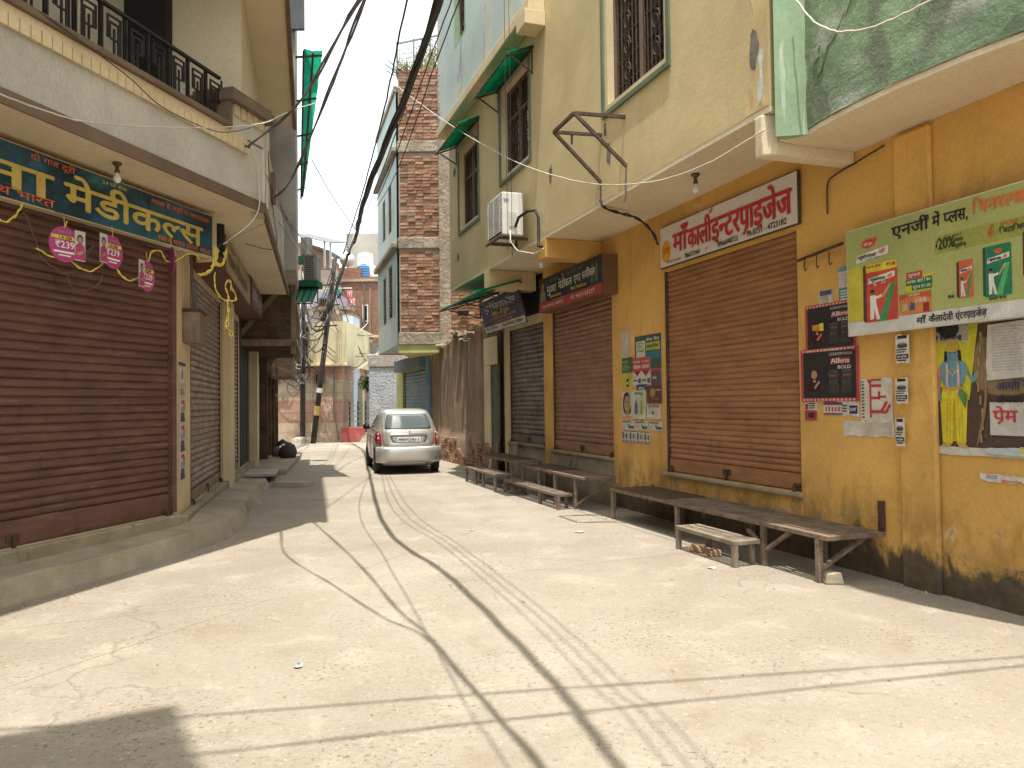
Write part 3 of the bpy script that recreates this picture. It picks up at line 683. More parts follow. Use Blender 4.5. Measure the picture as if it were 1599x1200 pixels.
# street side: pale blue plaster, facing the lane
sideL = 4.6
BS = Fr((xl-sideL*.284, TY+sideL*.959), -73.5)          # x runs towards us, y into the house
wl = MB(); wh = [(2.75,3.55,4.15,5.75),(1.4,2.1,4.1,5.6),(2.8,3.5,6.75,8.2),(1.4,2.05,6.8,8.1)]
wall_holes(wl, 0, sideL, 3.25, 10.55, 0, wh, .1)
wl.quad((0,0,3.25),(0,0,10.55),(0,1.5,10.55),(0,1.5,3.25))
def sub(par, mb, name, m, fr, **kw):                    # a part built in another frame than its thing's
    off = o_base[par.name]; inv = off.fr.M.inverted()
    mb.v = [tuple(inv @ (fr.M @ Vector(v))) for v in mb.v]; return mb.build(name, m, par, **kw)
sub(TH, wl, 'side_wall', m_ltblue, BS)
for a, b, c, d in wh:
    s = MB(); s.box(a, b, .07, .09, c, d); fr = sub(TH, s, 'window', m_dark, BS)
    g = MB(); n = 14
    for i in range(n): g.box(a+.055, b-.055, .035, .05, c+(d-c)*(i+.3)/n, c+(d-c)*(i+.62)/n)
    g.box(a, a+.05, .02, .06, c, d).box(b-.05, b, .02, .06, c, d).box(a+.05, b-.05, .02, .06, c, c+.05).box(a+.05, b-.05, .02, .06, d-.05, d)
    sub(fr, g, 'louvre', m_woodgrey, BS)
for zz in (6.02, 8.78): sub(TH, MB().box(-.05, sideL+.05, -.14, -.004, zz, zz+.16), 'cornice', m_bandc, BS, bevel=.03)
sub(TH, MB().box(.05, sideL-.25, .12, 1.6, 3.3, 10.5), 'core', m_ltblue, BS)
sub(TH, MB().box(-.03, sideL-.02, -.06, 1.7, 10.55, 10.70), 'roof_slab', m_bandc, BS)
MB().box(xl+.02, xr, TY+.02, TY+3, 3.02, 3.248).build('underside_slab', surf('lime_yellow_plaster', (.50,.50,.20), .85), TH)
rl = MB()                                               # mesh railing on the roof
ra = [(xl-.02, TY-.02, 11.15), (xr-1.55, TY-.02, 11.3)]
for i in range(4):
    u = i/3; xx = xl+(1.45)*u; rl.box(xx-.025, xx+.025, TY+.35, TY+.40, 11.05, 12.15+.28*u)
for i in range(22): xx = xl+1.45*i/21; rl.box(xx-.006, xx+.006, TY+.37, TY+.382, 11.05, 12.0+.28*i/21)
for j in range(8): rl.bar((xl, TY+.366, 11.15+.125*j), (xl+1.45, TY+.366, 11.15+.125*j+.28*j/7), .012)
rl.bar((xl, TY+.375, 12.1), (xl+1.45, TY+.375, 12.38), .045); rl.build('roof_railing', plain('dull_green_railing', (.20,.23,.19), .6), TH)
rs = MB()                                               # starter bars left in the roof edge
for i in range(9):
    u = i/9; p = (xl+u*.55, TY-.04, 10.95+.1*u); rs.tube([p, (p[0]-.45+rt.uniform(-.1,.1), p[1]-.1, p[2]+.3+rt.uniform(-.1,.15))], .009, 4)
rs.build('reinforcing_bar', m_rust, TH)
MB().box(-1.52, -1.2, TY-.09, TY-.052, 4.05, 4.2).build('wall_vent', m_dark, TH)
# ground floor of the tall house: blue shutter set in the street line
shutb = thing('corner_shop', 'small shop with blue grey shutter under the overhang of the tall brick house', 'shop', RW, (-15,0,0))
wl = MB(); wall_holes(wl, -18.6, -13.22, 0, 3.02, .06, [(-17.4,-13.7,.30,2.62)], .15); wl.build('shop_wall', surf('yellow_green_plaster', (.42,.40,.17), .85, seed=3), shutb)
shutter(shutb, -17.35, -13.75, .31, 2.6, .15, m_sh_blue, pitch=.11, latch=False)
MB().box(-17.6, -13.5, -.20, .055, 2.63, 3.0).build('shutter_box', plain('faded_blue_paint', (.13,.17,.19), .7), shutb, bevel=.01)
MB().box(-13.32, -13.225, -.06, .05, 0, 3.0).build('pier', surf('bright_blue_post', (.16,.30,.42), .7), shutb)
MB().box(-18.6, -13.22, .25, 3, 0, 3.0).build('core', m_mud, shutb)
wt = MB(); rw = random.Random(4)                        # dry weeds on the roof
for i in range(320):
    x = xl+rw.uniform(0,1.5); y = TY+rw.uniform(0,.7); h = rw.uniform(.2,1.05)*(1.1 if x > xl+.6 else .7); dx, dy = rw.uniform(-.18,.18), rw.uniform(-.15,.15)
    w = .010; z0 = 10.98
    wt.add([(x-w,y,z0),(x+w,y,z0),(x+dx*.5+w*.8,y+dy*.4,z0+h*.6),(x+dx*.5-w*.8,y+dy*.4,z0+h*.6),(x+dx,y+dy,z0+h)], [(0,1,2,3),(3,2,4)])
    for k in range(4):
        u = rw.uniform(.35,1); px, py, pz = x+dx*u, y+dy*u, z0+h*u; a = rw.uniform(0,6); L = rw.uniform(.04,.11)
        wt.add([(px,py,pz),(px+L*math.cos(a),py+L*.3*math.sin(a),pz+L*.5),(px+L*.6*math.cos(a)+.02,py,pz+L*.8)], [(0,1,2)])
wt.build('rooftop_weeds', surf('dry_weeds', (.28,.27,.12), .9, vs=6, var=.4), fr=W0, base=(xl+.7, TY+.3, 11), label='dry straggling weeds growing along the top of the tall brick house', cat='weeds', kind='stuff')
# ------------------------------------------------------------------ the grey plastered building on the left
GB = thing('balcony_building', 'grey textured corner building with railed balcony above the medical shop shutter on the left', 'building', LF, (0,0,0))
BL = -9.0
SL = (-4.2, 0.0, .33, 3.42)
wl = MB(); wall_holes(wl, BL, .05, 0, 3.94, 0, [SL], .10); wl.build('front_wall', m_cream, GB)
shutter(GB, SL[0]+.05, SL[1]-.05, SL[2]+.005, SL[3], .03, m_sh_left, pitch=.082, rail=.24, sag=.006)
wl = MB(); H2 = (1.06, 4.25, .30, 3.3); H3 = (5.55, 7.25, .26, 3.3); HD = (7.45, 9.75, .24, 3.5)
wall_holes(wl, 0, 11.0, 0, 3.94, 0, [H2, H3, HD], .10); sub(GB, wl, 'lane_wall', m_cream, LS)
def shutter_in(par, fr, *a, **k):
    n0 = set(bpy.data.objects.keys())
    e = bpy.data.objects.new('tmp_frame', None); COL.objects.link(e); o_base[e.name] = Base(fr, (0,0,0))
    s = shutter(e, *a, **k)
    T = o_base[par.name]; s.parent = par; s.matrix_parent_inverse = Matrix.Identity(4)
    s.matrix_basis = (T.fr.M @ Matrix.Translation(T.p)).inverted() @ fr.M
    bpy.data.objects.remove(e); return s
shutter_in(GB, LS, H2[0]+.04, H2[1]-.04, H2[2]+.01, H2[3], .03, m_sh_side, pitch=.085)
shutter_in(GB, LS, H3[0]+.04, H3[1]-.04, H3[2]+.01, H3[3], .03, m_sh_side, pitch=.085, latch=False)
d = MB(); d.box(HD[0], HD[1], .05, .07, HD[2], HD[3])
dr = sub(GB, d, 'door', plain('dark_green_steel', (.018,.030,.026), .5), LS)
d = MB()
for i in range(7): xx = HD[0]+.02+(HD[1]-HD[0]-.1)*i/6; d.box(xx, xx+.06, .0, .049, HD[2]+.02, HD[3]-.02)
sub(dr, d, 'door_frame', plain('grey_green_steel', (.05,.065,.06), .45), LS)
sub(GB, MB().box(4.42, 4.9, -.16, -.003, 0, 3.6), 'post', m_cream, LS, bevel=.02)
sub(GB, MB().box(9.80, 10.2, -.20, -.003, 0, 3.7), 'post', m_cream, LS, bevel=.02)
MB().prism_z([(BL,.12),(.0,.12),(-.3,1.2),(BL,1.2)], 0, 3.93).build('core', m_dark, GB)
MB().prism_z([(BL,.95),(1.55,.95),(1.2,2.2),(BL,2.2)], 4.03, 12.6).build('upper_core', m_texgrey, GB)
sub(GB, MB().box(.1, 11, .12, 3.0, 0, 12.6), 'lane_core', m_dark, LS)
# plinth under the shutters
MB().box(BL, .03, -.10, -.003, 0, .325).build('plinth', m_plinth, GB, bevel=.02)
sub(GB, MB().box(.10, 4.40, -.12, -.003, 0, .29), 'plinth', m_plinth, LS, bevel=.02)
sub(GB, MB().box(4.92, 9.78, -.13, -.003, 0, .25), 'plinth', m_plinth, LS, bevel=.02)
# balcony: slab, parapet, coping, teeth, corner pier
oy = -.68; Lb = 7.35
def lfp(x, y): p = LF.w(x, y); return p
cw = LF.w(.81, oy)
def toLF(fr, x, y): q = LF.loc(fr.w(x, y)); return (q.x, q.y)
e1 = toLF(LB, Lb, 0); e2 = toLF(LB, Lb, 1.4)
MB().prism_z([(BL,oy+.02),(.79,oy+.02),toLF(LB,.05,.03),toLF(LB,Lb-.02,.03),toLF(LB,Lb-.02,1.45),(.3,.11),(BL,.11)], 3.945, 4.02).build('balcony_soffit', m_soffit, GB)
pw = MB(); pw.prism_z([(BL,oy),(.81,oy),(.85,oy+.16),(BL,oy+.16)], 4.02, 4.72); pw.build('parapet', m_texgrey, GB)
sub(GB, MB().box(.0, Lb, 0, .15, 4.02, 5.02), 'parapet', m_texgrey, LB)
sub(GB, MB().box(-.02, .30, -.012, .16, 3.93, 5.02), 'edge_strip', m_texgrey, LB)
MB().box(BL, .83, oy-.022, oy+.0, 3.93, 4.055).build('brown_band', m_brownpaint, GB)
sub(GB, MB().box(-.0, Lb, -.024, 0, 3.93, 4.055), 'brown_band', m_brownpaint, LB)
MB().box(BL, .08, oy-.07, oy+.2, 4.735, 4.80).build('coping', m_brownpaint, GB, bevel=.01)
tt = MB(); tt.box(BL, .42, oy-.028, oy-.001, 4.665, 4.733); x = -8.9
while x < .40: tt.box(x, x+.093, oy-.032, oy-.002, 4.555, 4.664); x += .105
tt.build('toothed_moulding', m_cream, GB)
pr = MB(); pr.box(.10, .80, oy-.02, oy+.42, 4.736, 5.05); pier = pr.build('corner_pier', m_texgrey, GB)
MB().box(.02, .92, oy-.12, oy+.50, 5.052, 5.16).box(.06, .88, oy-.08, oy+.46, 5.162, 5.22).build('pier_cap', m_brownpaint, pier, bevel=.012)
MB().box(.04, .099, oy-.05, oy+.3, 4.80, 5.05).build('pier_side', m_brownpaint, pier)
tt = MB(); x = .16
while x < .74: tt.box(x, x+.09, oy-.045, oy-.021, 4.93, 5.05); x += .125
tt.build('toothed_moulding', m_cream, pier)
sub(GB, MB().box(.28, .40, -.03, -.001, 4.06, 5.0), 'corner_strip', m_cream, LB)
# railing with its stepped pattern
rl = MB(); ry = oy+.08; z0, z1 = 4.80, 5.33; rl.box(BL, .04, ry-.02, ry+.02, z1-.03, z1); rl.box(BL, .04, ry-.012, ry+.012, z0+.03, z0+.05)
x = -8.8; k = 0; t = .0085
def vb(x, a, b): rl.box(x-t, x+t, ry-t, ry+t, a, b)
def hb(a, b, z): rl.box(a+t, b-t, ry-t*.9, ry+t*.9, z-t, z+t)
while x < -.15:
    u = .085
    vb(x, z0+.05, z1-.03); vb(x+.4*u, z0+.05, z1-.03)
    b = x+u*1.2
    for q, (lo, hi) in enumerate(((z0+.05, z1-.09), (z0+.05, z1-.15))):
        a, c = b+q*.026, b+u*1.9-q*.026
        if k % 2 == 0: vb(a, lo, hi); vb(c, z0+.22, hi); hb(a, c, hi-.008)
        else: vb(c, lo, hi); vb(a, z0+.22, hi); hb(a, c, hi-.008)
    m = b+u*.95; vb(m, z0+.05, z0+.32); hb(b+.03, b+u*1.9-.03, z0+.22)
    c = b+u*2.4; vb(c, z0+.05, z1-.03)
    x += u*3.6; k += 1
rl.build('railing', surf('black_iron', (.03,.028,.028), .6, .2, vs=9, var=.3), GB)
# upper floor
ub = MB(); wall_holes(ub, BL, 1.62, 4.03, 6.9, .55, [(1.14,1.5,4.05,6.9)], .3); ub.build('upper_wall', m_texgrey, GB)
MB().rect(1.14, 1.5, 4.05, 6.9, .84).build('balcony_door', m_dark, GB)
uA = Vector((-2.90,10.064)); uB = Vector((-4.125,14.766)); dr_ = (uB-uA).normalized(); LU = Fr(uA-dr_*1.2, math.degrees(math.atan2(dr_.y, dr_.x))); LL = (uB-uA).length+1.2
us = MB(); us.box(-.05, LL, .03, 2.2, 6.9, 7.0); sub(GB, us, 'upper_soffit', m_soffit, LU)
c_ = LF.loc(Vector((*(uA-dr_*1.24), 0))); MB().prism_z([(BL,-1.10),(c_.x,-1.10),(c_.x+.35,-.5),(c_.x+.1,.5),(BL,.5)], 6.9, 7.02).build('upper_front_slab', m_soffit, GB)
sub(GB, MB().box(-.08, LL+.02, -.03, .028, 6.86, 7.05), 'upper_band', m_brownpaint, LU)
sub(GB, MB().box(.25, LL, .30, .6, 7.002, 12.5), 'top_wall', m_texgrey, LU)
sub(GB, MB().box(.9, LL-.1, .55, 3, 4.0, 6.895), 'lane_upper_wall', m_soffit, LU)
sub(GB, MB().box(1.35, 1.62, -.06, .16, 4.45, 4.85), 'ledge_block', m_brownpaint, LB)
# a cable-strewn step along both fronts
st = MB()
def P(fr, x, y, z): q = LF.loc(fr.w(x, y, z)); return (q.x, q.y, q.z)
fp = []                                                 # (front bottom, front top, back top) along the step
rs_ = random.Random(8); xs = [BL+i*.35 for i in range(26) if BL+i*.35 < .05]
for x in xs:
    fp.append((P(LF, x, -.60+rs_.uniform(-.02,.02), -.01), P(LF, x, -.49+rs_.uniform(-.025,.025), .19+rs_.uniform(-.02,.015)), P(LF, x, -.05, .205)))
fp.append((P(LF, .32,-.50,-.01), P(LF,.22,-.44,.20), P(LF,.06,-.05,.21)))
for i in range(1, 17):
    x = .62+i*.37; f = 1-.45*i/16
    fp.append((P(LS, x, -.64-.05*math.sin(i)+rs_.uniform(-.03,.03), -.01), P(LS, x, -.56+rs_.uniform(-.03,.03), .20*f+rs_.uniform(-.02,.02)), P(LS, x, -.08, .21*f+.03)))
vs = [v for q in fp for v in q]; fs = []
for i in range(len(fp)-1):
    a = i*3; fs += [(a, a+3, a+4, a+1), (a+1, a+4, a+5, a+2)]
n = len(vs); fs.append((n-3, n-1, n-2)); st.add(vs, fs)
so_ = st.build('step', m_concrete, GB)
sb = MB().hexa([P(LS,*p) for p in [(6.9,-.75,.12),(6.9,-.1,.12),(8.3,-.1,.12),(8.3,-.75,.12),(6.9,-.75,.17),(6.9,-.1,.17),(8.3,-.1,.17),(8.3,-.75,.17)]]); sb.build('stone_step', surf('worn_stone', (.40,.37,.31), .9, vs=3), GB, recalc=True)
sb = MB().hexa([P(LS,*p) for p in [(8.5,-.9,0),(8.5,-.1,0),(14,-.1,0),(14,-1.1,0),(8.5,-.9,.11),(8.5,-.1,.11),(14,-.1,.13),(14,-1.1,.13)]]); sb.build('stone_step', m_concrete, GB, recalc=True)

# ------------------------------------------------------------------ further left: the grey upper house, its sheet, the timber gallery
NH = thing('grey_house', 'narrow grey house rising behind the balcony building with green sheet along its top', 'house', W0, (-5, 15.2, 0))
MB().prism_z([(-8,15.0),(-4.17,15.0),(-4.82,17.5),(-8,17.5)], 4.2, 12.8).build('wall', surf('grey_plaster', (.37,.35,.31), .9, seed=2, stains=(((.2,.18,.15), (2,2,.5), .56,.1,.6),)), NH)
MB().box(-4.30, -3.98, 14.9, 14.998, 8.9, 12.8).build('upper_shutter', plain('slate_paint', (.10,.11,.12), .6), NH)
a0, a1 = at(474, 76, 15.0), at(504, 79, 15.0); b0, b1 = at(470, 308, 19.0), at(475, 300, 19.0)
gs = thing('green_sheet', 'long sloping green fibreglass sheet high on the left side of the lane', 'awning', W0, a0, 'green sheet awnings')
m_ = MB(); n = 30
vs = []
for i in range(n+1):
    u = i/n; l = a0.lerp(b0, u); r = a1.lerp(b1, u); w = .015*math.sin(i*1.57)
    vs += [l+Vector((0,0,w)), l.lerp(r,.5)+Vector((0,0,-.03+w)), r+Vector((0,0,w))]
fs = []
for i in range(n):
    for k in range(2): a = i*3+k; fs.append((a, a+1, a+4, a+3))
m_.add(vs, fs).build('sheet', m_fibre, gs)
m_ = MB()
for u in (.02,.28,.52,.74,.95): m_.bar(a0.lerp(b0,u)+Vector((-.5,0,-.12)), a1.lerp(b1,u)+Vector((0,0,-.03)), .035)
m_.bar(a0+Vector((0,0,-.05)), b0+Vector((0,0,-.05)), .04); m_.bar(a0.lerp(a1,.5)+Vector((0,0,-.06)), b0.lerp(b1,.5)+Vector((0,0,-.05)), .04); m_.build('frame', m_rust, gs)

WH = thing('timber_house', 'dark old house with projecting timber gallery further down the left side', 'house', LS, (11,0,0))
g = MB(); g.box(8.0, 12.5, -1.05, .1, 2.95, 4.4); g.build('gallery', m_wood, WH)
g = MB()
for x in (8.0, 9.4, 10.8, 12.4): g.bar((x, -1.08, 2.7), (x, -1.08, 4.5), .10)
g.bar((7.9,-1.09,3.0),(12.6,-1.09,3.0),.12); g.bar((7.9,-1.09,3.9),(12.6,-1.09,3.9),.07); g.bar((7.93,-1.1,4.45),(7.93,.1,3.0),.10); g.bar((7.95,-1.05,2.93),(7.95,.1,2.93),.14)
g.bar((12.62,-1.05,4.0),(12.62,-.1,2.3),.12); g.build('gallery_frame', m_woodgrey, WH)
g = MB()
for i in range(9): x = 8.1+i*.5; g.bar((x,-1.0,2.90),(x,.1,2.90),.10)
g.build('joist', m_wood, WH)
MB().box(11.0, 19.5, .05, 4, 0, 8.2).build('body', surf('dark_soot_plaster', (.13,.095,.07), .9, stains=(((.24,.17,.11), (2,2,.6), .55, .1, .6),)), WH)
g = MB().box(13.5, 16.5, -.9, .04, 2.4, 3.1); g.build('shop_canopy', m_wood, WH)
for i, (x0, x1, c) in enumerate(((11.1,12.1,(.05,.03,.025)),(12.5,13.6,(.10,.05,.035)),(14.0,15.6,(.06,.05,.045)),(16.0,17.6,(.09,.05,.03)))):
    dd = MB().box(x0, x1, -.02, .045, .2, 2.3); dd.build('door', plain('dark_door_paint', c, .7), WH)
for x in (12.3, 13.8, 15.8, 17.9): MB().box(x-.07, x+.07, -.28, .04, 0, 2.9).build('post', m_wood, WH)
g = MB().bar((11.05,-.12,.2),(11.05,-.12,2.6),.05); g.build('iron_bar', m_alum, WH)
rj = random.Random(2)
jk = thing('shop_clutter', 'dark bundles and sacks heaped on the step before the timber house', 'clutter', LS, (13.5,-.55,.12)); 
for i in range(7):
    x = 12.6+i*.62; y = -.45-rj.random()*.35; r = rj.uniform(.14,.26); b = MB(); b.smooth = True
    b.lathe((x,y,.11), [(r*.75,0),(r,r*.35),(r*1.02,r*.8),(r*.75,r*1.3),(r*.3,r*1.55),(r*.12,r*1.7)], 10)
    for j, v in enumerate(b.v): b.v[j] = (v[0]+rj.uniform(-.02,.02), v[1]+rj.uniform(-.02,.02), v[2])
    b.build('sack', [plain('dark_sack', (.05,.045,.04), .9), plain('brown_sack', (.13,.09,.06), .9), plain('pale_sack', (.25,.22,.18), .9)][i % 3], jk)

# ------------------------------------------------------------------ a neighbour out on the left whose roof corner shades the street
NB = thing('neighbour_building', 'plain plastered building beside the street at the near left', 'building', W0, (-4.5, -3, 0))
MB().prism_z([(-9,-8),(-3.0,-8),(-3.0,.15),(-9,-2.2)], 0, 10.7).build('wall', m_beige, NB)
MB().prism_z([(-9,-8),(-1.2,-8),(-1.05,.30),(-1.91,1.73),(-9,-2.0)], 10.702, 11.05).build('roof_slab', m_soffit, NB)
# ------------------------------------------------------------------ sign boards
GOLD = ink(.62,.47,.12); RED = ink(.50,.035,.045); ORG = ink(.72,.16,.05); BLK = ink(.02,.02,.025); WHT = ink(.72,.70,.66); NAVY = ink(.02,.035,.11); YEL = ink(.72,.58,.05)
def signboard(name, label, fr, x0, x1, z0, z1, yf, depth, face, edge, tilt=0.0):
    t = thing(name, label, 'sign', fr, (x0, yf+depth, z0)); b = MB()
    b.hexa([(x0,yf+tilt,z0),(x1,yf+tilt,z0),(x1,yf+tilt+depth,z0),(x0,yf+tilt+depth,z0),(x0,yf,z1),(x1,yf,z1),(x1,yf+depth,z1),(x0,yf+depth,z1)])
    b.build('board', edge, t, bevel=.004)
    f = MB(); e = .003; f.quad((x0+.01,yf+tilt-e,z0+.01),(x1-.01,yf+tilt-e,z0+.01),(x1-.01,yf-e,z1-.01),(x0+.01,yf-e,z1-.01)); f.build('printed_face', face, t)
    return t
def P2(fr, out): return lambda u, v: fr.pix(u, v, out)

# blue medical board on the left
m_teal = surf('blue_flex_print', (.012,.065,.105), .4, var=.7, vs=2.2, spec=.5, bump=.03, stains=(((.03,.19,.20), (1.1,1.1,1.6), .50, .14, .8), ((.006,.02,.055), (1,1,1), .56, .12, .8)), seed=3)
t = signboard('sign_board', 'faded dark blue medical shop board with big golden lettering over the oxblood shutter', LF, -4.3, .56, 3.37, 3.88, -.13, .11, m_teal, m_cream)
m_ = MB().mat(GOLD); yt = -.137; q = P2(LF, .137)
m_.text('ना', -2.62, 3.475, .25, yt, .80, .03); m_.text('मेडीकल<स', -1.68, 3.465, .25, yt, 2.03, .034)
m_.mat(ORG); m_.text('दो गज दूरी', -2.06, 3.79, .055, yt, .50, .012); m_.text('मास<क है जरूरी', -.52, 3.78, .05, yt, .52, .012); m_.text('मो. 9993932300', .02, 3.775, .05, yt, .46, .014)
m_.text('स<वस<थ भारत', -2.72, 3.405, .075, yt, .92, .014); m_.text('स<वस<थ भारत हमारा भारत', -.42, 3.395, .06, yt, .92, .012)
m_.mat(YEL); m_.text('24 घ<टे सेवा', -1.22, 3.80, .035, yt, .34)
m_.build('lettering', None, t)
m_ = MB(); rr = random.Random(6)
for i in range(9):                                      # printed circuit lines on the flex
    x = rr.uniform(-.9,.3); z = rr.uniform(3.42,3.8); L = rr.uniform(.08,.22); 
    m_.bar((x,yt+.002,z),(x+L,yt+.002,z),.006,.0015); m_.bar((x+L,yt+.002,z),(x+L+.05,yt+.002,z+(.05 if i%2 else -.05)),.006,.0015)
m_.build('printed_lines', ink(.08,.22,.24), t)
MB().box(.565, .60, -.16, .10, 3.33, 3.92).build('end_cap', m_cream, t); MB().box(.605, .70, -.20, .06, 3.40, 3.80).build('meter_box', m_dark, t)

# white shop banner
m_flex = surf('white_flex_banner', (.70,.645,.62), .55, var=.05, vs=2, bump=.12, bd=.01, seed=8)
t = signboard('sign_board', 'white cloth banner with big red painted lettering above the middle brown shutter', RW, .05, 2.60, 3.19, 3.70, -.045, .03, m_flex, m_rust)
m_ = MB().mat(RED); yt = -.053
m_.text('माँ', .37, 3.335, .245, yt, .31, .034); m_.text('काली', .70, 3.325, .245, yt, .48, .034); m_.text('इन<टरप~ाइजेज', 1.19, 3.315, .27, yt, 1.32, .034)
m_.text('श<री', 1.14, 3.625, .045, yt, .07, .01)
m_.mat(BLK); m_.text('श<री नितिन अग<रवाल', .22, 3.225, .035, yt, .32); m_.text('7866272464', .62, 3.225, .055, yt, .33, .008); m_.text('8966048723', 1.30, 3.225, .055, yt, .37, .008); m_.text('Ph.0751 - 4723182', 1.82, 3.228, .06, yt, .62, .008)
m_.mat(ink(.75,.38,.03)).disc(.205, 3.385, .115, yt+.002, 20, .135); m_.mat(ORG).text('जय', .135, 3.34, .10, yt, .15, .015)
m_.mat(ORG).disc(1.07, 3.252, .014, yt); m_.disc(1.75, 3.275, .014, yt); m_.build('lettering', None, t)

# dark board over the second shutter
m_dkflex = surf('dark_blue_flex', (.018,.024,.04), .4, var=.5, vs=3, spec=.5, bump=.03, stains=(((.02,.05,.055), (1.4,1.4,1.4), .52, .14, .8),))
t = signboard('sign_board', 'black and red medical board in a brown box frame over the dull brown shutter', RW, -3.66, -1.20, 3.06, 3.62, -.24, .235, m_dkflex, surf('brown_box_sheet', (.17,.085,.045), .6, var=.12))
yt = -.248; m_ = MB().mat(ink(.42,.06,.055)).rect(-3.65, -1.21, 3.07, 3.215, yt+.002)
m_.mat(WHT).text('मुद<रा', -3.28, 3.335, .125, yt, .40, .012); m_.text('मेडीकल', -2.79, 3.345, .125, yt, .54, .012); m_.text('एण<ड', -2.18, 3.355, .12, yt, .25, .012); m_.text('सर^जीकल', -1.87, 3.36, .12, yt, .44, .012)
m_.text('नया बाजार रोड, ग<वालियर', -3.5, 3.115, .05, yt, .9, .006); m_.text('मो. 9425181237', -2.3, 3.115, .06, yt, .85, .01)
m_.mat(YEL).text('General Store', -3.16, 3.25, .05, yt, .46, .008); m_.text("Pet's Medicine", -2.30, 3.255, .055, yt, .58, .008)
m_.mat(ORG).disc(-2.62, 3.545, .028, yt, 12, .035); m_.mat(ink(.25,.28,.30)).text('शुभ लाभ', -3.15, 3.52, .03, yt, .35); m_.text('Phone 0751 2345', -2.45, 3.53, .03, yt, .55)
m_.mat(ink(.28,.22,.15)).disc(-3.47, 3.46, .055, yt, 14, .075); m_.poly([(-3.60,3.23),(-3.33,3.23),(-3.38,3.38),(-3.44,3.42),(-3.51,3.42),(-3.57,3.36)], yt+.0005)
m_.mat(ink(.09,.17,.08)); 
for xx in (-1.52,-1.38): m_.poly([(xx-.04,3.26),(xx+.04,3.26),(xx+.05,3.45),(xx+.015,3.56),(xx-.03,3.50)], yt)
m_.build('lettering', None, t)

# tilted purple banner
m_pflex = surf('violet_flex', (.05,.045,.11), .45, var=.35, vs=3, bump=.25, bd=.012)
t = signboard('sign_board', 'tilted dark violet medical banner hanging under the low green awning', RW, -6.88, -4.42, 3.0, 3.62, -.36, .02, m_pflex, m_rust, tilt=.17)
m_ = MB(); 
def tilty(z): return -.366+.17*(3.62-z)/.62
m_.mat(ink(.60,.58,.50)); z0, z1 = 3.005, 3.12; m_.quad((-6.87,tilty(z0),z0),(-4.43,tilty(z0),z0),(-4.43,tilty(z1),z1),(-6.87,tilty(z1),z1))
def ttext(mat, s, x, z, h, w, b): 
    n = len(m_.v); m_.mat(mat).text(s, x, z, h, 0, w, b)
    for i in range(n, len(m_.v)): v = m_.v[i]; m_.v[i] = (v[0], tilty(v[2])-.003+v[1], v[2])
ttext(WHT, 'पूजा मेडिसिन एण<ड सर^जिकल', -6.55, 3.39, .13, 1.85, .014); ttext(YEL, 'दवाईयों की दुकान', -6.2, 3.285, .075, 1.1, .012)
ttext(ink(.62,.25,.16), 'हर प<रकार की दवा उपलब<ध', -6.4, 3.20, .06, 1.6, .01); ttext(ink(.62,.25,.16), 'नया बाजार, लश<कर', -6.2, 3.135, .05, 1.2, .01)
ttext(BLK, 'Ph. 2377162', -6.75, 3.035, .06, .75, .012); ttext(BLK, 'Mo. 9270242, 5330642', -5.7, 3.035, .06, 1.15, .012)
m_.build('lettering', None, t)

# two boards along the lane on the left
m_tan = surf('tan_board', (.34,.24,.11), .6, var=.15); m_mar = surf('maroon_board', (.13,.055,.045), .55, var=.2)
t = signboard('sign_board', 'tan board with dark lettering facing the lane beside the yellow twine', LS, 1.2, 5.0, 3.36, 3.84, -.42, .40, m_tan, surf('brown_sheet', (.14,.065,.045), .6))
m_ = MB().mat(ink(.10,.07,.04)); m_.text('प<रकाश मेडिकल स<टोर', 1.5, 3.50, .17, -.427, 2.9, .016); m_.mat(ink(.50,.12,.06)).text('दवाईयाँ', 1.6, 3.74, .05, -.427, .8, .01); m_.build('lettering', None, t)
t = signboard('sign_board', 'maroon board with pale lettering at the far end of the balcony soffit', LS, 5.1, 7.95, 3.40, 3.9, -.44, .42, m_mar, surf('brown_sheet', (.14,.065,.045), .6))
m_ = MB().mat(ink(.5,.45,.42)); m_.text('जनरल स<टोर', 5.3, 3.50, .26, -.447, 2.4, .02); m_.build('lettering', None, t)

# ------------------------------------------------------------------ the big green poster board
t = signboard('poster_board', 'large yellow green advertising banner with cricket drink boxes on the ochre wall', RW, 3.27, 6.3, 2.075, 2.965, -.115, .025, surf('lime_flex_print', (.40,.43,.16), .5, var=.10, vs=1.5, bump=.05), m_white)
m_ = MB(); yb = -.1185; bx = lambda u, v: RW.pix(u, v, .1185)
def R(u0, v0, u1, v1, c, k=0):
    a = bx(u0, v0); b = bx(u1, v1); m_.mat(c).rect(a[0], b[0], b[1], a[1], yb-.0012*k)
def T(s, u0, v, u1, hpx, c, b=.012, k=3):
    a = bx(u0, v); e = bx(u1, v); h = bx(u0, v-hpx)[1]-a[1]; m_.mat(c).text(s, a[0], a[1], h, yb-.0012*k, (e[0]-a[0]) if u1 else None, b)
def TX(s, x, z, w, h, c, b=.012, k=3): m_.mat(c).text(s, x, z, h, yb-.0012*k, w, b)
m_.mat(ink(.62,.61,.585)).rect(3.18, 6.19, 2.085, 2.19, yb); m_.mat(ink(.33,.36,.08)).rect(3.90, 6.19, 2.605, 2.735, yb)
m_.mat(ink(.58,.50,.06)).poly([(3.18,2.195),(3.42,2.195),(3.40,2.52),(3.30,2.66),(3.18,2.62)], yb-.0002)
TX('एनर^जी में प<लस,', 3.57, 2.81, .68, .09, BLK, .02); TX('मिनरल<स', 4.30, 2.825, .42, .088, ORG, .02); TX('एवं विटामिन<स', 4.80, 2.82, .7, .085, BLK, .02)
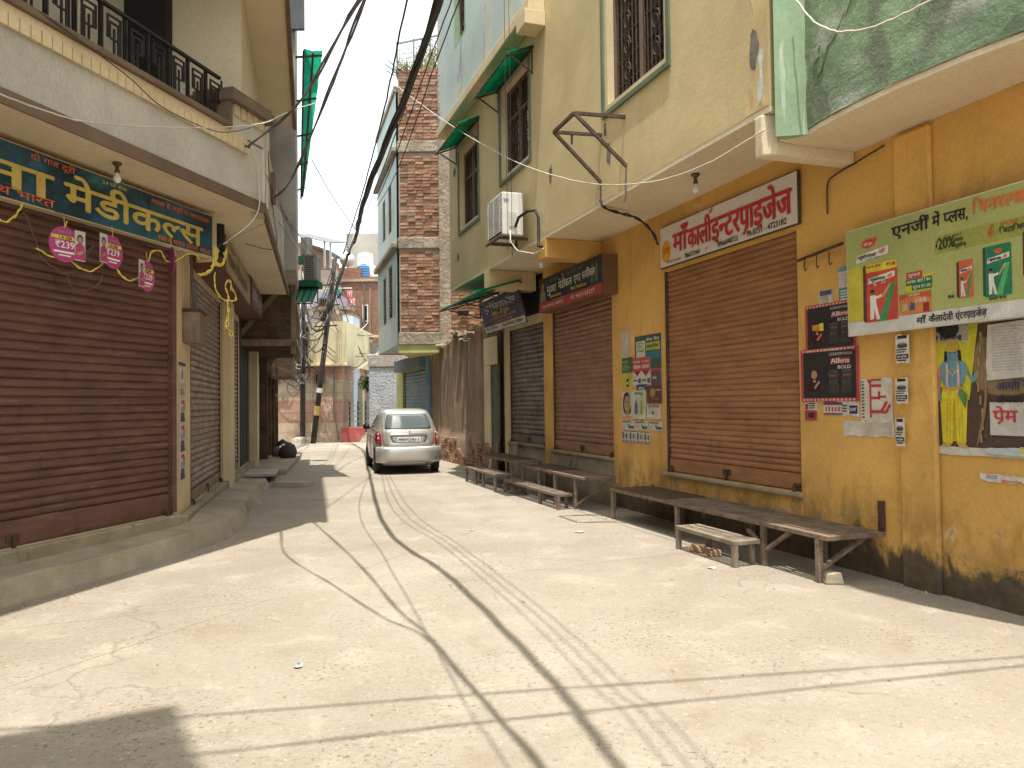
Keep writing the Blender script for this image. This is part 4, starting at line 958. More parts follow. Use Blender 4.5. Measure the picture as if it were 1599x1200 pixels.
m_.mat(BLK).poly([(3.90,2.62),(3.915,2.66),(3.905,2.66),(3.925,2.71),(3.92,2.67),(3.93,2.67)], yb-.003)
TX('20%', 3.93, 2.635, .17, .085, ink(.03,.07,.04), .022); TX('इसमें है', 4.08, 2.705, .09, .014, BLK, 0); TX('ज<यादा', 4.08, 2.665, .11, .026, BLK, .012); TX('ग<लूकोज़', 4.08, 2.625, .14, .026, BLK, .012)
TX('6', 4.44, 2.645, .055, .08, ORG, .022); TX('अतिरिक<त', 4.53, 2.70, .14, .022, ORG, .008); TX('विटामिन<स', 4.53, 2.65, .22, .036, BLK, .014)
m_.mat(ink(.58,.07,.04)).poly([(3.34,2.80),(3.40,2.775),(3.45,2.79),(3.47,2.85),(3.40,2.855),(3.35,2.84)], yb-.001); TX('सीज़र', 3.37, 2.80, .07, .022, WHT, .012)
m_.mat(WHT).poly([(3.28,2.67),(3.54,2.70),(3.545,2.765),(3.29,2.735)], yb-.001); TX('ग<लूकोप<लस', 3.30, 2.70, .16, .03, BLK, .014); TX('-सी', 3.465, 2.715, .06, .03, ORG, .014); TX('असली एनर^जी', 3.38, 2.682, .10, .012, BLK, 0)
def drinkbox(x, z, w, h, c, k, full=True):
    m_.mat(ink(.10,.04,.03) if c[0] > .3 else ink(.02,.08,.05)).poly([(x-.035*w/.2,z+.015),(x,z),(x,z+h),(x-.03*w/.2,z+h-.005)], yb-.001)
    m_.mat(ink(*c)).rect(x, x+w, z, z+h, yb-.0015)
    m_.mat(ink(.06,.28,.10) if c[0] > .3 else ink(.10,.42,.16)).poly([(x+w*.38,z),(x+w*.62,z),(x+w*.95,z+h*.62),(x+w*.80,z+h*.62)], yb-.002)
    m_.mat(WHT).poly([(x+w*.06,z+h*.66),(x+w*.92,z+h*.72),(x+w*.94,z+h*.82),(x+w*.08,z+h*.76)], yb-.002)
    m_.mat(BLK).text('ग<लूकोप<लस', x+w*.12, z+h*.705, h*.05, yb-.003, w*.5, .01); m_.mat(ORG).text('-सी', x+w*.65, z+h*.72, h*.05, yb-.003, w*.2, .01)
    m_.mat(ink(.62,.12,.06)).disc(x+w*.5, z+h*.88, w*.16, yb-.002, 12, h*.05)
    m_.mat(ink(.22,.11,.07)).disc(x+w*.20, z+h*.50, w*.075, yb-.0035, 12, h*.04); m_.mat(BLK).poly([(x+w*.12,z+h*.51),(x+w*.28,z+h*.51),(x+w*.26,z+h*.555),(x+w*.15,z+h*.555)], yb-.004)
    m_.mat(WHT).poly([(x+w*.12,z+h*.46),(x+w*.30,z+h*.46),(x+w*.33,z+h*.28),(x+w*.44,z+h*.04),(x+w*.33,z+h*.03),(x+w*.26,z+h*.22),(x+w*.24,z+h*.05),(x+w*.12,z+h*.04),(x+w*.12,z+h*.28)], yb-.003)
    m_.poly([(x+w*.28,z+h*.43),(x+w*.50,z+h*.46),(x+w*.50,z+h*.41),(x+w*.28,z+h*.38)], yb-.0033); m_.mat(ink(.52,.36,.16)).poly([(x+w*.50,z+h*.42),(x+w*.55,z+h*.40),(x+w*.82,z+h*.60),(x+w*.75,z+h*.62)], yb-.004)
drinkbox(3.385, 2.17, .215, .47, (.55,.075,.05), 1); m_.mat(YEL).rect(3.385, 3.60, 2.575, 2.64, yb-.0022); TX('लन<च बैग', 3.39, 2.61, .10, .018, RED, .008); TX('₹120', 3.53, 2.60, .06, .026, RED, .012)
TX('6', 3.44, 2.46, .02, .03, WHT, .012); TX('25', 3.49, 2.47, .035, .03, WHT, .012)
m_.mat(ink(.50,.10,.05)).rect(3.61, 3.85, 2.19, 2.35, yb-.0015); m_.mat(ink(.62,.22,.06)).poly([(3.61,2.19),(3.85,2.20),(3.85,2.30),(3.72,2.335),(3.61,2.30)], yb-.002); TX('Larsers', 3.68, 2.335-.005, .09, .022, WHT, .01); TX('रंगोली', 3.73, 2.27, .09, .03, WHT, .008)
m_.mat(ink(.05,.10,.25)).poly([(3.69,2.22),(3.73,2.22),(3.73,2.27),(3.70,2.285)], yb-.003); m_.mat(ink(.5,.45,.3)).poly([(3.63,2.22),(3.68,2.225),(3.675,2.28),(3.64,2.275)], yb-.003); m_.mat(ink(.3,.03,.03)).rect(3.79, 3.835, 2.20, 2.265, yb-.003)
m_.mat(ink(.55,.50,.03)).rect(3.66, 3.87, 2.36, 2.48, yb-.001); m_.mat(RED).rect(3.67, 3.79, 2.46, 2.51, yb-.002); TX('मुफ<त', 3.685, 2.475, .09, .024, WHT, .012)
m_.mat(ink(.03,.16,.04)).rect(3.665, 3.865, 2.41, 2.458, yb-.002); m_.rect(3.71, 3.86, 2.368, 2.412, yb-.0025); TX('लक<सर आर^ट किट', 3.675, 2.425, .18, .024, WHT, .01); TX('मूल<य ₹110', 3.72, 2.38, .13, .024, WHT, .012)
drinkbox(4.13, 2.255, .155, .265, (.58,.13,.06), 1); drinkbox(4.42, 2.235, .19, .345, (.02,.20,.10), 1); drinkbox(4.72, 2.33, .17, .30, (.60,.50,.05), 1); drinkbox(5.0, 2.30, .2, .36, (.55,.075,.05), 1)
TX('मैंगो', 4.02, 2.265, .06, .022, BLK, .008); TX('क<लासिक', 4.44, 2.212, .13, .02, BLK, .008); TX('नींबू', 4.75, 2.30, .09, .02, BLK, .008)
TX('माँ कैलादेवी एंटरप~ाइजेज़', 3.74, 2.112, .68, .05, BLK, .018); TX('मो. 98262', 5.1, 2.112, .5, .055, BLK, .016)
XO = [3.18,3.385,3.60,3.85,4.13,4.42,4.61,6.2]; XN = [3.28,3.49,3.81,4.12,4.36,4.57,4.76,6.3]
def remap(x):
    for i in range(7):
        if x <= XO[i+1] or i == 6: return XN[i]+(x-XO[i])*(XN[i+1]-XN[i])/(XO[i+1]-XO[i])
m_.v = [(remap(v[0]), v[1], v[2]) for v in m_.v]; m_.build('printed_design', None, t)

# ------------------------------------------------------------------ posters pasted on the walls
def poster(label, fr, c0, c1, draw, back=None, out=.006, name='poster', group=None, tilt=0):
    x0, z1 = fr.pix(*c0, out); x1, z0 = fr.pix(*c1, out); w, h = x1-x0, z1-z0
    b = MB().mat(back or m_paper); rr = random.Random(int(c0[0]*7+c0[1])); k = 9; y = -out
    top = [(x0+w*i/k, z1+rr.uniform(-.012,.006)) for i in range(k, -1, -1)]; bot = [(x0+w*i/k, z0+rr.uniform(-.008,.012)) for i in range(k+1)]
    ol = [(px, pz+tilt*(px-x0)) for px, pz in bot+top]; b.prism_y(ol, y, y+.003)
    class D: pass
    d = D(); d.b = b
    def r(a, bb, c, e, m, l=1): b.mat(m); p = [(x0+a*w, z0+c*h),(x0+bb*w, z0+c*h),(x0+bb*w, z0+e*h),(x0+a*w, z0+e*h)]; b.poly([(q[0], q[1]+tilt*(q[0]-x0)) for q in p], y-.0012*l)
    def p(pts, m, l=1):
        if len(pts) >= 5:                               # soften drawn outlines
            for _ in range(2): pts = [q for i in range(len(pts)) for q in ((pts[i][0]*.75+pts[(i+1) % len(pts)][0]*.25, pts[i][1]*.75+pts[(i+1) % len(pts)][1]*.25), (pts[i][0]*.25+pts[(i+1) % len(pts)][0]*.75, pts[i][1]*.25+pts[(i+1) % len(pts)][1]*.75))]
        b.mat(m); b.poly([(x0+a*w, z0+c*h+tilt*a*w) for a, c in pts], y-.0012*l)
    def t(s, a, c, wid, hh, m, l=4, bold=.012): b.mat(m); b.text(s, x0+a*w, z0+c*h+tilt*a*w, hh*h, y-.0012*l, wid*w, bold)
    def o(a, c, ra, rc, m, l=2): b.mat(m); b.disc(x0+a*w, z0+c*h+tilt*a*w, ra*w, y-.0012*l, 18, rc*h)
    d.r, d.p, d.t, d.o = r, p, t, o; draw(d)
    return b.build(name, None, None, fr=fr, base=((x0+x1)/2, 0, z0), label=label, cat='poster', group=group)
SKIN = ink(.42,.24,.15); HAIR = ink(.02,.015,.012)
def lines(d, a, b, c0, c1, n, m=BLK, l=2):
    rr = random.Random(n*7+int(c0*100))
    for i in range(n): z = c1-(c1-c0)*(i+.5)/n; d.r(a, a+(b-a)*rr.uniform(.7,1), z, z+(c1-c0)/n*.45, m, l)
def face(d, x, y, s, sari):
    d.p([(x-1.3*s,y-3.6*s),(x+1.4*s,y-3.6*s),(x+1.25*s,y-1.9*s),(x+.5*s,y-1.2*s),(x-.5*s,y-1.2*s),(x-1.2*s,y-2.0*s)], sari, 2)
    d.p([(x-.25*s,y-1.6*s),(x+.25*s,y-1.6*s),(x+.25*s,y-.8*s),(x-.25*s,y-.8*s)], SKIN, 3)
    d.o(x, y, .85*s, 1.15*s, HAIR, 3); d.o(x, y-.1*s, .55*s, .85*s, SKIN, 4); d.r(x-.3*s, x-.1*s, y+.05*s, y+.13*s, HAIR, 5); d.r(x+.1*s, x+.3*s, y+.05*s, y+.13*s, HAIR, 5); d.r(x-.16*s, x+.16*s, y-.55*s, y-.45*s, RED, 5)
    d.p([(x-.1*s,y-2.6*s),(x+.9*s,y-1.3*s),(x+1.1*s,y-1.6*s),(x+.15*s,y-3.0*s)], SKIN, 4)
def blackposter(d, mask):
    d.r(0,1,0,1,ink(.45,.05,.06),1); d.r(.05,.95,.07,.94,ink(.02,.019,.02),2)
    for i in range(3): 
        d.b.mat(ink(.06,.058,.058)) 
    face(d, .25, .52, .095, ink(.33,.03,.04))
    if mask: d.r(.16,.36,.46,.58,ink(.60,.22,.03),6); d.r(.31,.39,.44,.60,YEL,7)
    d.t('CONDOM WALA', .52, .85, .38, .055, ink(.5,.48,.45)); d.r(.54,.86,.69,.80,ink(.40,.04,.05),3); d.t('All', .55, .705, .14, .10, WHT, 5); d.t('force', .68, .71, .18, .085, WHT, 5); d.t('BOLD', .66, .60, .22, .065, WHT, 4)
    for a in (.50,.72): d.r(a,a+.17,.16,.55,ink(.045,.043,.045),3); d.r(a+.02,a+.15,.46,.50,ink(.18,.08,.06),4); d.t('BOLD', a+.02, .33, .13, .06, ink(.14,.13,.12), 4); d.p([(a,.55),(a+.17,.55),(a+.15,.58),(a+.02,.58)], ink(.09,.085,.085), 3)
    for i in range(14): d.r(.04+i*.066,.075+i*.066,.945,.985,ink(.60,.42,.40),3); d.r(.04+i*.066,.075+i*.066,.015,.055,ink(.60,.42,.40),3)
poster('black poster edged in red, the upper of the pair beside the middle shutter', RW, (1257,480), (1338,545), lambda d: blackposter(d, True), out=.008, tilt=0)
poster('black poster edged in red, the lower of the pair beside the middle shutter', RW, (1250,548), (1343,627), lambda d: blackposter(d, False), out=.010)
# poster wall between the two shutters
def p_green(d): d.r(0,1,0,1,ink(.05,.09,.06)); d.r(.06,.42,.15,.85,ink(.50,.55,.36),2); d.r(.45,.95,.55,.78,ink(.42,.44,.06),2); d.r(.45,.95,.30,.52,ink(.03,.17,.25),2); d.t('केश तेल', .46, .82, .48, .09, WHT); d.t('नया पैक', .48, .62, .42, .09, ink(.03,.12,.05)); face(d, .35, .18, .06, ink(.3,.1,.1)); lines(d, .1, .38, .5, .8, 4)
def p_redtri(d): d.r(0,1,.5,1,ink(.48,.07,.05)); d.t('दंत रक<षक', .06, .80, .40, .08, WHT); d.t('दंत रक<षक', .54, .80, .40, .08, WHT); d.r(.06,.46,.60,.72,ink(.60,.40,.38),3); d.r(.54,.94,.60,.72,ink(.60,.40,.38),3); d.p([(.03,.5),(.49,.5),(.26,.30)], ink(.48,.07,.05), 2); d.p([(.51,.5),(.97,.5),(.74,.30)], ink(.48,.07,.05), 2); d.p([(.12,.5),(.42,.5),(.27,.34)], ink(.10,.06,.06), 3); d.p([(.60,.5),(.9,.5),(.75,.34)], ink(.10,.06,.06), 3); d.r(.33,.46,.05,.22,ink(.08,.06,.25),3); d.r(.84,.97,.05,.22,ink(.08,.06,.25),3); d.t('सेंसिटिव', .05, .12, .25, .06, NAVY); d.t('सेंसिटिव', .55, .12, .25, .06, NAVY)
def p_yellow(d): d.r(0,1,.5,1,ink(.05,.13,.04)); d.r(0,1,0,.5,ink(.50,.45,.04)); d.t('आयुर^वेद', .08, .82, .6, .08, ink(.4,.5,.2)); lines(d, .08, .8, .55, .75, 3, ink(.25,.35,.15)); d.r(.4,.62,.04,.30,ink(.03,.03,.03),3); d.r(.44,.58,.12,.2,WHT,4); d.o(.75,.35,.15,.1,ink(.5,.3,.12),3)
def p_face(d): d.r(0,1,0,1,ink(.50,.46,.42)); d.p([(.15,.05),(.95,.02),(.85,.55),(.75,.95),(.35,.98),(.1,.7)], HAIR, 2); d.o(.55,.48,.32,.36,SKIN,3); d.o(.48,.30,.12,.03,ink(.55,.4,.36),4); d.r(.36,.48,.54,.575,HAIR,4); d.r(.62,.74,.54,.575,HAIR,4); d.p([(.35,.05),(.8,.05),(.7,.22),(.42,.22)], SKIN, 3)
def p_bottle(d): d.r(0,1,0,1,ink(.48,.52,.38)); d.t('शैम<पू', .2, .84, .6, .08, ink(.05,.2,.05)); d.p([(.2,.15),(.45,.15),(.44,.5),(.37,.58),(.37,.66),(.28,.66),(.28,.58),(.21,.5)], ink(.14,.09,.28), 2); d.p([(.58,.15),(.82,.15),(.81,.5),(.74,.58),(.74,.66),(.65,.66),(.65,.58),(.59,.5)], ink(.30,.36,.06), 2)
def p_brown(d): d.r(0,1,0,1,ink(.12,.035,.03)); d.o(.4,.6,.2,.28,ink(.35,.16,.06),2); d.o(.42,.62,.1,.14,SKIN,3); d.t('स<वाद', .6, .7, .35, .09, WHT); d.t('मसाला', .3, .2, .5, .08, ink(.5,.3,.1))
def p_white3(d): d.r(.1,.9,.75,.95,ink(.3,.2,.15)); lines(d, .12, .8, .35, .7, 4, ink(.45,.42,.40)); d.r(.4,.5,.3,.5,NAVY,3)
def p_foot(d): d.t('कोलगेट', .06, .7, .7, .2, ink(.1,.1,.1)); d.r(.55,.95,.15,.4,ink(.03,.13,.06),2); d.r(.5,.6,.3,.55,ink(.04,.2,.08),3); lines(d, .05, .4, .1, .5, 3, ink(.35,.33,.3))
def p_mini(d): d.r(.05,.95,.92,.97,NAVY); d.r(.1,.3,.3,.85,ink(.08,.08,.09),2); d.r(.6,.75,.35,.75,ink(.10,.12,.05),2); lines(d, .35, .95, .4, .8, 4, ink(.3,.3,.3)); d.r(.1,.9,.05,.2,ink(.35,.03,.04),2); d.t('₹10', .4, .06, .3, .13, WHT)
PG = 'posters crowded on the pier between two shutters'
poster('dark green hair oil poster, topmost of the crowded pier', RW, (991,527), (1033,575), p_green, out=.008, group=PG)
poster('tall blank grey paper strip above the crowded posters', RW, (970,518), (981,560), lambda d: lines(d, .1, .9, .05, .95, 12, ink(.50,.47,.42)), group=PG)
poster('green and yellow herbal poster at the left of the crowded pier', RW, (971,560), (989,606), p_yellow, out=.009, group=PG)
poster('red and white toothpaste poster with twin triangles', RW, (988,560), (1016,600), p_redtri, out=.013, group=PG)
poster('dark grey and red toothpaste poster beside the twin triangles', RW, (1017,577), (1033,602), lambda d: (d.r(0,1,0,1,ink(.08,.075,.08)), d.r(0,1,.85,1,ink(.45,.03,.04),2), d.r(.1,.6,.35,.6,ink(.35,.03,.04),2), d.t('सफेद', .15, .4, .4, .15, WHT)), out=.0105, group=PG)
poster('small blue strip poster in the middle of the crowded pier', RW, (994,601), (1010,612), lambda d: (d.r(0,1,0,1,ink(.03,.05,.16)), d.t('ऑफर', .2, .3, .6, .35, WHT)), out=.012, group=PG)
poster('poster with a smiling dark haired woman close up', RW, (971,612), (987,650), p_face, out=.007, group=PG)
poster('pale green poster with two shampoo bottles', RW, (986,610), (1009,655), p_bottle, out=.0125, group=PG)
poster('dark maroon spice poster at the right of the pale green one', RW, (1010,603), (1034,630), p_brown, out=.0095, group=PG)
poster('white poster with three small brown packs below the maroon one', RW, (1010,631), (1032,655), p_white3, out=.008, group=PG)
for i, (a, b) in enumerate(((971,991),(992,1012),(1013,1035))):
    poster(['white toothpaste strip with a green pack, left of its row', 'white toothpaste strip with a green pack, middle of its row', 'white toothpaste strip with a green pack, right of its row'][i], RW, (a, 655+i), (b, 672+i), p_foot, out=.010, group=PG)
for i in range(4):
    a = 971+i*11.5; poster(['first', 'second', 'third', 'fourth'][i]+' from the left in the bottom row of small sachet posters', RW, (a, 672+i*.9), (a+11, 692+i*.9), p_mini, out=.008, group='row of small sachet posters')
# scraps right of the middle shutter
poster('small white notice with a dark blue heading above the black posters', RW, (1279,455), (1300,472), lambda d: (d.r(.05,.95,.6,.95,ink(.08,.09,.16)), lines(d, .05, .95, .1, .55, 3, ink(.3,.3,.3))))
poster('pale blue notice half hidden behind the green banner', RW, (1309,418), (1338,470), lambda d: (d.r(0,1,0,.42,ink(.07,.26,.33)), d.r(.1,.9,.5,.8,ink(.55,.50,.52),2), d.r(0,1,.86,.98,ink(.15,.3,.38),2), lines(d, .1, .9, .05, .35, 4, WHT)))
poster('small cream label below the lower black poster, left of three', RW, (1256,628), (1277,643), lambda d: (d.r(.05,.3,.2,.8,ink(.25,.05,.05)), lines(d, .35, .95, .2, .9, 3)))
poster('small red square label pasted lowest under the black posters', RW, (1257,641), (1276,657), lambda d: (d.r(0,1,0,1,ink(.40,.04,.05)), d.r(.3,.8,.25,.75,BLK,2)))
poster('small cream label with a row of red bottles, middle of three', RW, (1286,628), (1316,648), lambda d: (d.r(0,1,.75,1,ink(.15,.05,.12)), [d.r(.1+i*.17,.18+i*.17,.25,.6,RED,2) for i in range(5)], d.r(0,1,0,.12,ink(.1,.05,.2),2)))
poster('small white and navy label torn at the corner, right of three', RW, (1314,628), (1342,650), lambda d: (d.r(.45,.9,.15,.75,NAVY), d.t('दवा', .5, .35, .35, .25, WHT), lines(d, .05, .4, .2, .8, 3)))
poster('torn white poster with big red letters turned on its side', RW, (1344,592), (1395,660), lambda d: (d.r(.62,.80,.55,.60,RED), d.r(.28,.34,.10,.97,RED,2), d.r(.22,.34,.90,.97,RED,2), d.r(.34,.66,.80,.86,RED,2), d.r(.34,.66,.94,.985,RED,2), d.r(.34,.62,.52,.58,RED,2), d.r(.55,.62,.52,.70,RED,2), d.r(.34,.75,.20,.27,RED,2), d.p([(.62,.27),(.72,.27),(.86,.45),(.80,.49)], RED, 2), d.p([(.72,.2),(.82,.2),(.95,.38),(.9,.42)], RED, 2), lines(d, .03, .12, .05, .95, 12)), out=.007)
poster('blank white torn paper low on the wall under the sideways red letters', RW, (1317,655), (1397,684), lambda d: d.r(.45,.95,.12,.85,ink(.50,.44,.38)))
def p_copy(d): d.r(.15,.85,.86,.97,BLK); d.o(.5,.62,.38,.09,ink(.05,.05,.05)); d.r(.15,.85,.55,.62,ink(.08,.08,.08),3); d.r(.3,.7,.66,.72,ink(.3,.3,.3),3); lines(d, .06, .94, .34, .5, 2); d.r(.05,.95,.16,.32,ink(.06,.06,.06),2); d.t('ऋण सुविधा', .15, .2, .7, .07, WHT); lines(d, .1, .9, .03, .13, 1)
for i, (a, b) in enumerate((((1398,524),(1420,567)), ((1398,591),(1418,630)), ((1398,653),(1413,697)))):
    poster(['black and white car loan notice on the pilaster, just under the green banner', 'black and white car loan notice in the middle of the pilaster', 'black and white notice on the pilaster, lowest of three'][i], RW, a, b, p_copy, out=.094, group='photocopied notices down the pilaster')
# devotional poster
def p_dev(d):
    d.r(0,1,0,1,ink(.50,.49,.44)); d.r(.03,1,.06,.99,ink(.075,.045,.035),2); d.p([(.03,.42),(.24,.42),(.30,.99),(.03,.99)], ink(.50,.46,.03), 3); d.p([(.03,.42),(.22,.42),(.20,.55),(.10,.50),(.03,.55)], ink(.16,.17,.06), 4)
    op, oo, orr = d.p, d.o, d.r
    d.p = lambda pts, m, l=1: op([(u, v*.92) for u, v in pts], m, l); d.o = lambda a, c, ra, rc, m, l=2: oo(a, c*.92, ra, rc*.92, m, l); d.r = lambda a, e, c, f, m, l=1: orr(a, e, c*.92, f*.92, m, l)
    BL_ = ink(.13,.27,.36); YY = ink(.60,.50,.03); x = .145
    d.p([(x-.075,.10),(x-.012,.10),(x+.012,.46),(x-.085,.46)], YY, 5); d.p([(x+.015,.10),(x+.07,.10),(x+.085,.46),(x-.004,.46)], YY, 5); d.p([(x-.085,.455),(x+.085,.455),(x+.062,.57),(x-.062,.57)], YY, 5)
    d.p([(x-.014,.11),(x+.014,.11),(x+.006,.44),(x-.002,.44)], ink(.40,.31,.02), 5.5)
    d.p([(x-.065,.55),(x+.065,.55),(x+.085,.76),(x+.035,.80),(x-.035,.80),(x-.085,.76)], BL_, 6)   # chest
    d.p([(x-.085,.76),(x-.055,.77),(x-.09,.56),(x-.07,.44),(x-.095,.44),(x-.125,.57)], BL_, 7); d.p([(x+.085,.76),(x+.055,.77),(x+.10,.62),(x+.15,.70),(x+.165,.68),(x+.11,.56)], BL_, 7)
    d.p([(x-.095,.74),(x-.065,.76),(x-.10,.40),(x-.115,.12),(x-.155,.10),(x-.13,.40)], ink(.42,.19,.12), 8)
    d.p([(x+.04,.56),(x+.085,.50),(x+.075,.38),(x+.03,.50)], ink(.07,.20,.06), 8)
    d.o(x, .845, .035, .055, BL_, 7); d.p([(x-.045,.86),(x+.045,.86),(x+.035,.92),(x,.985),(x-.035,.92)], ink(.50,.33,.05), 8); d.p([(x-.05,.87),(x-.03,.87),(x-.035,.78),(x-.055,.78)], HAIR, 6); d.p([(x+.05,.87),(x+.03,.87),(x+.035,.78),(x+.055,.78)], HAIR, 6)
    for e in (-1, 1):
        d.r(x+e*.015-.006, x+e*.015+.006, .85, .857, HAIR, 9); d.p([(x+e*.025,.77),(x+e*.04,.77),(x+e*.045,.60),(x+e*.03,.50),(x+e*.02,.50),(x+e*.03,.60)], ink(.55,.42,.38), 9)
        d.p([(x+e*.01,.10),(x+e*.065,.10),(x+e*.085,.065),(x+e*.03,.065)], ink(.45,.30,.06), 7)
    d.r(x-.012,x+.012,.805,.81,RED,9)
    for q in (-.05,-.03,.03,.05): d.p([(x+q,.11),(x+q+.006,.11),(x+q*.8+.004,.52),(x+q*.8,.52)], ink(.46,.37,.02), 6)
    for q in range(7): d.o(x-.035+.012*q, .72-.018*(3-abs(q-3)), .006, .012, ink(.55,.40,.10), 10)
    d.r(x-.062, x+.062, .545, .57, ink(.45,.28,.05), 10); d.p, d.o, d.r = op, oo, orr
    for i in range(9): d.r(x+.155+i*.001*0+.012*math.sin(i), x+.167+.012*math.sin(i), .10+i*.095, .165+i*.095, ink(.30,.22,.10), 8)
    d.p([(x+.13,.08),(x+.145,.08),(x+.20,.35),(x+.205,.62),(x+.19,.90),(x+.18,.90),(x+.192,.62),(x+.185,.36)], ink(.24,.15,.07), 9)
    d.p([(.27,.45),(.62,.45),(.58,.68),(.44,.74),(.33,.92),(.27,.78)], ink(.22,.15,.08), 3)
    d.p([(.34,.56),(.60,.58),(.585,.98),(.36,.97)], ink(.52,.49,.45), 9); lines(d, .38, .56, .62, .95, 16, ink(.40,.38,.36), 10)
    d.r(.36,.80,.16,.40,ink(.50,.47,.45),9); d.t('आयोजि', .40, .49, .19, .06, NAVY, 12); d.t('कार^यक<रम', .62, .50, .24, .06, WHT, 12)
    d.t('वान श<री', .60, .84, .3, .075, WHT, 12, .02); d.t('र निर^मा', .62, .72, .25, .07, ink(.62,.30,.25), 12, .02); d.t('के', .72, .61, .08, .065, ink(.62,.30,.25), 12, .02)
    d.t('सोमवार', .40, .395, .14, .05, BLK, 12); d.t('दिनाक', .62, .395, .14, .05, BLK, 12); d.t('प~ेम', .38, .26, .13, .09, RED, 12, .02); d.t('चाय', .55, .26, .17, .09, RED, 12, .02); d.t('( दोपहर )', .66, .19, .15, .045, BLK, 12)
    d.t('आ', .70, .10, .06, .06, YEL, 12, .02); d.t('समस<त मेडी', .52, .03, .32, .06, YEL, 12, .02)
    d.p([(.32,.02),(.60,.015),(.66,.06),(.50,.08),(.40,.065),(.34,.07)], ink(.45,.52,.56), 11)
poster('large torn yellow and brown devotional poster with a standing figure in a yellow dhoti', RW, (1452,512), (1760,728), p_dev, out=.008)
poster('small torn film poster strip above the devotional poster', RW, (1446,505), (1512,532), lambda d: (d.r(0,1,0,1,ink(.36,.33,.28)), d.o(.55,.6,.25,.42,BLK), d.r(.03,.4,.5,.85,ink(.05,.05,.05),2), d.t('Self Earning', .06, .12, .8, .25, BLK)), out=.014)
poster('torn white label low on the wall under the devotional poster', RW, (1530,738), (1600,757), lambda d: (d.r(.15,.4,.3,.8,ink(.3,.33,.4)), d.r(.5,.95,.05,.3,ink(.45,.2,.15),2)))
# corner pier posters on the left
for i, (a, b) in enumerate((((279,565),(290,620)), ((279,622),(290,660)), ((279,662),(290,706)), ((279,708),(290,748)))):
    poster(['calendar notice with a red figure on the cream corner pier, topmost', 'faded portrait handbill on the corner pier, just below the calendar', 'faded portrait handbill on the corner pier, third from the top', 'faded portrait handbill on the corner pier, lowest'][i], LS, a, b,
        (lambda d: (d.r(0,1,.9,1,BLK), d.p([(.4,.5),(.6,.5),(.65,.7),(.5,.85),(.35,.7)], RED), d.r(.05,.95,.25,.4,ink(.45,.42,.2)), lines(d, .1, .9, .03, .22, 4))) if i == 0 else (lambda d: (d.o(.55,.85,.25,.08,RED), d.o(.5,.55,.2,.12,SKIN), d.p([(.2,.05),(.9,.05),(.75,.42),(.3,.42)], BLK), d.r(.6,.9,.5,.8,ink(.2,.25,.3)))), out=.008, group='handbills down the corner pier')
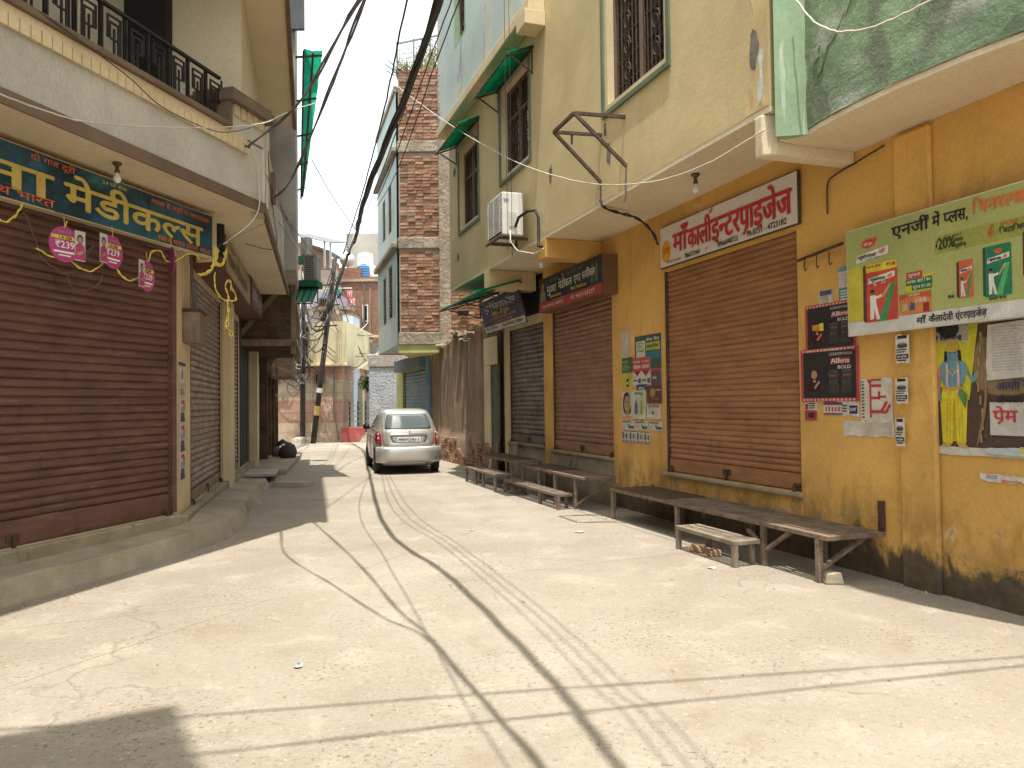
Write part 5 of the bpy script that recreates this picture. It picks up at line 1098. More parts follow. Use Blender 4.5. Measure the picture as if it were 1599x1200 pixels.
# ------------------------------------------------------------------ the parked car
def make_car():
    base = G(640, 741); hd = math.radians(15.0); L, W = 3.50, 1.475
    CF = Fr((base.x, base.y), 15.0)                     # x to its right, y forward
    t = thing('parked_car', 'silver five door hatchback parked close to the mud wall, seen from behind', 'car', CF, (0,0,0))
    # horizontal slices: (z, half width, rear y, front y, squareness)
    SL_ = [(.20,.62,.10,3.36,5),(.27,.69,.03,3.46,5),(.38,.715,.0,3.5,5),(.50,.73,.005,3.5,5),(.60,.735,.03,3.48,5),(.645,.735,.075,3.46,5),(.78,.735,.10,3.36,5),(.90,.725,.125,3.22,5),(.96,.705,.15,2.75,5),(1.0,.685,.17,2.62,4.6),(1.15,.635,.27,2.30,4.4),(1.28,.585,.37,2.02,4.2),(1.37,.535,.46,1.80,4),(1.415,.49,.54,1.70,3.6),(1.445,.40,.66,1.60,3.2),(1.455,.2,.9,1.4,3)]
    def slice_at(z):
        for a, b in zip(SL_, SL_[1:]):
            if a[0] <= z <= b[0]:
                u = (z-a[0])/(b[0]-a[0]); return [a[i]*(1-u)+b[i]*u for i in range(5)]
        return SL_[-1]
    n = 56; mb = MB(); mb.smooth = True; vs = []
    zs = []; 
    for a, b in zip(SL_, SL_[1:]): zs += [a[0], (a[0]+b[0])/2]
    zs.append(SL_[-1][0])
    for z in zs:
        _, w, r, f, e = slice_at(z); cy, hy = (r+f)/2, (f-r)/2
        for k in range(n):
            th = 2*math.pi*k/n; c, s = math.cos(th), math.sin(th)
            vs.append((w*math.copysign(abs(c)**(2/e), c), cy+hy*math.copysign(abs(s)**(2/(e+1.5)), s), z))
    fs = [(j*n+k, j*n+(k+1)%n, (j+1)*n+(k+1)%n, (j+1)*n+k) for j in range(len(zs)-1) for k in range(n)]
    fs += [tuple(range(n-1,-1,-1)), tuple(range((len(zs)-1)*n, len(zs)*n))]
    mb.add(vs, fs); body = mb.build('body', m_carpaint, t)
    def rear_y(x, z):
        _, w, r, f, e = slice_at(z); hy = (f-r)/2; cy = (r+f)/2; q = min(1, abs(x)/w)
        return cy-hy*(1-q**e)**(1/(e+1.5)) if q < 1 else cy
    def side_x(y, z):
        _, w, r, f, e = slice_at(z); hy = (f-r)/2; cy = (r+f)/2; q = min(1, abs(y-cy)/hy)
        return w*(1-q**(e+1.5))**(1/e)
    def patch(outline, fn, off, name, m, par, rings=5):
        cx = sum(p[0] for p in outline)/len(outline); cz = sum(p[1] for p in outline)/len(outline); b = MB(); b.smooth = True; N = len(outline); vv = []
        for r in range(rings+1):
            s = 1-r/(rings+.001)*.97
            for p in outline: vv.append(fn(cx+(p[0]-cx)*s, cz+(p[1]-cz)*s, off))
        vv += [fn(p[0], p[1], -.012) for p in outline]
        ff = [(r*N+k, r*N+(k+1)%N, (r+1)*N+(k+1)%N, (r+1)*N+k) for r in range(rings) for k in range(N)]; ff.append(tuple(rings*N+k for k in range(N)))
        ff += [((rings+1)*N+k, (rings+1)*N+(k+1)%N, (k+1)%N, k) for k in range(N)]
        b.add(vv, ff); return b.build(name, m, par, recalc=True)
    RF = lambda x, z, o: (x, rear_y(x, z)-o, z)
    def rnd(pts, r=.04, seg=4):                         # round the corners of an outline
        out = []; N = len(pts)
        for i in range(N):
            p0, p, p1 = Vector(pts[i-1]), Vector(pts[i]), Vector(pts[(i+1) % N]); a = (p0-p).normalized()*min(r,(p0-p).length*.45); b = (p1-p).normalized()*min(r,(p1-p).length*.45)
            for k in range(seg+1): u = k/seg; out.append(tuple((p+a)*(1-u)**2 + p*2*u*(1-u) + (p+b)*u*u))
        res = []                                       # even out long edges
        for i in range(len(out)):
            a, b = Vector(out[i]), Vector(out[(i+1) % len(out)]); k = max(1, int((b-a).length/.08))
            for j in range(k): res.append(tuple(a.lerp(b, j/k)))
        return res
    tg = patch(rnd([(-.56,.615),(.56,.615),(.60,.93),(.52,1.385),(-.52,1.385),(-.60,.93)], .08), RF, .006, 'tailgate', m_carpaint, t)
    patch(rnd([(-.535,1.0),(.535,1.0),(.455,1.345),(-.455,1.345)], .07), RF, .012, 'rear_window', m_carglass, tg)
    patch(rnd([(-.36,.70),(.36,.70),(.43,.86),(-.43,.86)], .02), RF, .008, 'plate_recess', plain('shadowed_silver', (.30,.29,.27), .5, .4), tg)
    b = MB().hexa([(-.26,.085-.02,.715),(.26,.065,.715),(.26,.10,.715),(-.26,.10,.715),(-.26,.085,.825),(.26,.085,.825),(.26,.12,.825),(-.26,.12,.825)])
    pl = b.build('number_plate', plain('white_plate', (.55,.54,.52), .5), tg)
    tx = MB().mat(BLK); tx.text('MP07CC9313', -.235, .735, .062, 0, .47, .02)
    for i, v in enumerate(tx.v): tx.v[i] = (v[0], .065-.004+(v[2]-.715)/.11*.02+v[1], v[2])
    tx.build('lettering', None, pl)
    b = MB().tube([(-.40,rear_y(.4,.885)-.02,.885),(0,rear_y(0,.885)-.026,.888),(.40,rear_y(.4,.885)-.02,.885)], .014, 6); b.build('chrome_strip', plain('chrome', (.7,.7,.7), .15, 1), tg)
    b = MB().lathe((0,rear_y(0,.93)-.008,.93), [(.034,0),(.034,-.012),(.022,-.014)], 16, 'y'); b.build('round_badge', plain('chrome', (.7,.7,.7), .15, 1), tg)
    tg['label'] = 'silver tailgate with dark rear window'
    bp = MB(); bp.smooth = True; vs = []; N = 31; Z = [.265,.30,.40,.50,.585,.61]
    for j, z in enumerate(Z):
        for i in range(N):
            x = -.735+1.47*i/(N-1); q = abs(x)/.735; y = -.045+.20*q**5+(.03 if j in (0,5) else 0)+(.02 if j == 1 else 0); vs.append((x*(.985 if j in (0,5) else 1), y, z))
    vs += [(v[0]*.96, .30, v[2]) for v in vs[:N]]+[(v[0]*.96, .18, v[2]) for v in vs[(len(Z)-1)*N:len(Z)*N]]
    fs = [(j*N+i, j*N+i+1, (j+1)*N+i+1, (j+1)*N+i) for j in range(len(Z)-1) for i in range(N-1)]
    o = len(Z)*N; fs += [(i+1, i, o+i, o+i+1) for i in range(N-1)]+[((len(Z)-1)*N+i, (len(Z)-1)*N+i+1, o+N+i+1, o+N+i) for i in range(N-1)]
    bp.add(vs, fs); bm_ = bp.build('bumper', m_carpaint, t)
    MB().tube([(-.5,-.052,.285),(0,-.054,.283),(.5,-.052,.285)], .012, 5).build('bumper_lip', m_darkgrey, bm_)
    m_red = plain('red_lamp_lens', (.33,.02,.025), .15, 0, .6); m_lens = plain('clear_lamp_lens', (.45,.36,.33), .15, 0, .6)
    for e in (-1, 1):
        ol = [(e*.60,.64),(e*.715,.655),(e*.722,.90),(e*.685,.985),(e*.62,.955),(e*.595,.80)]
        if e < 0: ol = ol[::-1]
        lamp = patch(rnd(ol, .04), RF, .016, 'tail_lamp', m_red, t, 3)
        for zz, rr_ in ((.89,.036),(.80,.036),(.71,.030)):
            xx = e*.652; y = rear_y(xx, zz)-.018
            MB().lathe((xx,y,zz), [(rr_,0),(rr_,-.006),(rr_*.6,-.012)], 14, 'y').build('lens', m_lens if zz != .71 else m_red, lamp)
        SF = lambda y, z, o, e=e: (e*(side_x(y, z)+o), y, z)
        for k, pts in enumerate(([(.62,1.0),(1.12,1.0),(1.12,1.345),(.80,1.33)], [(1.20,1.0),(2.12,1.0),(1.72,1.345),(1.20,1.35)])):
            patch(rnd(pts, .04), SF, .006, 'side_window', m_carglass, t, 3)
        for k, (ya, yb) in enumerate(((.78,1.50),(1.53,2.52))):
            d = MB()
            for q in (ya, yb): d.tube([SF(q+(.05 if (k == 1 and q == yb) else 0)*0, z, .002) for z in (.36,.5,.65,.8,.97)], .005, 4)
            d.tube([SF(ya+(yb-ya)*i/6, .36, .002) for i in range(7)], .005, 4); d.tube([SF(ya+(yb-ya)*i/6, .965, .002) for i in range(7)], .005, 4); dd = d.build('door', m_darkgrey, t)
            MB().bar(SF(ya+.06,.86,.012), SF(ya+.20,.865,.012), .03, .02).build('handle', m_carpaint, dd)
        mir = MB(); mir.smooth = True; c = (e*.79, 2.05, 1.02); mir.lathe((c[0],c[1],c[2]-.06), [(.02,0),(.07,.01),(.085,.06),(.07,.12),(.02,.13)], 12)
        mr = mir.build('wing_mirror', m_black, t); MB().bar((e*.66,2.08,.99),(e*.76,2.06,1.0),.03).build('mirror_arm', m_black, mr)
        for yy in (.62, 2.88):
            arch = []
            for i in range(13):
                a = math.pi*i/12; arch.append((yy+.325*math.cos(a), .27+.325*math.sin(a)))
            patch(arch[::1]+[(yy-.3,.21),(yy+.3,.21)], SF, .004, 'wheel_arch', m_black, t, 3)
            xo = e*.735; xi = e*.575
            wheel = MB(); wheel.smooth = True; s_ = e
            wheel.lathe((xi,yy,.27), [(.18,0),(.262,s_*.012),(.272,s_*.04),(.272,s_*.13),(.262,s_*.152),(.185,s_*.163)], 28, 'x'); w_ = wheel.build('tyre', m_black, t, recalc=True)
            rim = MB(); rim.lathe((xi,yy,.27), [(.185,s_*.135),(.185,s_*.162),(.15,s_*.152),(.05,s_*.165),(.02,s_*.168)], 20, 'x'); rim.build('rim', plain('grey_wheel_cover', (.36,.36,.35), .4, .5), w_, recalc=True)
    MB().box(-.55,.55,.25,3.2,.17,.24).build('underbody', m_black, t)
    MB().tube([(.40,.02,.22),(.40,.35,.22)], .022, 8).build('exhaust_pipe', m_rust, t)
    b = MB(); b.tube([(0,.62,1.44),(0,.52,1.50),(0,.50,1.56)], .008, 5)
    return t
make_car()

# ------------------------------------------------------------------ benches along the shop fronts (true metres from the right wall)
def slat_bench(label, x0, x1, yf, yb, z, legs_f, legs_b, m, braces=(), n=8, cross=(), group='iron benches along the shop fronts', backpost=None, plate=None):
    t = thing('bench', label, 'bench', RG, ((x0+x1)/2, (yf+yb)/2, 0), group)
    f = MB(); w = .04
    f.box(x0, x1, yf, yf+w, z-w, z).box(x0, x1, yb-w, yb, z-w, z).box(x0, x0+w, yf+w, yb-w, z-w, z-.001).box(x1-w, x1, yf+w, yb-w, z-w, z-.001)
    for c in cross: f.box(c-w/2, c+w/2, yf+w, yb-w, z-w, z-.012)
    f.build('frame', m, t, bevel=.003)
    s = MB(); rr = random.Random(int(abs(x0)*31)+int(z*100))
    for i in range(n):
        y = yf+w+(yb-yf-2*w)*(i+.5)/n; hw = (yb-yf-2*w)/n*.33
        a, b = rr.uniform(-.004,.004), rr.uniform(-.004,.004)
        s.hexa([(x0+w,y-hw,z-.009+a),(x1-w,y-hw,z-.009+b),(x1-w,y+hw,z-.009+b),(x0+w,y+hw,z-.009+a),(x0+w,y-hw,z-.001+a),(x1-w,y-hw,z-.001+b),(x1-w,y+hw,z-.001+b),(x0+w,y+hw,z-.001+a)])
    s.build('seat_slats', m, t)
    if plate: MB().box(plate[0], plate[1], yf+.01, yb-.01, z+.001, z+.006).build('seat_sheet', m_rust, t)
    for x in legs_f: MB().box(x, x+.05, yf+.001, yf+.048, 0, z-w-.001).build('leg', m, t, bevel=.004)
    for x in legs_b: MB().box(x, x+.04, yb-.045, yb-.002, 0, z-w-.001).build('leg', m, t, bevel=.004)
    for a, b in braces: MB().bar(a, b, .04, .03).build('brace', m, t)
    if backpost: MB().box(backpost-.022, backpost+.022, yb-.02, yb+.02, z+.001, z+.26).build('back_post', m_rust, t)
    return t
m_bench = surf('dusty_bench_steel', (.20,.15,.11), .75, .15, var=.3, vs=5, bump=.25, bs=80, stains=(((.11,.065,.04), (6,6,6), .54, .1, .7), ((.32,.26,.19), (4,4,4), .60, .1, .6)), seed=4)
m_bench2 = surf('dusty_slat_steel', (.25,.205,.155), .7, .15, var=.25, vs=6, bump=.2, stains=(((.16,.10,.06), (7,7,7), .56, .1, .7),), seed=5)
slat_bench('longest low rusty bench reaching along the front of the middle shutter', -.36, 3.72, -.63, -.03, .41, (-.34,1.28,2.82,3.56), (.5,1.9,3.0), m_bench,
    (((3.60,-.60,.12),(3.62,-.12,.37)), ((2.85,-.60,.14),(3.22,-.60,.37)), ((2.86,-.605,.16),(2.60,-.60,.30))), 9, (.9,1.9,2.84,3.2), backpost=3.69, plate=(-.3,1.0))
slat_bench('small slatted step bench standing in front of the longest bench', 1.80, 2.84, -.93, -.64, .245, (1.80,2.79), (2.0,2.72), m_bench2, (((2.3,-.68,.2),(2.55,-.66,.02)),), 5, (2.3,))
slat_bench('higher bench under the dull brown shutter', -3.72, -1.10, -.70, -.16, .485, (-3.70,-2.9,-2.2,-1.42), (-3.5,-1.15), m_bench, (((-1.38,-.68,.06),(-1.14,-.2,.44)), ((-3.1,-.66,.1),(-2.85,-.66,.44))), 7, (-2.9,-2.0), plate=(-3.6,-2.3))
slat_bench('low step bench before the dull brown shutter', -3.88, -1.40, -.96, -.72, .225, (-3.88,-2.18,-1.45), (-3.4,-2.5,-1.6), m_bench, (), 4, (-2.6,))
slat_bench('higher bench under the grey shutter nearest the mud house', -6.3, -4.0, -.70, -.18, .52, (-6.28,-5.2,-4.06), (-5.9,-4.1), m_bench, (), 7, (-5.2,), plate=(-6.2,-4.3))
slat_bench('low step bench beside the mud house', -5.95, -4.02, -1.08, -.74, .30, (-5.95,-5.3,-4.8,-4.08), (-5.8,-4.2), m_bench, (((-5.9,-.9,.02),(-5.6,-.9,.26)),), 5, (-5.0,))
m_stone = surf('broken_brick', (.36,.24,.15), .95, vs=9, var=.35)
def chunk(label, x, y, s, fr=RG, m=m_stone, name='brick', cat='brick', group='loose bricks under the benches', seed=1):
    r = random.Random(seed); b = MB(); a = r.uniform(-.6,.6); c, q = math.cos(a), math.sin(a)
    P_ = lambda u, v, z: (x+(u*c-v*q)*s[0]+r.uniform(-.1,.1)*s[0], y+(u*q+v*c)*s[1]+r.uniform(-.1,.1)*s[1], z*s[2])
    b.hexa([P_(-1,-1,0),P_(1,-1,0),P_(1,1,0),P_(-1,1,0),P_(-.9,-.9,1),P_(.9,-.8,.9),P_(.85,.9,1),P_(-.9,.85,.85)])
    return b.build(name, m, None, fr=fr, base=(x,y,0), bevel=.012, label=label, cat=cat, group=group)
chunk('old brick under the small step bench, left one', 2.02, -.80, (.10,.06,.075), seed=2); chunk('old brick under the small step bench, right one', 2.26, -.77, (.085,.06,.07), seed=3)
chunk('grey stone block at the foot of the near bench leg', 3.62, -.52, (.09,.07,.10), m=m_concrete, name='stone_block', cat='stone', group=None, seed=4)
g_ = G(458, 760); chunk('flat concrete slab lying at the edge of the shade on the left', g_.x, g_.y, (.34,.13,.10), fr=W0, m=m_concrete, name='concrete_slab', cat='slab', group=None, seed=7)
g_ = G(437, 712); chunk('dark square stone on the ground beyond the concrete slab', g_.x, g_.y, (.26,.18,.16), fr=W0, m=m_mud, name='stone_block', cat='stone', group=None, seed=9)
lit = [((736,829),.03,'crumpled blue and white scrap in the middle of the street'),((905,832),.07,'torn cardboard scrap near the shadow of the benches'),((466,1043),.03,'blue and white wrapper in the near left of the street'),((1112,888),.05,'white paper scrap beside the small step bench'),((316,817),.022,'small white chip lying on the left step')]
for i, ((u, v), s, lab) in enumerate(lit):
    p = G(u, v, .2 if i == 4 else 0); r = random.Random(i); b = MB(); a = r.uniform(0,3); pts = [(p.x+s*r.uniform(.6,1)*math.cos(a+k*1.05), p.y+s*1.2*r.uniform(.5,1)*math.sin(a+k*1.05), p.z+.004+r.uniform(0,.012)) for k in range(6)]
    b.mat([m_paper, m_cream, m_paper, m_paper, m_paper][i]); b.add(pts+[(p.x,p.y,p.z+.016)], [(k,(k+1)%6,6) for k in range(6)])
    if i in (0,2): b.mat(ink(.05,.09,.40)); b.add([(p.x-s*.5,p.y,.026),(p.x+s*.3,p.y-s*.3,.02),(p.x+s*.3,p.y+s*.3,.03)], [(0,1,2)])
    b.build('litter', None, None, base=(p.x,p.y,p.z), label=lab, cat='litter', group='scraps of litter on the street')

# ------------------------------------------------------------------ things fixed to the yellow building
t = thing('air_conditioner', 'white boxed air conditioner unit on brackets under the second upper window', 'air conditioner', RW, (-2.66,-1.28,4.02))
ax0, ax1, ay0, ay1, az0, az1 = -3.02, -2.33, -1.32, -.99, 4.06, 4.70
MB().box(ax0, ax1, ay0, ay1, az0, az1).build('casing', m_white, t, bevel=.015)
g = MB(); g.box(ax0+.03, ax1-.03, ay0-.008, ay0-.002, az0+.03, az1-.03).build('fan_panel', m_darkgrey, t)
g = MB()
for i in range(19): z = az0+.05+i*.029; g.box(ax0+.02, ax1-.02, ay0-.022, ay0-.010, z, z+.012)
for i in range(3): x = ax0+.05+i*.28; g.box(x, x+.012, ay0-.026, ay0-.0225, az0+.04, az1-.04)
g.build('grille', m_white, t)
MB().box(ax1+.002, ax1+.012, ay0+.10, ay0+.22, az0+.12, az0+.34).build('service_cover', plain('off_white_cover', (.55,.54,.50), .5), t, bevel=.004)
MB().box(ax1+.002, ax1+.008, ay0+.02, ay0+.10, az1-.13, az1-.10).build('sticker', plain('blue_sticker', (.25,.33,.42), .5), t)
MB().bar((ax0+.1,-.89,4.03),(ax0+.1,-1.36,4.03),.04).bar((ax1-.1,-.89,4.03),(ax1-.1,-1.36,4.03),.04).bar((ax0+.1,-.90,3.99),(ax0+.1,-.90,4.5),.03).bar((ax0-.05,-1.345,4.025),(ax1+.02,-1.345,4.025),.03).build('bracket', m_rust, t)
h = MB(); h.smooth = True; h.tube([(ax1+.01,-1.12,4.18),(ax1+.10,-1.10,4.30),(ax1+.25,-1.02,4.36),(ax1+.42,-.95,4.34),(ax1+.47,-.93,4.22),(ax1+.47,-.93,3.9),(ax1+.52,-.95,3.80),(ax1+.60,-.93,3.78)], .022, 8); h.build('pipe', m_black, t)
h = MB(); h.smooth = True; h.tube([(ax1+.01,-1.2,4.12),(ax1+.06,-1.22,3.95),(ax1+.2,-1.16,3.78),(ax1+.45,-1.0,3.70),(ax1+.66,-.8,3.80)], .009, 6); h.build('drain_hose', m_cablewhite, t)

t = thing('iron_bracket', 'empty rusty angle iron sign frame sticking out of the beige upper wall', 'bracket', RW, (.48,-.885,4.2))
Bp, Dp, Ep, Fp, Ap, Cp = (.78,-.885,4.75), (.17,-.885,4.75), (.80,-.885,4.19), (.15,-.885,4.18), (.70,-1.47,4.76), (.10,-1.47,4.75)
b = MB()
for a, c in ((Ap,Bp),(Cp,Dp),(Ap,Cp),(Ap,Ep),(Cp,Fp)): b.bar(a, c, .035)
b.bar((.55,-1.02,4.745),(.55,-1.02,4.60),.02).bar((.02+.10,-1.25,4.73),(.12,-1.25,4.62),.02); b.bar((.15,-.90,4.18),(.15,-.90,3.96),.012).build('angle_frame', m_rust, t)
h = MB(); h.tube([Ep,(.80,-.90,4.0),(.80,-.90,3.85),(.78,-.91,3.79),(.75,-.90,3.80),(.74,-.90,3.84)], .009, 5); h.build('hook', m_cablegrey, t)

awning(RW, 'awning', 'green corrugated awning over the second upper window from the corner balcony', -3.86, -2.06, -.886, 6.86, -1.30, 6.70, m_fibre)
awning(RW, 'awning', 'green corrugated awning over the upper window farthest along the yellow building', -6.62, -4.90, -.886, 6.80, -1.30, 6.62, m_fibre)
awning(RW, 'awning', 'low green corrugated awning above the tilted violet banner', -7.05, -4.35, -.30, 3.74, -1.15, 3.50, m_fibre, 3)
awning(W0, 'awning', 'dull green sheet awning hanging in the shade near the utility poles', -5.62, -4.62, 18.6, 4.42, 18.0, 3.98, m_net, 2)

bulb(RW, 1.62, -.52, 3.895, 'bare lamp in brown holder above the white banner'); bulb(RW, -2.3, -.72, 3.78, 'small bare lamp below the air conditioner')
p = LF.pix(183, 270, .42); bulb(LF, p[0], -.42, 3.944, 'bare lamp hanging over the dark blue medical board')

# rod with hooks, conduits and wires on the ochre wall
t = thing('hook_rail', 'thin iron rail with hanging hooks right of the middle shutter', 'rail', RW, (2.9,-.03,2.9))
b = MB(); b.bar((2.58,-.05,2.845),(3.16,-.05,2.895),.022); b.build('rail', m_rust, t)
for x in (2.68,2.84,3.0): MB().tube([(x,-.055,2.85),(x,-.06,2.76),(x+.02,-.065,2.73),(x+.04,-.06,2.75)], .006, 5).build('hook', m_rust, t)

# ------------------------------------------------------------------ tags and twine on the left shop front
def tag_(u, v, r, card, label, yaw, group='pink price tags on the twine'):
    x, z = LF.pix(u, v, .30); fr = Fr(LF.w(x, -.30), 75.6-yaw)
    t = thing('price_tag', label, 'price tag', fr, (0,0,z), group); b = MB()
    PK = plain('pink_card', (.42,.06,.20), .5)
    b.prism_y([(r*math.cos(2*math.pi*i/30), z+r*1.06*math.sin(2*math.pi*i/30)) for i in range(30)], 0, .004); b.build('round_card', PK, t)
    f = MB().mat(YEL).rect(-r*.85, r*.85, z+r*.30, z+r*.50, -.0015); f.mat(WHT).text('₹239', -r*.62, z-r*.22, r*.42, -.003, r*1.25, .025); f.mat(ink(.5,.3,.38)).text('OFFER', -r*.4, z+r*.62, r*.16, -.003, r*.8, .01)
    f.mat(BLK).text('1.5 GB', -r*.45, z+r*.33, r*.14, -.003, r*.9, .01); f.mat(WHT).rect(-r*.7, r*.7, z-r*.52, z-r*.40, -.0015); f.rect(-r*.4, r*.4, z-r*.70, z-r*.62, -.0015); f.build('print', None, t)
    if card:
        c = MB().mat(plain('pale_card', (.50,.46,.44), .6)); cx = card*r*1.0; c.prism_y([(cx-.055,z-.13),(cx+.055,z-.13),(cx+.055,z+.15),(cx-.055,z+.15)], -.012, -.008)
        c.mat(HAIR).disc(cx, z+.075, .032, -.0125, 12, .042); c.mat(SKIN).disc(cx, z+.068, .022, -.013, 12, .03); c.mat(ink(.40,.05,.16)).poly([(cx-.055,z-.12),(cx+.055,z-.12),(cx+.045,z+.01),(cx+.015,z+.035),(cx-.015,z+.035),(cx-.045,z+.01)], -.013); c.mat(SKIN).poly([(cx-.03,z-.08),(cx+.03,z-.06),(cx+.03,z-.03),(cx-.03,z-.05)], -.0135); c.build('picture_card', None, t)
    MB().tube([(0,.0,z+r),(0,.01,z+r+.10)], .003, 4).build('string', m_yellowwire, t)
tag_(101, 382, .155, .95, 'pink round price tag with picture card on its right, leftmost under the blue board', 8)
tag_(176, 394, .155, -.95, 'pink round price tag with picture card on its left, tangled in yellow twine', -6); tag_(230, 432, .155, -.85, 'pink round price tag hanging lowest of the row', -12); tag_(268, 408, .145, None, 'pink round price tag turned nearly edge on, rightmost under the blue board', -52)
def twine(pts, out, r, m, label, wob=.012, name='twine', seed=1, strands=1, group='twine strung along the blue board'):
    rr = random.Random(seed); P_ = [Vector((x, -o, z)) for (u, v), o in zip(pts, out if isinstance(out, list) else [out]*len(pts)) for x, z in [LF.pix(u, v, o)]]
    b = MB(); b.smooth = True
    for s in range(strands):
        fine = []
        for i in range(len(P_)-1):
            for k in range(5): fine.append(P_[i].lerp(P_[i+1], k/5)+Vector((rr.uniform(-wob,wob), rr.uniform(-wob,wob), rr.uniform(-wob,wob)-.0)))
        fine.append(P_[-1]); sm = [fine[0]]+[(fine[i-1]+fine[i]*2+fine[i+1])/4 for i in range(1, len(fine)-1)]+[fine[-1]]; b.tube(sm, r, 5)
    return b.build(name, m, None, fr=LF, base=tuple(P_[0]), label=label, cat='twine', group=group)
K = lambda s: [(x/3.807, 200+y/3.807) for x, y in s]
twine(K([(-60,500),(0,545),(40,560),(90,530),(120,480),(130,450)]), .27, .006, m_yellowwire, 'yellow twine drooping at the left end of the blue board', seed=2, strands=2)
twine(K([(400,555),(375,640),(352,700),(345,760)]), .27, .0055, m_yellowwire, 'yellow twine hanging over the leftmost pink tag', seed=3, strands=2)
twine(K([(215,715),(300,765),(400,780),(470,830),(540,855),(605,815),(625,770),(690,740)]), .27, .006, m_yellowwire, 'yellow twine swagged between the two left pink tags', seed=4, strands=2)
twine(K([(690,835),(720,880),(770,910),(830,885),(870,820),(900,735),(960,730),(985,790),(1040,800),(1100,750),(1160,748),(1190,790)]), .27, .006, m_yellowwire, 'yellow twine swagged around the lowest pink tag', seed=5, strands=2)
K3 = lambda s: [(320+x/6.67, 380+y/6.67) for x, y in s]
twine(K3([(-60,330),(0,315),(60,290),(90,210),(95,130),(100,70),(130,60),(125,140),(110,200),(150,240),(190,200),(210,130),(225,60)]), .50, .006, m_yellowwire, 'thick yellow twine knotted at the corner of the soffit', seed=6, strands=4, wob=.03)
twine(K3([(100,320),(105,460),(150,560),(240,610),(310,600),(325,540),(280,480),(270,400),(220,390),(210,440),(240,540),(235,650),(240,760),(210,830),(215,880),(235,860),(240,760),(250,680)]), .55, .006, m_yellowwire, 'yellow twine loop dangling in front of the tan board', seed=7, strands=2, wob=.02)
twine(K3([(215,880),(255,900),(290,940),(270,975),(250,960),(262,915)]), .55, .006, m_yellowwire, 'short yellow twine end curling by the cream post', seed=8)
twine(K([(130,500),(165,540),(195,640),(230,760),(320,830),(380,870),(440,850),(520,760),(560,690)]), .25, .006, m_brownwire, 'thin brown twine sagging under the left pink tags', seed=9)
twine(K([(400,870),(405,930),(450,970),(530,960),(590,920),(610,870),(608,800)]), .25, .006, m_brownwire, 'thin brown twine loop hanging below the middle pink tags', seed=10)
twine(K([(30,320),(200,420),(330,500),(480,560),(640,640),(800,690),(960,720),(1180,745),(1260,720),(1400,650),(1590,560)]), [.20]*8+[.4,.6,.66], .003, m_cablegrey, 'thin grey string stretched along the blue board to the soffit corner', seed=11, wob=.004)
x, z = LS.pix(296, 506, .12); jb = thing('junction_box', 'rusted brown electric junction box on the cream corner pier', 'box', LS, (.7,-.12,z-.25))
MB().box(.45, .98, -.20, -.004, 2.33, 2.72).build('casing', m_woodgrey, jb, bevel=.01); MB().box(.42, 1.01, -.215, -.0, 2.722, 2.75).build('lid', m_rust, jb)
MB().tube([(.75,-.1,2.75),(.74,-.08,3.1),(.70,-.06,3.5)], .02, 6).build('conduit', m_cablegrey, jb)
MB().box(-.045, .03, -.03, -.003, .35, 3.3).build('shutter_post', m_sh_left, GB)
# ------------------------------------------------------------------ the crossing at the end of the lane
def bld(name, label, cat, x0, x1, y0, y1, z0, z1, m, group=None):
    t = thing(name, label, cat, W0, ((x0+x1)/2, y0, 0), group); MB().box(x0, x1, y0, y1, z0, z1).build('wall', m, t); return t
def win(par, x0, x1, z0, z1, y, bars=True, m=m_woodgrey):
    w = MB(); w.box(x0, x0+.06, y-.05, y-.002, z0, z1).box(x1-.06, x1, y-.05, y-.002, z0, z1).box(x0+.06, x1-.06, y-.05, y-.002, z0, z0+.06).box(x0+.06, x1-.06, y-.05, y-.002, z1-.06, z1); o = w.build('window', m, par)
    MB().rect(x0+.06, x1-.06, z0+.06, z1-.06, y-.01).build('pane', m_dark, o)
    if bars:
        g = MB()
        for i in range(1, 6): x = x0+(x1-x0)*i/6; g.box(x-.012, x+.012, y-.035, y-.02, z0+.06, z1-.06)
        g.build('bars', m, o)
    return o
FY = 32.7
def X(u, d=FY): return at(u, 600, d).x
def Z(v, d=FY): return at(500, v, d).z
t = thing('sandstone_house', 'house with pink and buff stone cladding below and cream plaster above facing down the lane', 'house', W0, (-10, FY, 0))
MB().box(-15, X(534), FY, FY+6, 0, 3.24).build('stone_wall', m_tile, t)
m_crm = surf('cream_yellow_plaster', (.62,.53,.33), .85, var=.12, vs=.8, stains=(((.42,.34,.20), (1,1,.4), .56, .1, .6), ((.36,.33,.28), (1.3,1.3,.8), .60, .1, .7)), seed=12)
MB().box(-15, X(542), FY-.10, FY+6, 3.242, 5.1).build('plaster_wall', m_crm, t)
MB().box(-15, X(544), FY-.28, FY-.102, 3.20, 3.30).build('ledge', m_cream, t, bevel=.02)
win(t, X(413), X(437), 2.50, 2.93, FY); win(t, X(490), X(509), 2.46, 2.93, FY); win(t, X(470), X(485), 4.0, 4.9, FY-.10)
MB().bar((X(405),FY-.4,3.45),(X(448),FY-.4,3.45),.06).bar((X(448),FY-.4,3.45),(X(448),FY-.3,3.2),.06).build('pipe', m_darkgrey, t)
MB().tube([(X(522),FY-.05,3.1),(X(523),FY-.06,2.4),(X(521),FY-.05,1.5),(X(525),FY-.07,.8),(X(529),FY-.05,.1)], .025, 5).build('downpipe', m_cablegrey, t)
t2 = bld('lilac_house', 'lilac washed house behind the cream plaster wall', 'house', X(430,37), X(524,37), 37, 43, 0, 7.0, surf('lilac_wash', (.46,.40,.47), .85, var=.12, stains=(((.30,.25,.25), (1.5,1.5,.6), .58, .1, .6),)))
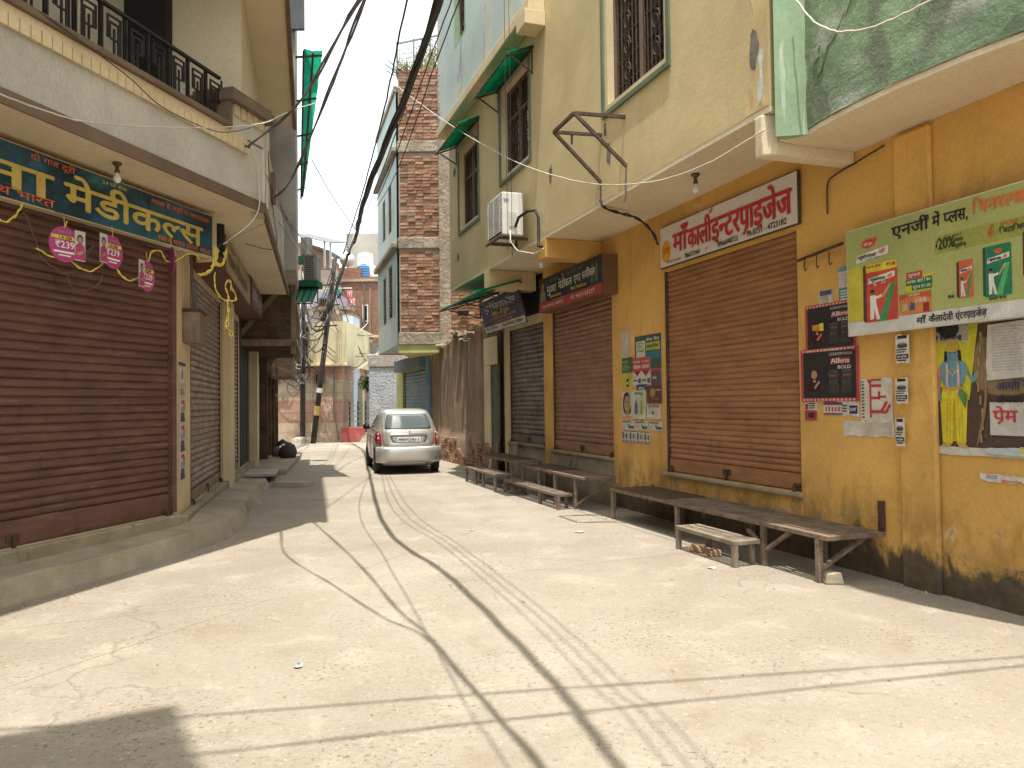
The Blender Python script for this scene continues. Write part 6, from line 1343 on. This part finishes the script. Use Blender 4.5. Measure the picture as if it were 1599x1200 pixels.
win(t2, X(499,37), X(516,37), 5.2, 6.7, 37); win(t2, X(457,37), X(470,37), 4.6, 6.1, 37, True, m_white); MB().box(X(480,37), X(556,37), 36.2, 36.98, 6.05, 6.2).build('balcony_slab', m_bandc, t2); MB().bar((X(492,37),36.22,7.05),(X(556,37),36.22,7.05),.05).build('balcony_rail', m_white, t2)
MB().box(X(521,37), X(548,37), 36.4, 42, 5.0, 6.04).build('brown_wall', m_mud, t2)
t3 = bld('blue_pier', 'narrow pale blue plastered wall end beside the brick house', 'wall', X(536,35), X(552,35), 35, 36.5, 0, 5.6, surf('pale_blue_wash', (.46,.52,.60), .85, var=.1, stains=(((.6,.6,.58), (2,2,2), .55, .1, .5),)))
t4 = bld('brick_block', 'rough red brick house with blue tank on its roof', 'house', X(522,40), X(600,40), 40, 47, 0, 8.2, m_brickfar)
MB().box(X(522,40), X(562,40), 40.4, 46, 8.202, 8.75).build('parapet', m_brickfar, t4); win(t4, X(567,40), X(576,40), 5.85, 6.75, 40, False, m_white); MB().box(X(522,40), X(600,40), 39.9, 39.998, 7.95, 8.08).build('band', m_bandc, t4)
t5 = bld('white_brick_house', 'whitewashed flaking brick wall with a small barred window', 'house', X(551,38), X(606,38), 38, 39.5, 0, 4.6, m_brickwhite); win(t5, X(573,38), X(581,38), 3.0, 3.75, 38, True, m_white)
t6 = bld('grey_block', 'tall bare concrete block on the skyline with toothed brick edge', 'building', X(545,50), X(612,50), 50, 58, 0, 12.7, surf('pale_concrete', (.40,.36,.31), .92, var=.14, vs=.7))
b = MB()
for i in range(26): z = 12.6-i*.16; b.box(X(545,50)-.13, X(545,50)-.002, 50.02, 50.3, z, z+.08)
b.build('toothed_bricks', m_brickfar, t6)
t7 = bld('plastered_house', 'grey brown plastered house with sloping brick top above the poles', 'house', X(440,39), X(528,39), 39, 46, 0, 8.4, surf('brown_grey_plaster', (.34,.28,.22), .92, var=.2, vs=.8, stains=(((.22,.17,.13), (1.2,1.2,.5), .54, .1, .6),)))
b = MB(); xa, xb = X(440,39), X(528,39); b.prism_y([(xa,8.402),(xb,8.402),(xb,8.75),(X(500,39),9.6),(xa,10.0)], 39.02, 39.4); b.build('brick_gable', m_brickfar, t7); win(t7, X(497,39), X(503,39), 6.4, 7.0, 39, False)
MB().hexa([(X(483,39),38.6,9.62),(X(520,39),38.6,9.2),(X(520,39),42,9.4),(X(483,39),42,9.8),(X(483,39),38.6,9.72),(X(520,39),38.6,9.3),(X(520,39),42,9.5),(X(483,39),42,9.9)]).build('lean_roof', m_darkgrey, t7)
t8 = thing('roof_shed', 'grey corrugated shed roof on thin posts at the left skyline', 'shed', W0, (X(495,34), 34, 9))
xa, xb = X(462,34), X(524,34); z_ = Z(358,34); b = MB(); vs = []; n = 44
for i in range(n+1):
    u = i/n; xx = xa+(xb-xa)*u; zz = z_-.42*u+.025*math.sin(i*math.pi/2)
    vs += [(xx, 33.2, zz-.35), (xx, 36.5, zz+.35), (xx, 33.2, zz-.37), (xx, 36.5, zz+.33)]
fs = []
for i in range(n): a = i*4; fs += [(a,a+4,a+5,a+1),(a+2,a+3,a+7,a+6),(a,a+2,a+6,a+4)]
b.add(vs, fs).build('roof_sheet', surf('grey_tin', (.22,.22,.22), .6, .3), t8)
for u in (513, 522): MB().box(X(u,34)-.04, X(u,34)+.04, 33.4, 33.48, 7.5, z_-.68).build('post', m_alum, t8)
# whitewashed wall, gate, low parapet, yard behind
t9 = thing('whitewashed_wall', 'lumpy whitewashed wall end behind the parked car', 'wall', W0, (X(600), FY+.1, 0))
m_ww = surf('lumpy_whitewash', (.58,.60,.64), .9, var=.12, vs=3, bump=1.0, bs=6, bd=.06, stains=(((.40,.34,.27), (1.6,1.6,1.2), .62, .08, .7),), low=((.26,.20,.14), .55, .5), seed=5)
MB().box(X(575), X(640), FY+.1, FY+1.6, 0, 3.15).build('wall', m_ww, t9, bevel=.05); MB().box(X(574), X(642), FY+.05, FY+1.65, 3.152, 3.7).build('brick_cap', m_brickwhite, t9, bevel=.04)
MB().box(X(640), X(660), FY-.3, FY+2, 0, 2.2).build('side_pier', m_mud, t9)
t10 = bld('yard_wall', 'cream tiled yard wall behind the steel gate', 'wall', X(532,36), X(566,36), 36, 36.4, 0, 2.75, brickmat('cream_tiles', (.50,.44,.28), (.46,.42,.25), (.55,.52,.42), .6, .45, .02))
t11 = thing('red_parapet', 'low red painted wall beside the sandstone house', 'wall', W0, (X(552), FY-.2, 0)); MB().box(X(533), X(570), FY-.15, FY+.15, 0, .62).build('wall', surf('red_paint', (.36,.09,.08), .8, stains=(((.5,.25,.22), (2,2,2), .58, .1, .5),)), t11, bevel=.02)
t12 = thing('steel_gate', 'pale steel railing gate between the red parapet and the whitewashed wall', 'gate', W0, (X(560), FY+.3, .6))
b = MB()
for v in (634,643,651,659,668): b.bar((X(534),FY+.3,Z(v)),(X(577),FY+.3,Z(v)),.035)
b.build('rails', m_alum, t12); b = MB()
for u in (543,556,568,577): b.box(X(u)-.03, X(u)+.03, FY+.33, FY+.39, 0, Z(628)+(.0 if u!=577 else .3))
b.build('posts', m_darkgrey, t12)
for i in range(3): chunk('rough stone step by the whitewashed wall, '+['lowest','middle','highest'][i], X(577)+.05*i, FY-.25+.16*i, (.35,.14,.14+.13*i), fr=W0, m=m_bandc, name='stone_step', cat='step', group='stone steps by the gate', seed=30+i)
def leafy(name, label, c, r, n, m, seed, cat, group=None, stem=True):
    t = thing(name, label, cat, W0, (c[0], c[1], c[2]-r[2]), group); rr = random.Random(seed); b = MB()
    for i in range(n):
        a = rr.uniform(0,6.28); ph = rr.uniform(-1,1); q = rr.random()**.5; x = c[0]+r[0]*q*math.cos(a)*(1-ph*ph)**.5; y = c[1]+r[1]*q*math.sin(a)*(1-ph*ph)**.5; z = c[2]+r[2]*ph*q
        s = rr.uniform(.03,.07); d = Vector((rr.uniform(-1,1), rr.uniform(-1,1), rr.uniform(-.6,.6))).normalized(); e = d.cross(Vector((rr.uniform(-1,1),rr.uniform(-1,1),1))).normalized(); p = Vector((x,y,z))
        b.add([p-d*s*1.6, p+e*s*.6, p+d*s*1.6, p-e*s*.6], [(0,1,2,3)])
    b.build('foliage', m, t)
    if stem:
        s_ = MB()
        for k in range(5): s_.tube([(c[0],c[1],c[2]-r[2]*1.2),(c[0]+rr.uniform(-.5,.5)*r[0],c[1],c[2]),(c[0]+rr.uniform(-.9,.9)*r[0],c[1],c[2]+r[2]*.7)], [.018,.012,.006], 5)
        s_.build('stem', m_wood, t)
    return t
m_leaf = surf('leaves', (.10,.15,.045), .7, vs=3, var=.5, bump=0); m_leafy = surf('yellow_green_leaves', (.22,.23,.07), .7, vs=3, var=.4, bump=0)
leafy('bush', 'small green bush growing above the yard behind the gate', (X(572,34.5),34.6,2.55), (.34,.3,.42), 420, m_leaf, 3, 'bush')
leafy('creeper', 'yellowish creeper trailing over the cream yard wall', (X(547,35.8),35.85,1.35), (.42,.12,.75), 420, m_leafy, 4, 'plant')
# tanks, washing, AC units
def tank(label, x, y, z, r, h, m, group='roof water tanks'):
    t = thing('water_tank', label, 'water tank', W0, (x,y,z), group); b = MB(); b.smooth = True; pr = [(r*.96,0)]
    for i in range(5): zz = h*.16*i+.02*h; pr += [(r,zz),(r,zz+h*.10),(r*.955,zz+h*.12),(r*.955,zz+h*.145)]
    pr += [(r,h*.84),(r*.9,h*.92),(r*.45,h*.97)]; b.lathe((x,y,z), pr, 24).build('drum', m, t); MB().lathe((x,y,z+h*.97), [(r*.45,0),(r*.45,h*.05),(r*.1,h*.07)], 16).build('lid', m, t)
tank('ribbed blue plastic water tank on the brick roof', X(569,41), 41, 8.205, .33, .80, plain('blue_tank_plastic', (.06,.19,.42), .5)); 
st_ = bld('stair_room', 'small white stair room on the roof behind the blue tank', 'roof room', X(560,44.5), X(588,44.5), 44.5, 46.8, 8.2, 9.6, surf('white_wash', (.62,.60,.58), .85)); MB().box(X(569,44.5), X(579,44.5), 44.45, 44.498, 8.4, 9.2).build('door', m_dark, st_)
tank('white plastic water tank on top of the stair room', X(571,45), 45.2, 9.605, .46, .85, plain('white_tank_plastic', (.68,.66,.62), .5))
cl = [((507,459),(514,464),m_cloth_teal,'teal cloth'),((522,452),(533,462),m_cloth_teal,'pale teal cloth'),((521,459),(526,466),m_cloth_red,'dark red cloth'),((527,458),(534,467),m_cloth_navy,'navy cloth'),((543,454),(551,465),m_cloth_pink,'pink and white cloth'),((546,466),(555,478),m_cloth_pink,'lower pink cloth')]
for i, (a, c, m, s_) in enumerate(cl):
    y = 36.15; x0, x1 = X(a[0],y), X(c[0],y); z1, z0 = Z(a[1],y)-.02, Z(c[1],y); b = MB(); k = 8; vs = []
    for j in range(5):
        for q in range(k+1): vs.append((x0+(x1-x0)*q/k+.02*math.sin(j+q), y+.03*math.sin(q*1.9+i)*(j+1)*.5, z1+(z0-z1)*j/4+.015*math.sin(q*1.3+j)))
    b.add(vs, [(j*(k+1)+q, (j+1)*(k+1)+q, (j+1)*(k+1)+q+1, j*(k+1)+q+1) for j in range(4) for q in range(k)])
    if m is m_cloth_pink: b.mats = [m_cloth_pink, m_paper]; b.m = [q % 2 if q % 3 else 0 for q in range(len(b.f))]
    b.build('laundry', None if m is m_cloth_pink else m, None, base=((x0+x1)/2,y,z0), label=s_+' drying on the balcony of the lilac house', cat='laundry', group='washing on the far balcony')
def acunit(u0, v0, u1, v1, d, label):
    p0, p1 = at(u0, v1, d), at(u1, v0, d); t = thing('air_conditioner', label, 'air conditioner', W0, (p0.x, d, p0.z), 'air conditioners above the green sheet')
    MB().box(p0.x, p1.x, d, d+.35, p0.z, p1.z).build('casing', m_acgrey, t, bevel=.01); MB().box(p0.x+.05, p1.x-.08, d-.012, d-.002, p0.z+.05, p1.z-.05).build('fan_panel', m_dark, t); g = MB(); n = 12
    for i in range(n): z = p0.z+.05+(p1.z-p0.z-.1)*i/n; g.box(p0.x+.04, p1.x-.07, d-.03, d-.014, z, z+.02)
    for i in range(4): x = p0.x+.05+(p1.x-p0.x-.13)*i/3; g.box(x, x+.012, d-.04, d-.031, p0.z+.04, p1.z-.04)
    g.build('grille', m_acgrey, t); MB().box(p0.x-.15, p1.x+.02, d-.05, d+.45, p0.z-.16, p0.z-.005).build('shelf', m_net, t)
acunit(474, 397, 495, 438, 18.5, 'grey air conditioner with dark grille above the dull green sheet, lower of the two'); acunit(469, 370, 483, 400, 20.5, 'grey air conditioner higher up, partly behind the lower one')

# ------------------------------------------------------------------ poles
m_pole = surf('dark_iron_pole', (.045,.035,.03), .7, .2, var=.3, vs=4, stains=(((.14,.07,.04), (3,3,2), .58, .1, .6),))
py = 32.2; p0, p1 = Vector((X(472,py),py,.2)), Vector((X(475,py),py,7.9))
t = thing('utility_pole', 'upright dark iron utility pole with pale switch box before the sandstone house', 'utility pole', W0, (p0.x,py,0), 'utility poles at the end of the lane')
b = MB(); b.smooth = True; b.tube([(p0.x,py,0), p0, p1], [.115,.115,.08], 10); b.build('pole', m_pole, t)
MB().box(p0.x-.12, p0.x+.22, py-.35, py-.16, 2.45, 2.85).build('switch_box', plain('pale_grey_box', (.40,.39,.36), .6), t, bevel=.02); MB().bar((p0.x-.45,py-.12,3.15),(p0.x+.5,py-.12,3.15),.05).build('cross_arm', m_pole, t)
MB().lathe((p0.x,py,0), [(.5,0),(.42,.18),(.22,.26)], 12).build('footing', m_bandc, t)
q0, q1 = at(489, 686, 31.6), at(524, 400, 31.6); q0.z = 0
t = thing('utility_pole', 'leaning black utility pole with a yellow painted band carrying the thick cable', 'utility pole', W0, tuple(q0), 'utility poles at the end of the lane')
b = MB(); b.smooth = True; b.tube([q0, q0.lerp(q1,.4), q1], [.115,.105,.085], 10); b.build('pole', m_pole, t)
MB().tube([q0.lerp(q1,.15), q0.lerp(q1,.20)], .122, 10).build('yellow_band', plain('yellow_band', (.36,.25,.06), .7), t); MB().tube([q0.lerp(q1,.27), q0.lerp(q1,.295)], .119, 10).build('plate', m_paper, t)
for k in range(3): c = q0.lerp(q1,.62+.11*k); MB().bar(c+Vector((-.45,-.14,0)), c+Vector((.45,-.14,.05)), .05).build('cross_arm', m_pole, t)

# ------------------------------------------------------------------ cables
def spline(P_, k=8):
    out = []
    for i in range(len(P_)-1):
        a = P_[max(i-1,0)]; b = P_[i]; c = P_[i+1]; d = P_[min(i+2,len(P_)-1)]
        for j in range(k):
            u = j/k; out.append(.5*((2*b)+(c-a)*u+(2*a-5*b+4*c-d)*u*u+(3*b-a-3*c+d)*u**3))
    out.append(P_[-1]); return out
def cable(label, P_, r, m, strands=1, wob=0, group='overhead cables', k=8, seed=0, name='cable', tw=1.0):
    P_ = [Vector(p) for p in P_]; S = spline(P_, k); rr = random.Random(seed); b = MB(); b.smooth = True
    for s in range(strands):
        if strands == 1: Q = S
        else:
            Q = []
            for i, p in enumerate(S):
                th = i*tw*.55+s*2*math.pi/strands; rad = r*1.0; Q.append(p+Vector((math.cos(th)*rad, 0, math.sin(th)*rad)))
        if wob: Q = [p+Vector((rr.uniform(-wob,wob), rr.uniform(-wob,wob)*.3, rr.uniform(-wob,wob))) for p in Q]
        b.tube(Q, r, 6)
    return b.build(name, m, None, base=tuple(P_[0]), label=label, cat='cable', group=group)
def inv(uv, d0, d1):                                    # pixels -> points on the vertical plane between two depths
    u0, u1 = uv[0][0], uv[-1][0]; return [at(u, v, 1/((1/d0)+(1/d1-1/d0)*(u-u0)/(u1-u0))) for u, v in uv]
cable('thickest black cable bundle running from the leaning pole overhead along the street', [q0.lerp(q1,.72)+Vector((.1,-.15,0)), at(545,395,26), at(554,376,17), (-1.72,9.18,4.05), (-.644,6.06,4.45), (.11,3.43,4.95), (.36,2.27,5.2), (.85,0,5.8), (1.5,-4,7)], .018, m_cable, 3, .003, seed=1, k=14, tw=.8)
cable('black cable loop hanging from the leaning pole towards the upright pole', [at(545,395,26), at(528,440,31.3), at(513,500,31.3), at(497,517,31.4), at(484,505,31.6), at(476,470,31.9)], .05, m_cable, 1, .02, seed=2)
cable('thin black cable left of the thick bundle', [q0.lerp(q1,.80)+Vector((.1,-.1,0)), at(556,350,21), (-2.43,11.2,3.75), (-1.37,7.18,3.55), (-.87,5.36,3.62), (-.62,4.41,3.7), (-.3,3.2,3.85), (.2,1.2,4.3), (.9,-4,5.5)], .006, m_cable, 1, .003, seed=10)
for i, lab in enumerate(('thin black cable just right of the thick bundle', 'thin black cable second right of the thick bundle', 'thin black cable farthest right of the thick bundle')):
    o = Vector((-.07+.09*i, 0, .05*i))
    cable(lab, [q0.lerp(q1,.85+.05*i)+Vector((.1,-.1,0)), at(563+i*2,350,21), Vector((-1.84,10.93,4.55))+o*1.4, Vector((-.79,7.54,4.9))+o, Vector((-.19,5.54,5.05))+o, Vector((.18,4.22,5.1))+o, Vector((.46,3.08,5.05))+o, Vector((.66,2.2,5.0))+o, Vector((1.6,-4,5.6))+o], .0062, m_cable, 1, .003, seed=11+i)
ga = LF.w(.35, -.74, 4.62); gb = LB.w(1.3, -.02, 4.45)
cable('grey cable looping down to the balcony corner, left one', [ga+Vector((-.35,-.3,.05)), ga, (-2.45,7.3,4.05), (-1.61,5.89,3.88), (-1.0,4.82,4.0), (-.66,4.33,4.15), (-.28,3.32,4.2), (.02,2.51,4.15), (.5,1.0,4.3), (1.2,-4,5.4)], .008, m_cablegrey, 2, .003, seed=20)
cable('grey cable looping down to the lane side of the balcony, right one', [gb, (-2.61,9.18,4.25), (-1.58,6.71,4.28), (-.95,5.04,4.2), (-.64,4.35,4.2), (-.2,3.16,4.12), (.07,2.45,4.12), (.55,1.0,4.3), (1.25,-4,5.4)], .009, m_cablegrey, 2, .003, seed=21)
cable('white wire drooping across the front of the balcony to the tall brick house', inv([(-60,128),(0,148),(60,170),(120,188),(180,195),(250,199),(320,200),(385,197),(420,190)], 5.6, 9.0)+inv([(440,180),(480,165),(540,148),(580,130),(598,124)], 9.6, 22), .0075, m_cablewhite, 1, .003, seed=22)
cable('white wire hanging from the tall brick house across to the green balcony', inv([(604,122),(640,150),(700,193),(770,235),(830,263),(900,283),(960,289),(1030,282),(1100,258),(1150,230),(1194,203)], 21.5, 6.6), .0075, m_cablewhite, 1, .002, seed=23)
cable('white cord lying across the curved green balcony', [RW.M @ RW.map(p) for p in [(3.52,-.80,4.75),(3.72,-.80,4.46),(3.95,-.80,4.27),(4.05,-.80,4.22),(4.3,-.80,4.13),(4.6,-.78,4.10),(4.9,-.74,4.12),(5.3,-.66,4.3),(5.7,-.54,4.55)]], .008, m_cablewhite, 1, .004, seed=24, group=None)
cable('dark wire sagging from the balcony railing to the corner pier', inv([(20,-10),(120,60),(200,120),(250,165),(310,196),(350,207),(392,200)], 6.0, 8.9), .005, m_cable, 1, .002, seed=25)
cable('pale wire dropping from the balcony corner to the blue board', [ga+Vector((.05,0,-.05)), LF.w(.62,-.72,4.3), LF.w(.60,-.75,3.98), LF.w(.50,-.70,3.75), LF.w(.25,-.5,3.45)], .0075, m_cablewhite, 1, .002, seed=26, group=None)
cable('thin dark wire on the side of the balcony', [LB.w(.6,-.02,4.9), LB.w(.75,-.03,4.5), LB.w(1.2,-.05,4.2), LB.w(.9,-.08,4.0), LB.w(.5,-.1,3.6), LF.w(.5,-.62,3.5)], .006, m_cable, 1, .003, seed=27, group=None)
for i, u in enumerate((789, 796)):
    cable(['thin dark wire hanging straight down past the air conditioner, left of two', 'thin dark wire hanging straight down past the air conditioner, right of two'][i], [RW.M @ RW.map(p) for x_ in [RW.pix(u, 100, 1.36)[0]] for p in [(x_,-1.07,10.2),(x_,-1.30,9.7),(x_,-1.36,8.6),(x_,-1.36,5.0),(x_+.01,-1.36,3.75-.12*i)]], .004, m_cable, 1, .0, seed=30+i, group='wires hanging by the air conditioner')
cable('dark drooping cable from the iron bracket to the white banner', [RW.M @ RW.map(p) for p in [(.15,-.90,3.98),(.17,-.86,3.88),(.05,-.60,3.86),(.02,-.35,3.82),(.02,-.15,3.68),(.03,-.06,3.5)]], .011, m_cable, 2, .004, seed=33, group=None)
cable('thin black conduit wire on the ochre wall right of the middle shutter', [RW.M @ RW.map(p) for p in [(3.62,-.03,3.60),(3.3,-.03,3.55),(3.05,-.02,3.52),(2.96,-.02,3.46),(2.95,-.02,3.2)]], .008, m_rust, 1, 0, seed=34, group=None)
cable('thin wire drooping from the green sheet towards the leaning pole', [at(487,250,16), at(515,300,19), at(545,345,22), at(560,365,24)], .012, m_cablegrey, 1, 0, seed=35)
for i in range(2):
    h = 5.2+.5*i; sx, sy = -.012*h, -.212*h; a = G(280, 1182-62*i); c = G(1599, 1042-14*i)
    e0 = Vector((a.x+sx, a.y+sy, h)); e1 = Vector((c.x+sx, c.y+sy, h+.1)); dd = (e1-e0).normalized()
    cable(['black cable crossing the street overhead near the camera, lower one', 'black cable crossing the street overhead near the camera, upper one'][i], [e0-dd*4.4, e0, e0.lerp(e1,.3)+Vector((0,.03,-.05)), e0.lerp(e1,.6)+Vector((0,.02,-.06)), e1, e1+dd*1.6], .011, m_cable, 2, .006, seed=40+i, group='cables crossing the street', k=12)
# service wires spreading from the poles
rr = random.Random(12)
for i in range(54):
    a = q0.lerp(q1, rr.uniform(.45,.95)) if i % 2 else p0.lerp(p1, rr.uniform(.35,.95)); kind = i % 4
    if kind == 0: e = Vector((rr.uniform(-11.5,-7.4), FY-.12, rr.uniform(2.6,5.0)))
    elif kind == 1: e = p0.lerp(p1, rr.uniform(.35,.9))+Vector((0,-.15,0))
    elif kind == 2: e = LS.w(rr.uniform(12,19), rr.uniform(-.4,-.1), rr.uniform(2.4,4.4))
    else: e = Vector((rr.uniform(-7.6,-5.6), 36.5, rr.uniform(3.5,6.5)))
    m = a.lerp(e,.5)+Vector((rr.uniform(-.3,.3), rr.uniform(-.2,.1), -rr.uniform(.2,1.3)))
    cable('loose service wire sagging about the two utility poles', [a+Vector((0,-.15,0)), a.lerp(m,.5)+Vector((0,0,-.15)), m, m.lerp(e,.5)+Vector((0,0,-.1)), e], rr.choice((.012,.016,.02)), m_cable if rr.random() < .7 else m_cablewhite, 1, .01, group='service wires around the poles', seed=50+i, k=5)
for i in range(9):
    c = p0.lerp(p1, rr.uniform(.25,.48))+Vector((rr.uniform(-.45,.45), -.25, 0)); w, h = rr.uniform(.12,.3), rr.uniform(.2,.5)
    cable('coil of spare wire hanging on the upright pole', [c+Vector((w*math.cos(a), -.02*k, h*math.sin(a))) for k, a in enumerate([j*.7 for j in range(13)])], .014, m_cable, 1, .02, group='wire coils on the upright pole', seed=180+i, k=3, name='wire_coil')
t = thing('hanging_drum', 'dark round drum hanging on wires before the sandstone house', 'drum', W0, tuple(at(427,622,26)))
c = at(427,622,26); b = MB(); b.smooth = True; b.lathe((c.x,c.y,c.z), [(.05,-.12),(.14,-.11),(.16,-.02),(.15,.08),(.06,.11)], 14, 'y'); b.build('drum', m_darkgrey, t)
MB().tube([(c.x,c.y,c.z+.14),(c.x+.1,c.y,c.z+.7),(c.x+.35,c.y,c.z+1.2)], .012, 4).tube([(c.x,c.y,c.z+.14),(c.x-.25,c.y,c.z+.5),(c.x-.5,c.y,c.z+.75)], .012, 4).build('wire', m_cable, t)

# ------------------------------------------------------------------ roof and wall clutter far down the lane
rr = random.Random(31)
for i in range(7):
    x = X(525+i*9, 39.9); b = MB(); z1 = rr.uniform(4.5,7.8); b.tube([(x,39.82,z1),(x+rr.uniform(-.05,.05),39.82,z1*.6),(x+rr.uniform(-.1,.1),39.82,1.0)], .04, 6); b.build('drainpipe', m_cablegrey if i % 2 else m_mud, t4)
t = thing('satellite_dish', 'small pale dish aerial on the brick roof', 'dish', W0, (X(545,41), 41, 8.75)); b = MB(); b.smooth = True
b.lathe((X(545,41),40.9,9.25), [(.05,0),(.25,-.05),(.38,-.14),(.40,-.15)], 18, 'y'); b.build('reflector', m_white, t); MB().tube([(X(545,41),41,8.75),(X(545,41),40.95,9.25)], .03, 6).build('mast', m_alum, t)
t = thing('canvas_awning', 'crumpled pale canvas rolled up below the lilac balcony', 'awning', W0, (X(537,35.9), 35.9, 5.3)); b = MB(); k = 12; vs = []
for j in range(7):
    for q in range(k+1): u = q/k; vs.append((X(526,35.9)+u*.75+rr.uniform(-.05,.05), 35.9-.12*math.sin(j*1.1+q)*.8+rr.uniform(-.05,.05), 6.0-.15*j-.35*u+rr.uniform(-.06,.06)))
b.add(vs, [(j*(k+1)+q, (j+1)*(k+1)+q, (j+1)*(k+1)+q+1, j*(k+1)+q+1) for j in range(6) for q in range(k)]); b.build('cloth', surf('dirty_canvas', (.46,.38,.28), .9, vs=4, var=.3), t)
MB().bar((X(524,35.95),35.95,6.0),(X(550,35.95),35.95,5.6),.05).build('roller', m_woodgrey, t)
for i in range(3):
    x = X(556+i*13,38); b = MB(); b.hexa([(x-.3,37.7,4.65+.1*i),(x+.4,37.7,4.62+.1*i),(x+.4,38.6,4.8+.1*i),(x-.3,38.6,4.85+.1*i),(x-.3,37.7,4.68+.1*i),(x+.4,37.7,4.65+.1*i),(x+.4,38.6,4.83+.1*i),(x-.3,38.6,4.88+.1*i)])
    b.build('roofing_sheet', [m_rust, m_bandc, m_mud][i], None, base=(x,37.7,4.6), label=['rusty loose sheet on the whitewashed brick wall, left one', 'grey loose slab on the whitewashed brick wall, middle one', 'brown loose sheet on the whitewashed brick wall, right one'][i], cat='sheet', group='loose sheets on the brick wall')

for i in (0, 2, 4, 6):
    a = LB.w(.15+.5*i, -.02, 4.2+rr.uniform(-.1,.5)); e = LS.w(2.0+1.3*i, -.45, 3.6+rr.uniform(-.3,.2)) if i % 2 else at(520+rr.uniform(-20,20), 420+rr.uniform(-20,40), 30)
    m = a.lerp(e,.5)+Vector((.1,0,-rr.uniform(.15,.5))); cable('thin wire strung along the lane side of the left building', [a, a.lerp(m,.5)+Vector((0,0,-.05)), m, m.lerp(e,.5), e], .006, m_cable if i % 3 else m_cablegrey, 1, .006, group='wires along the left building', seed=300+i, k=6)
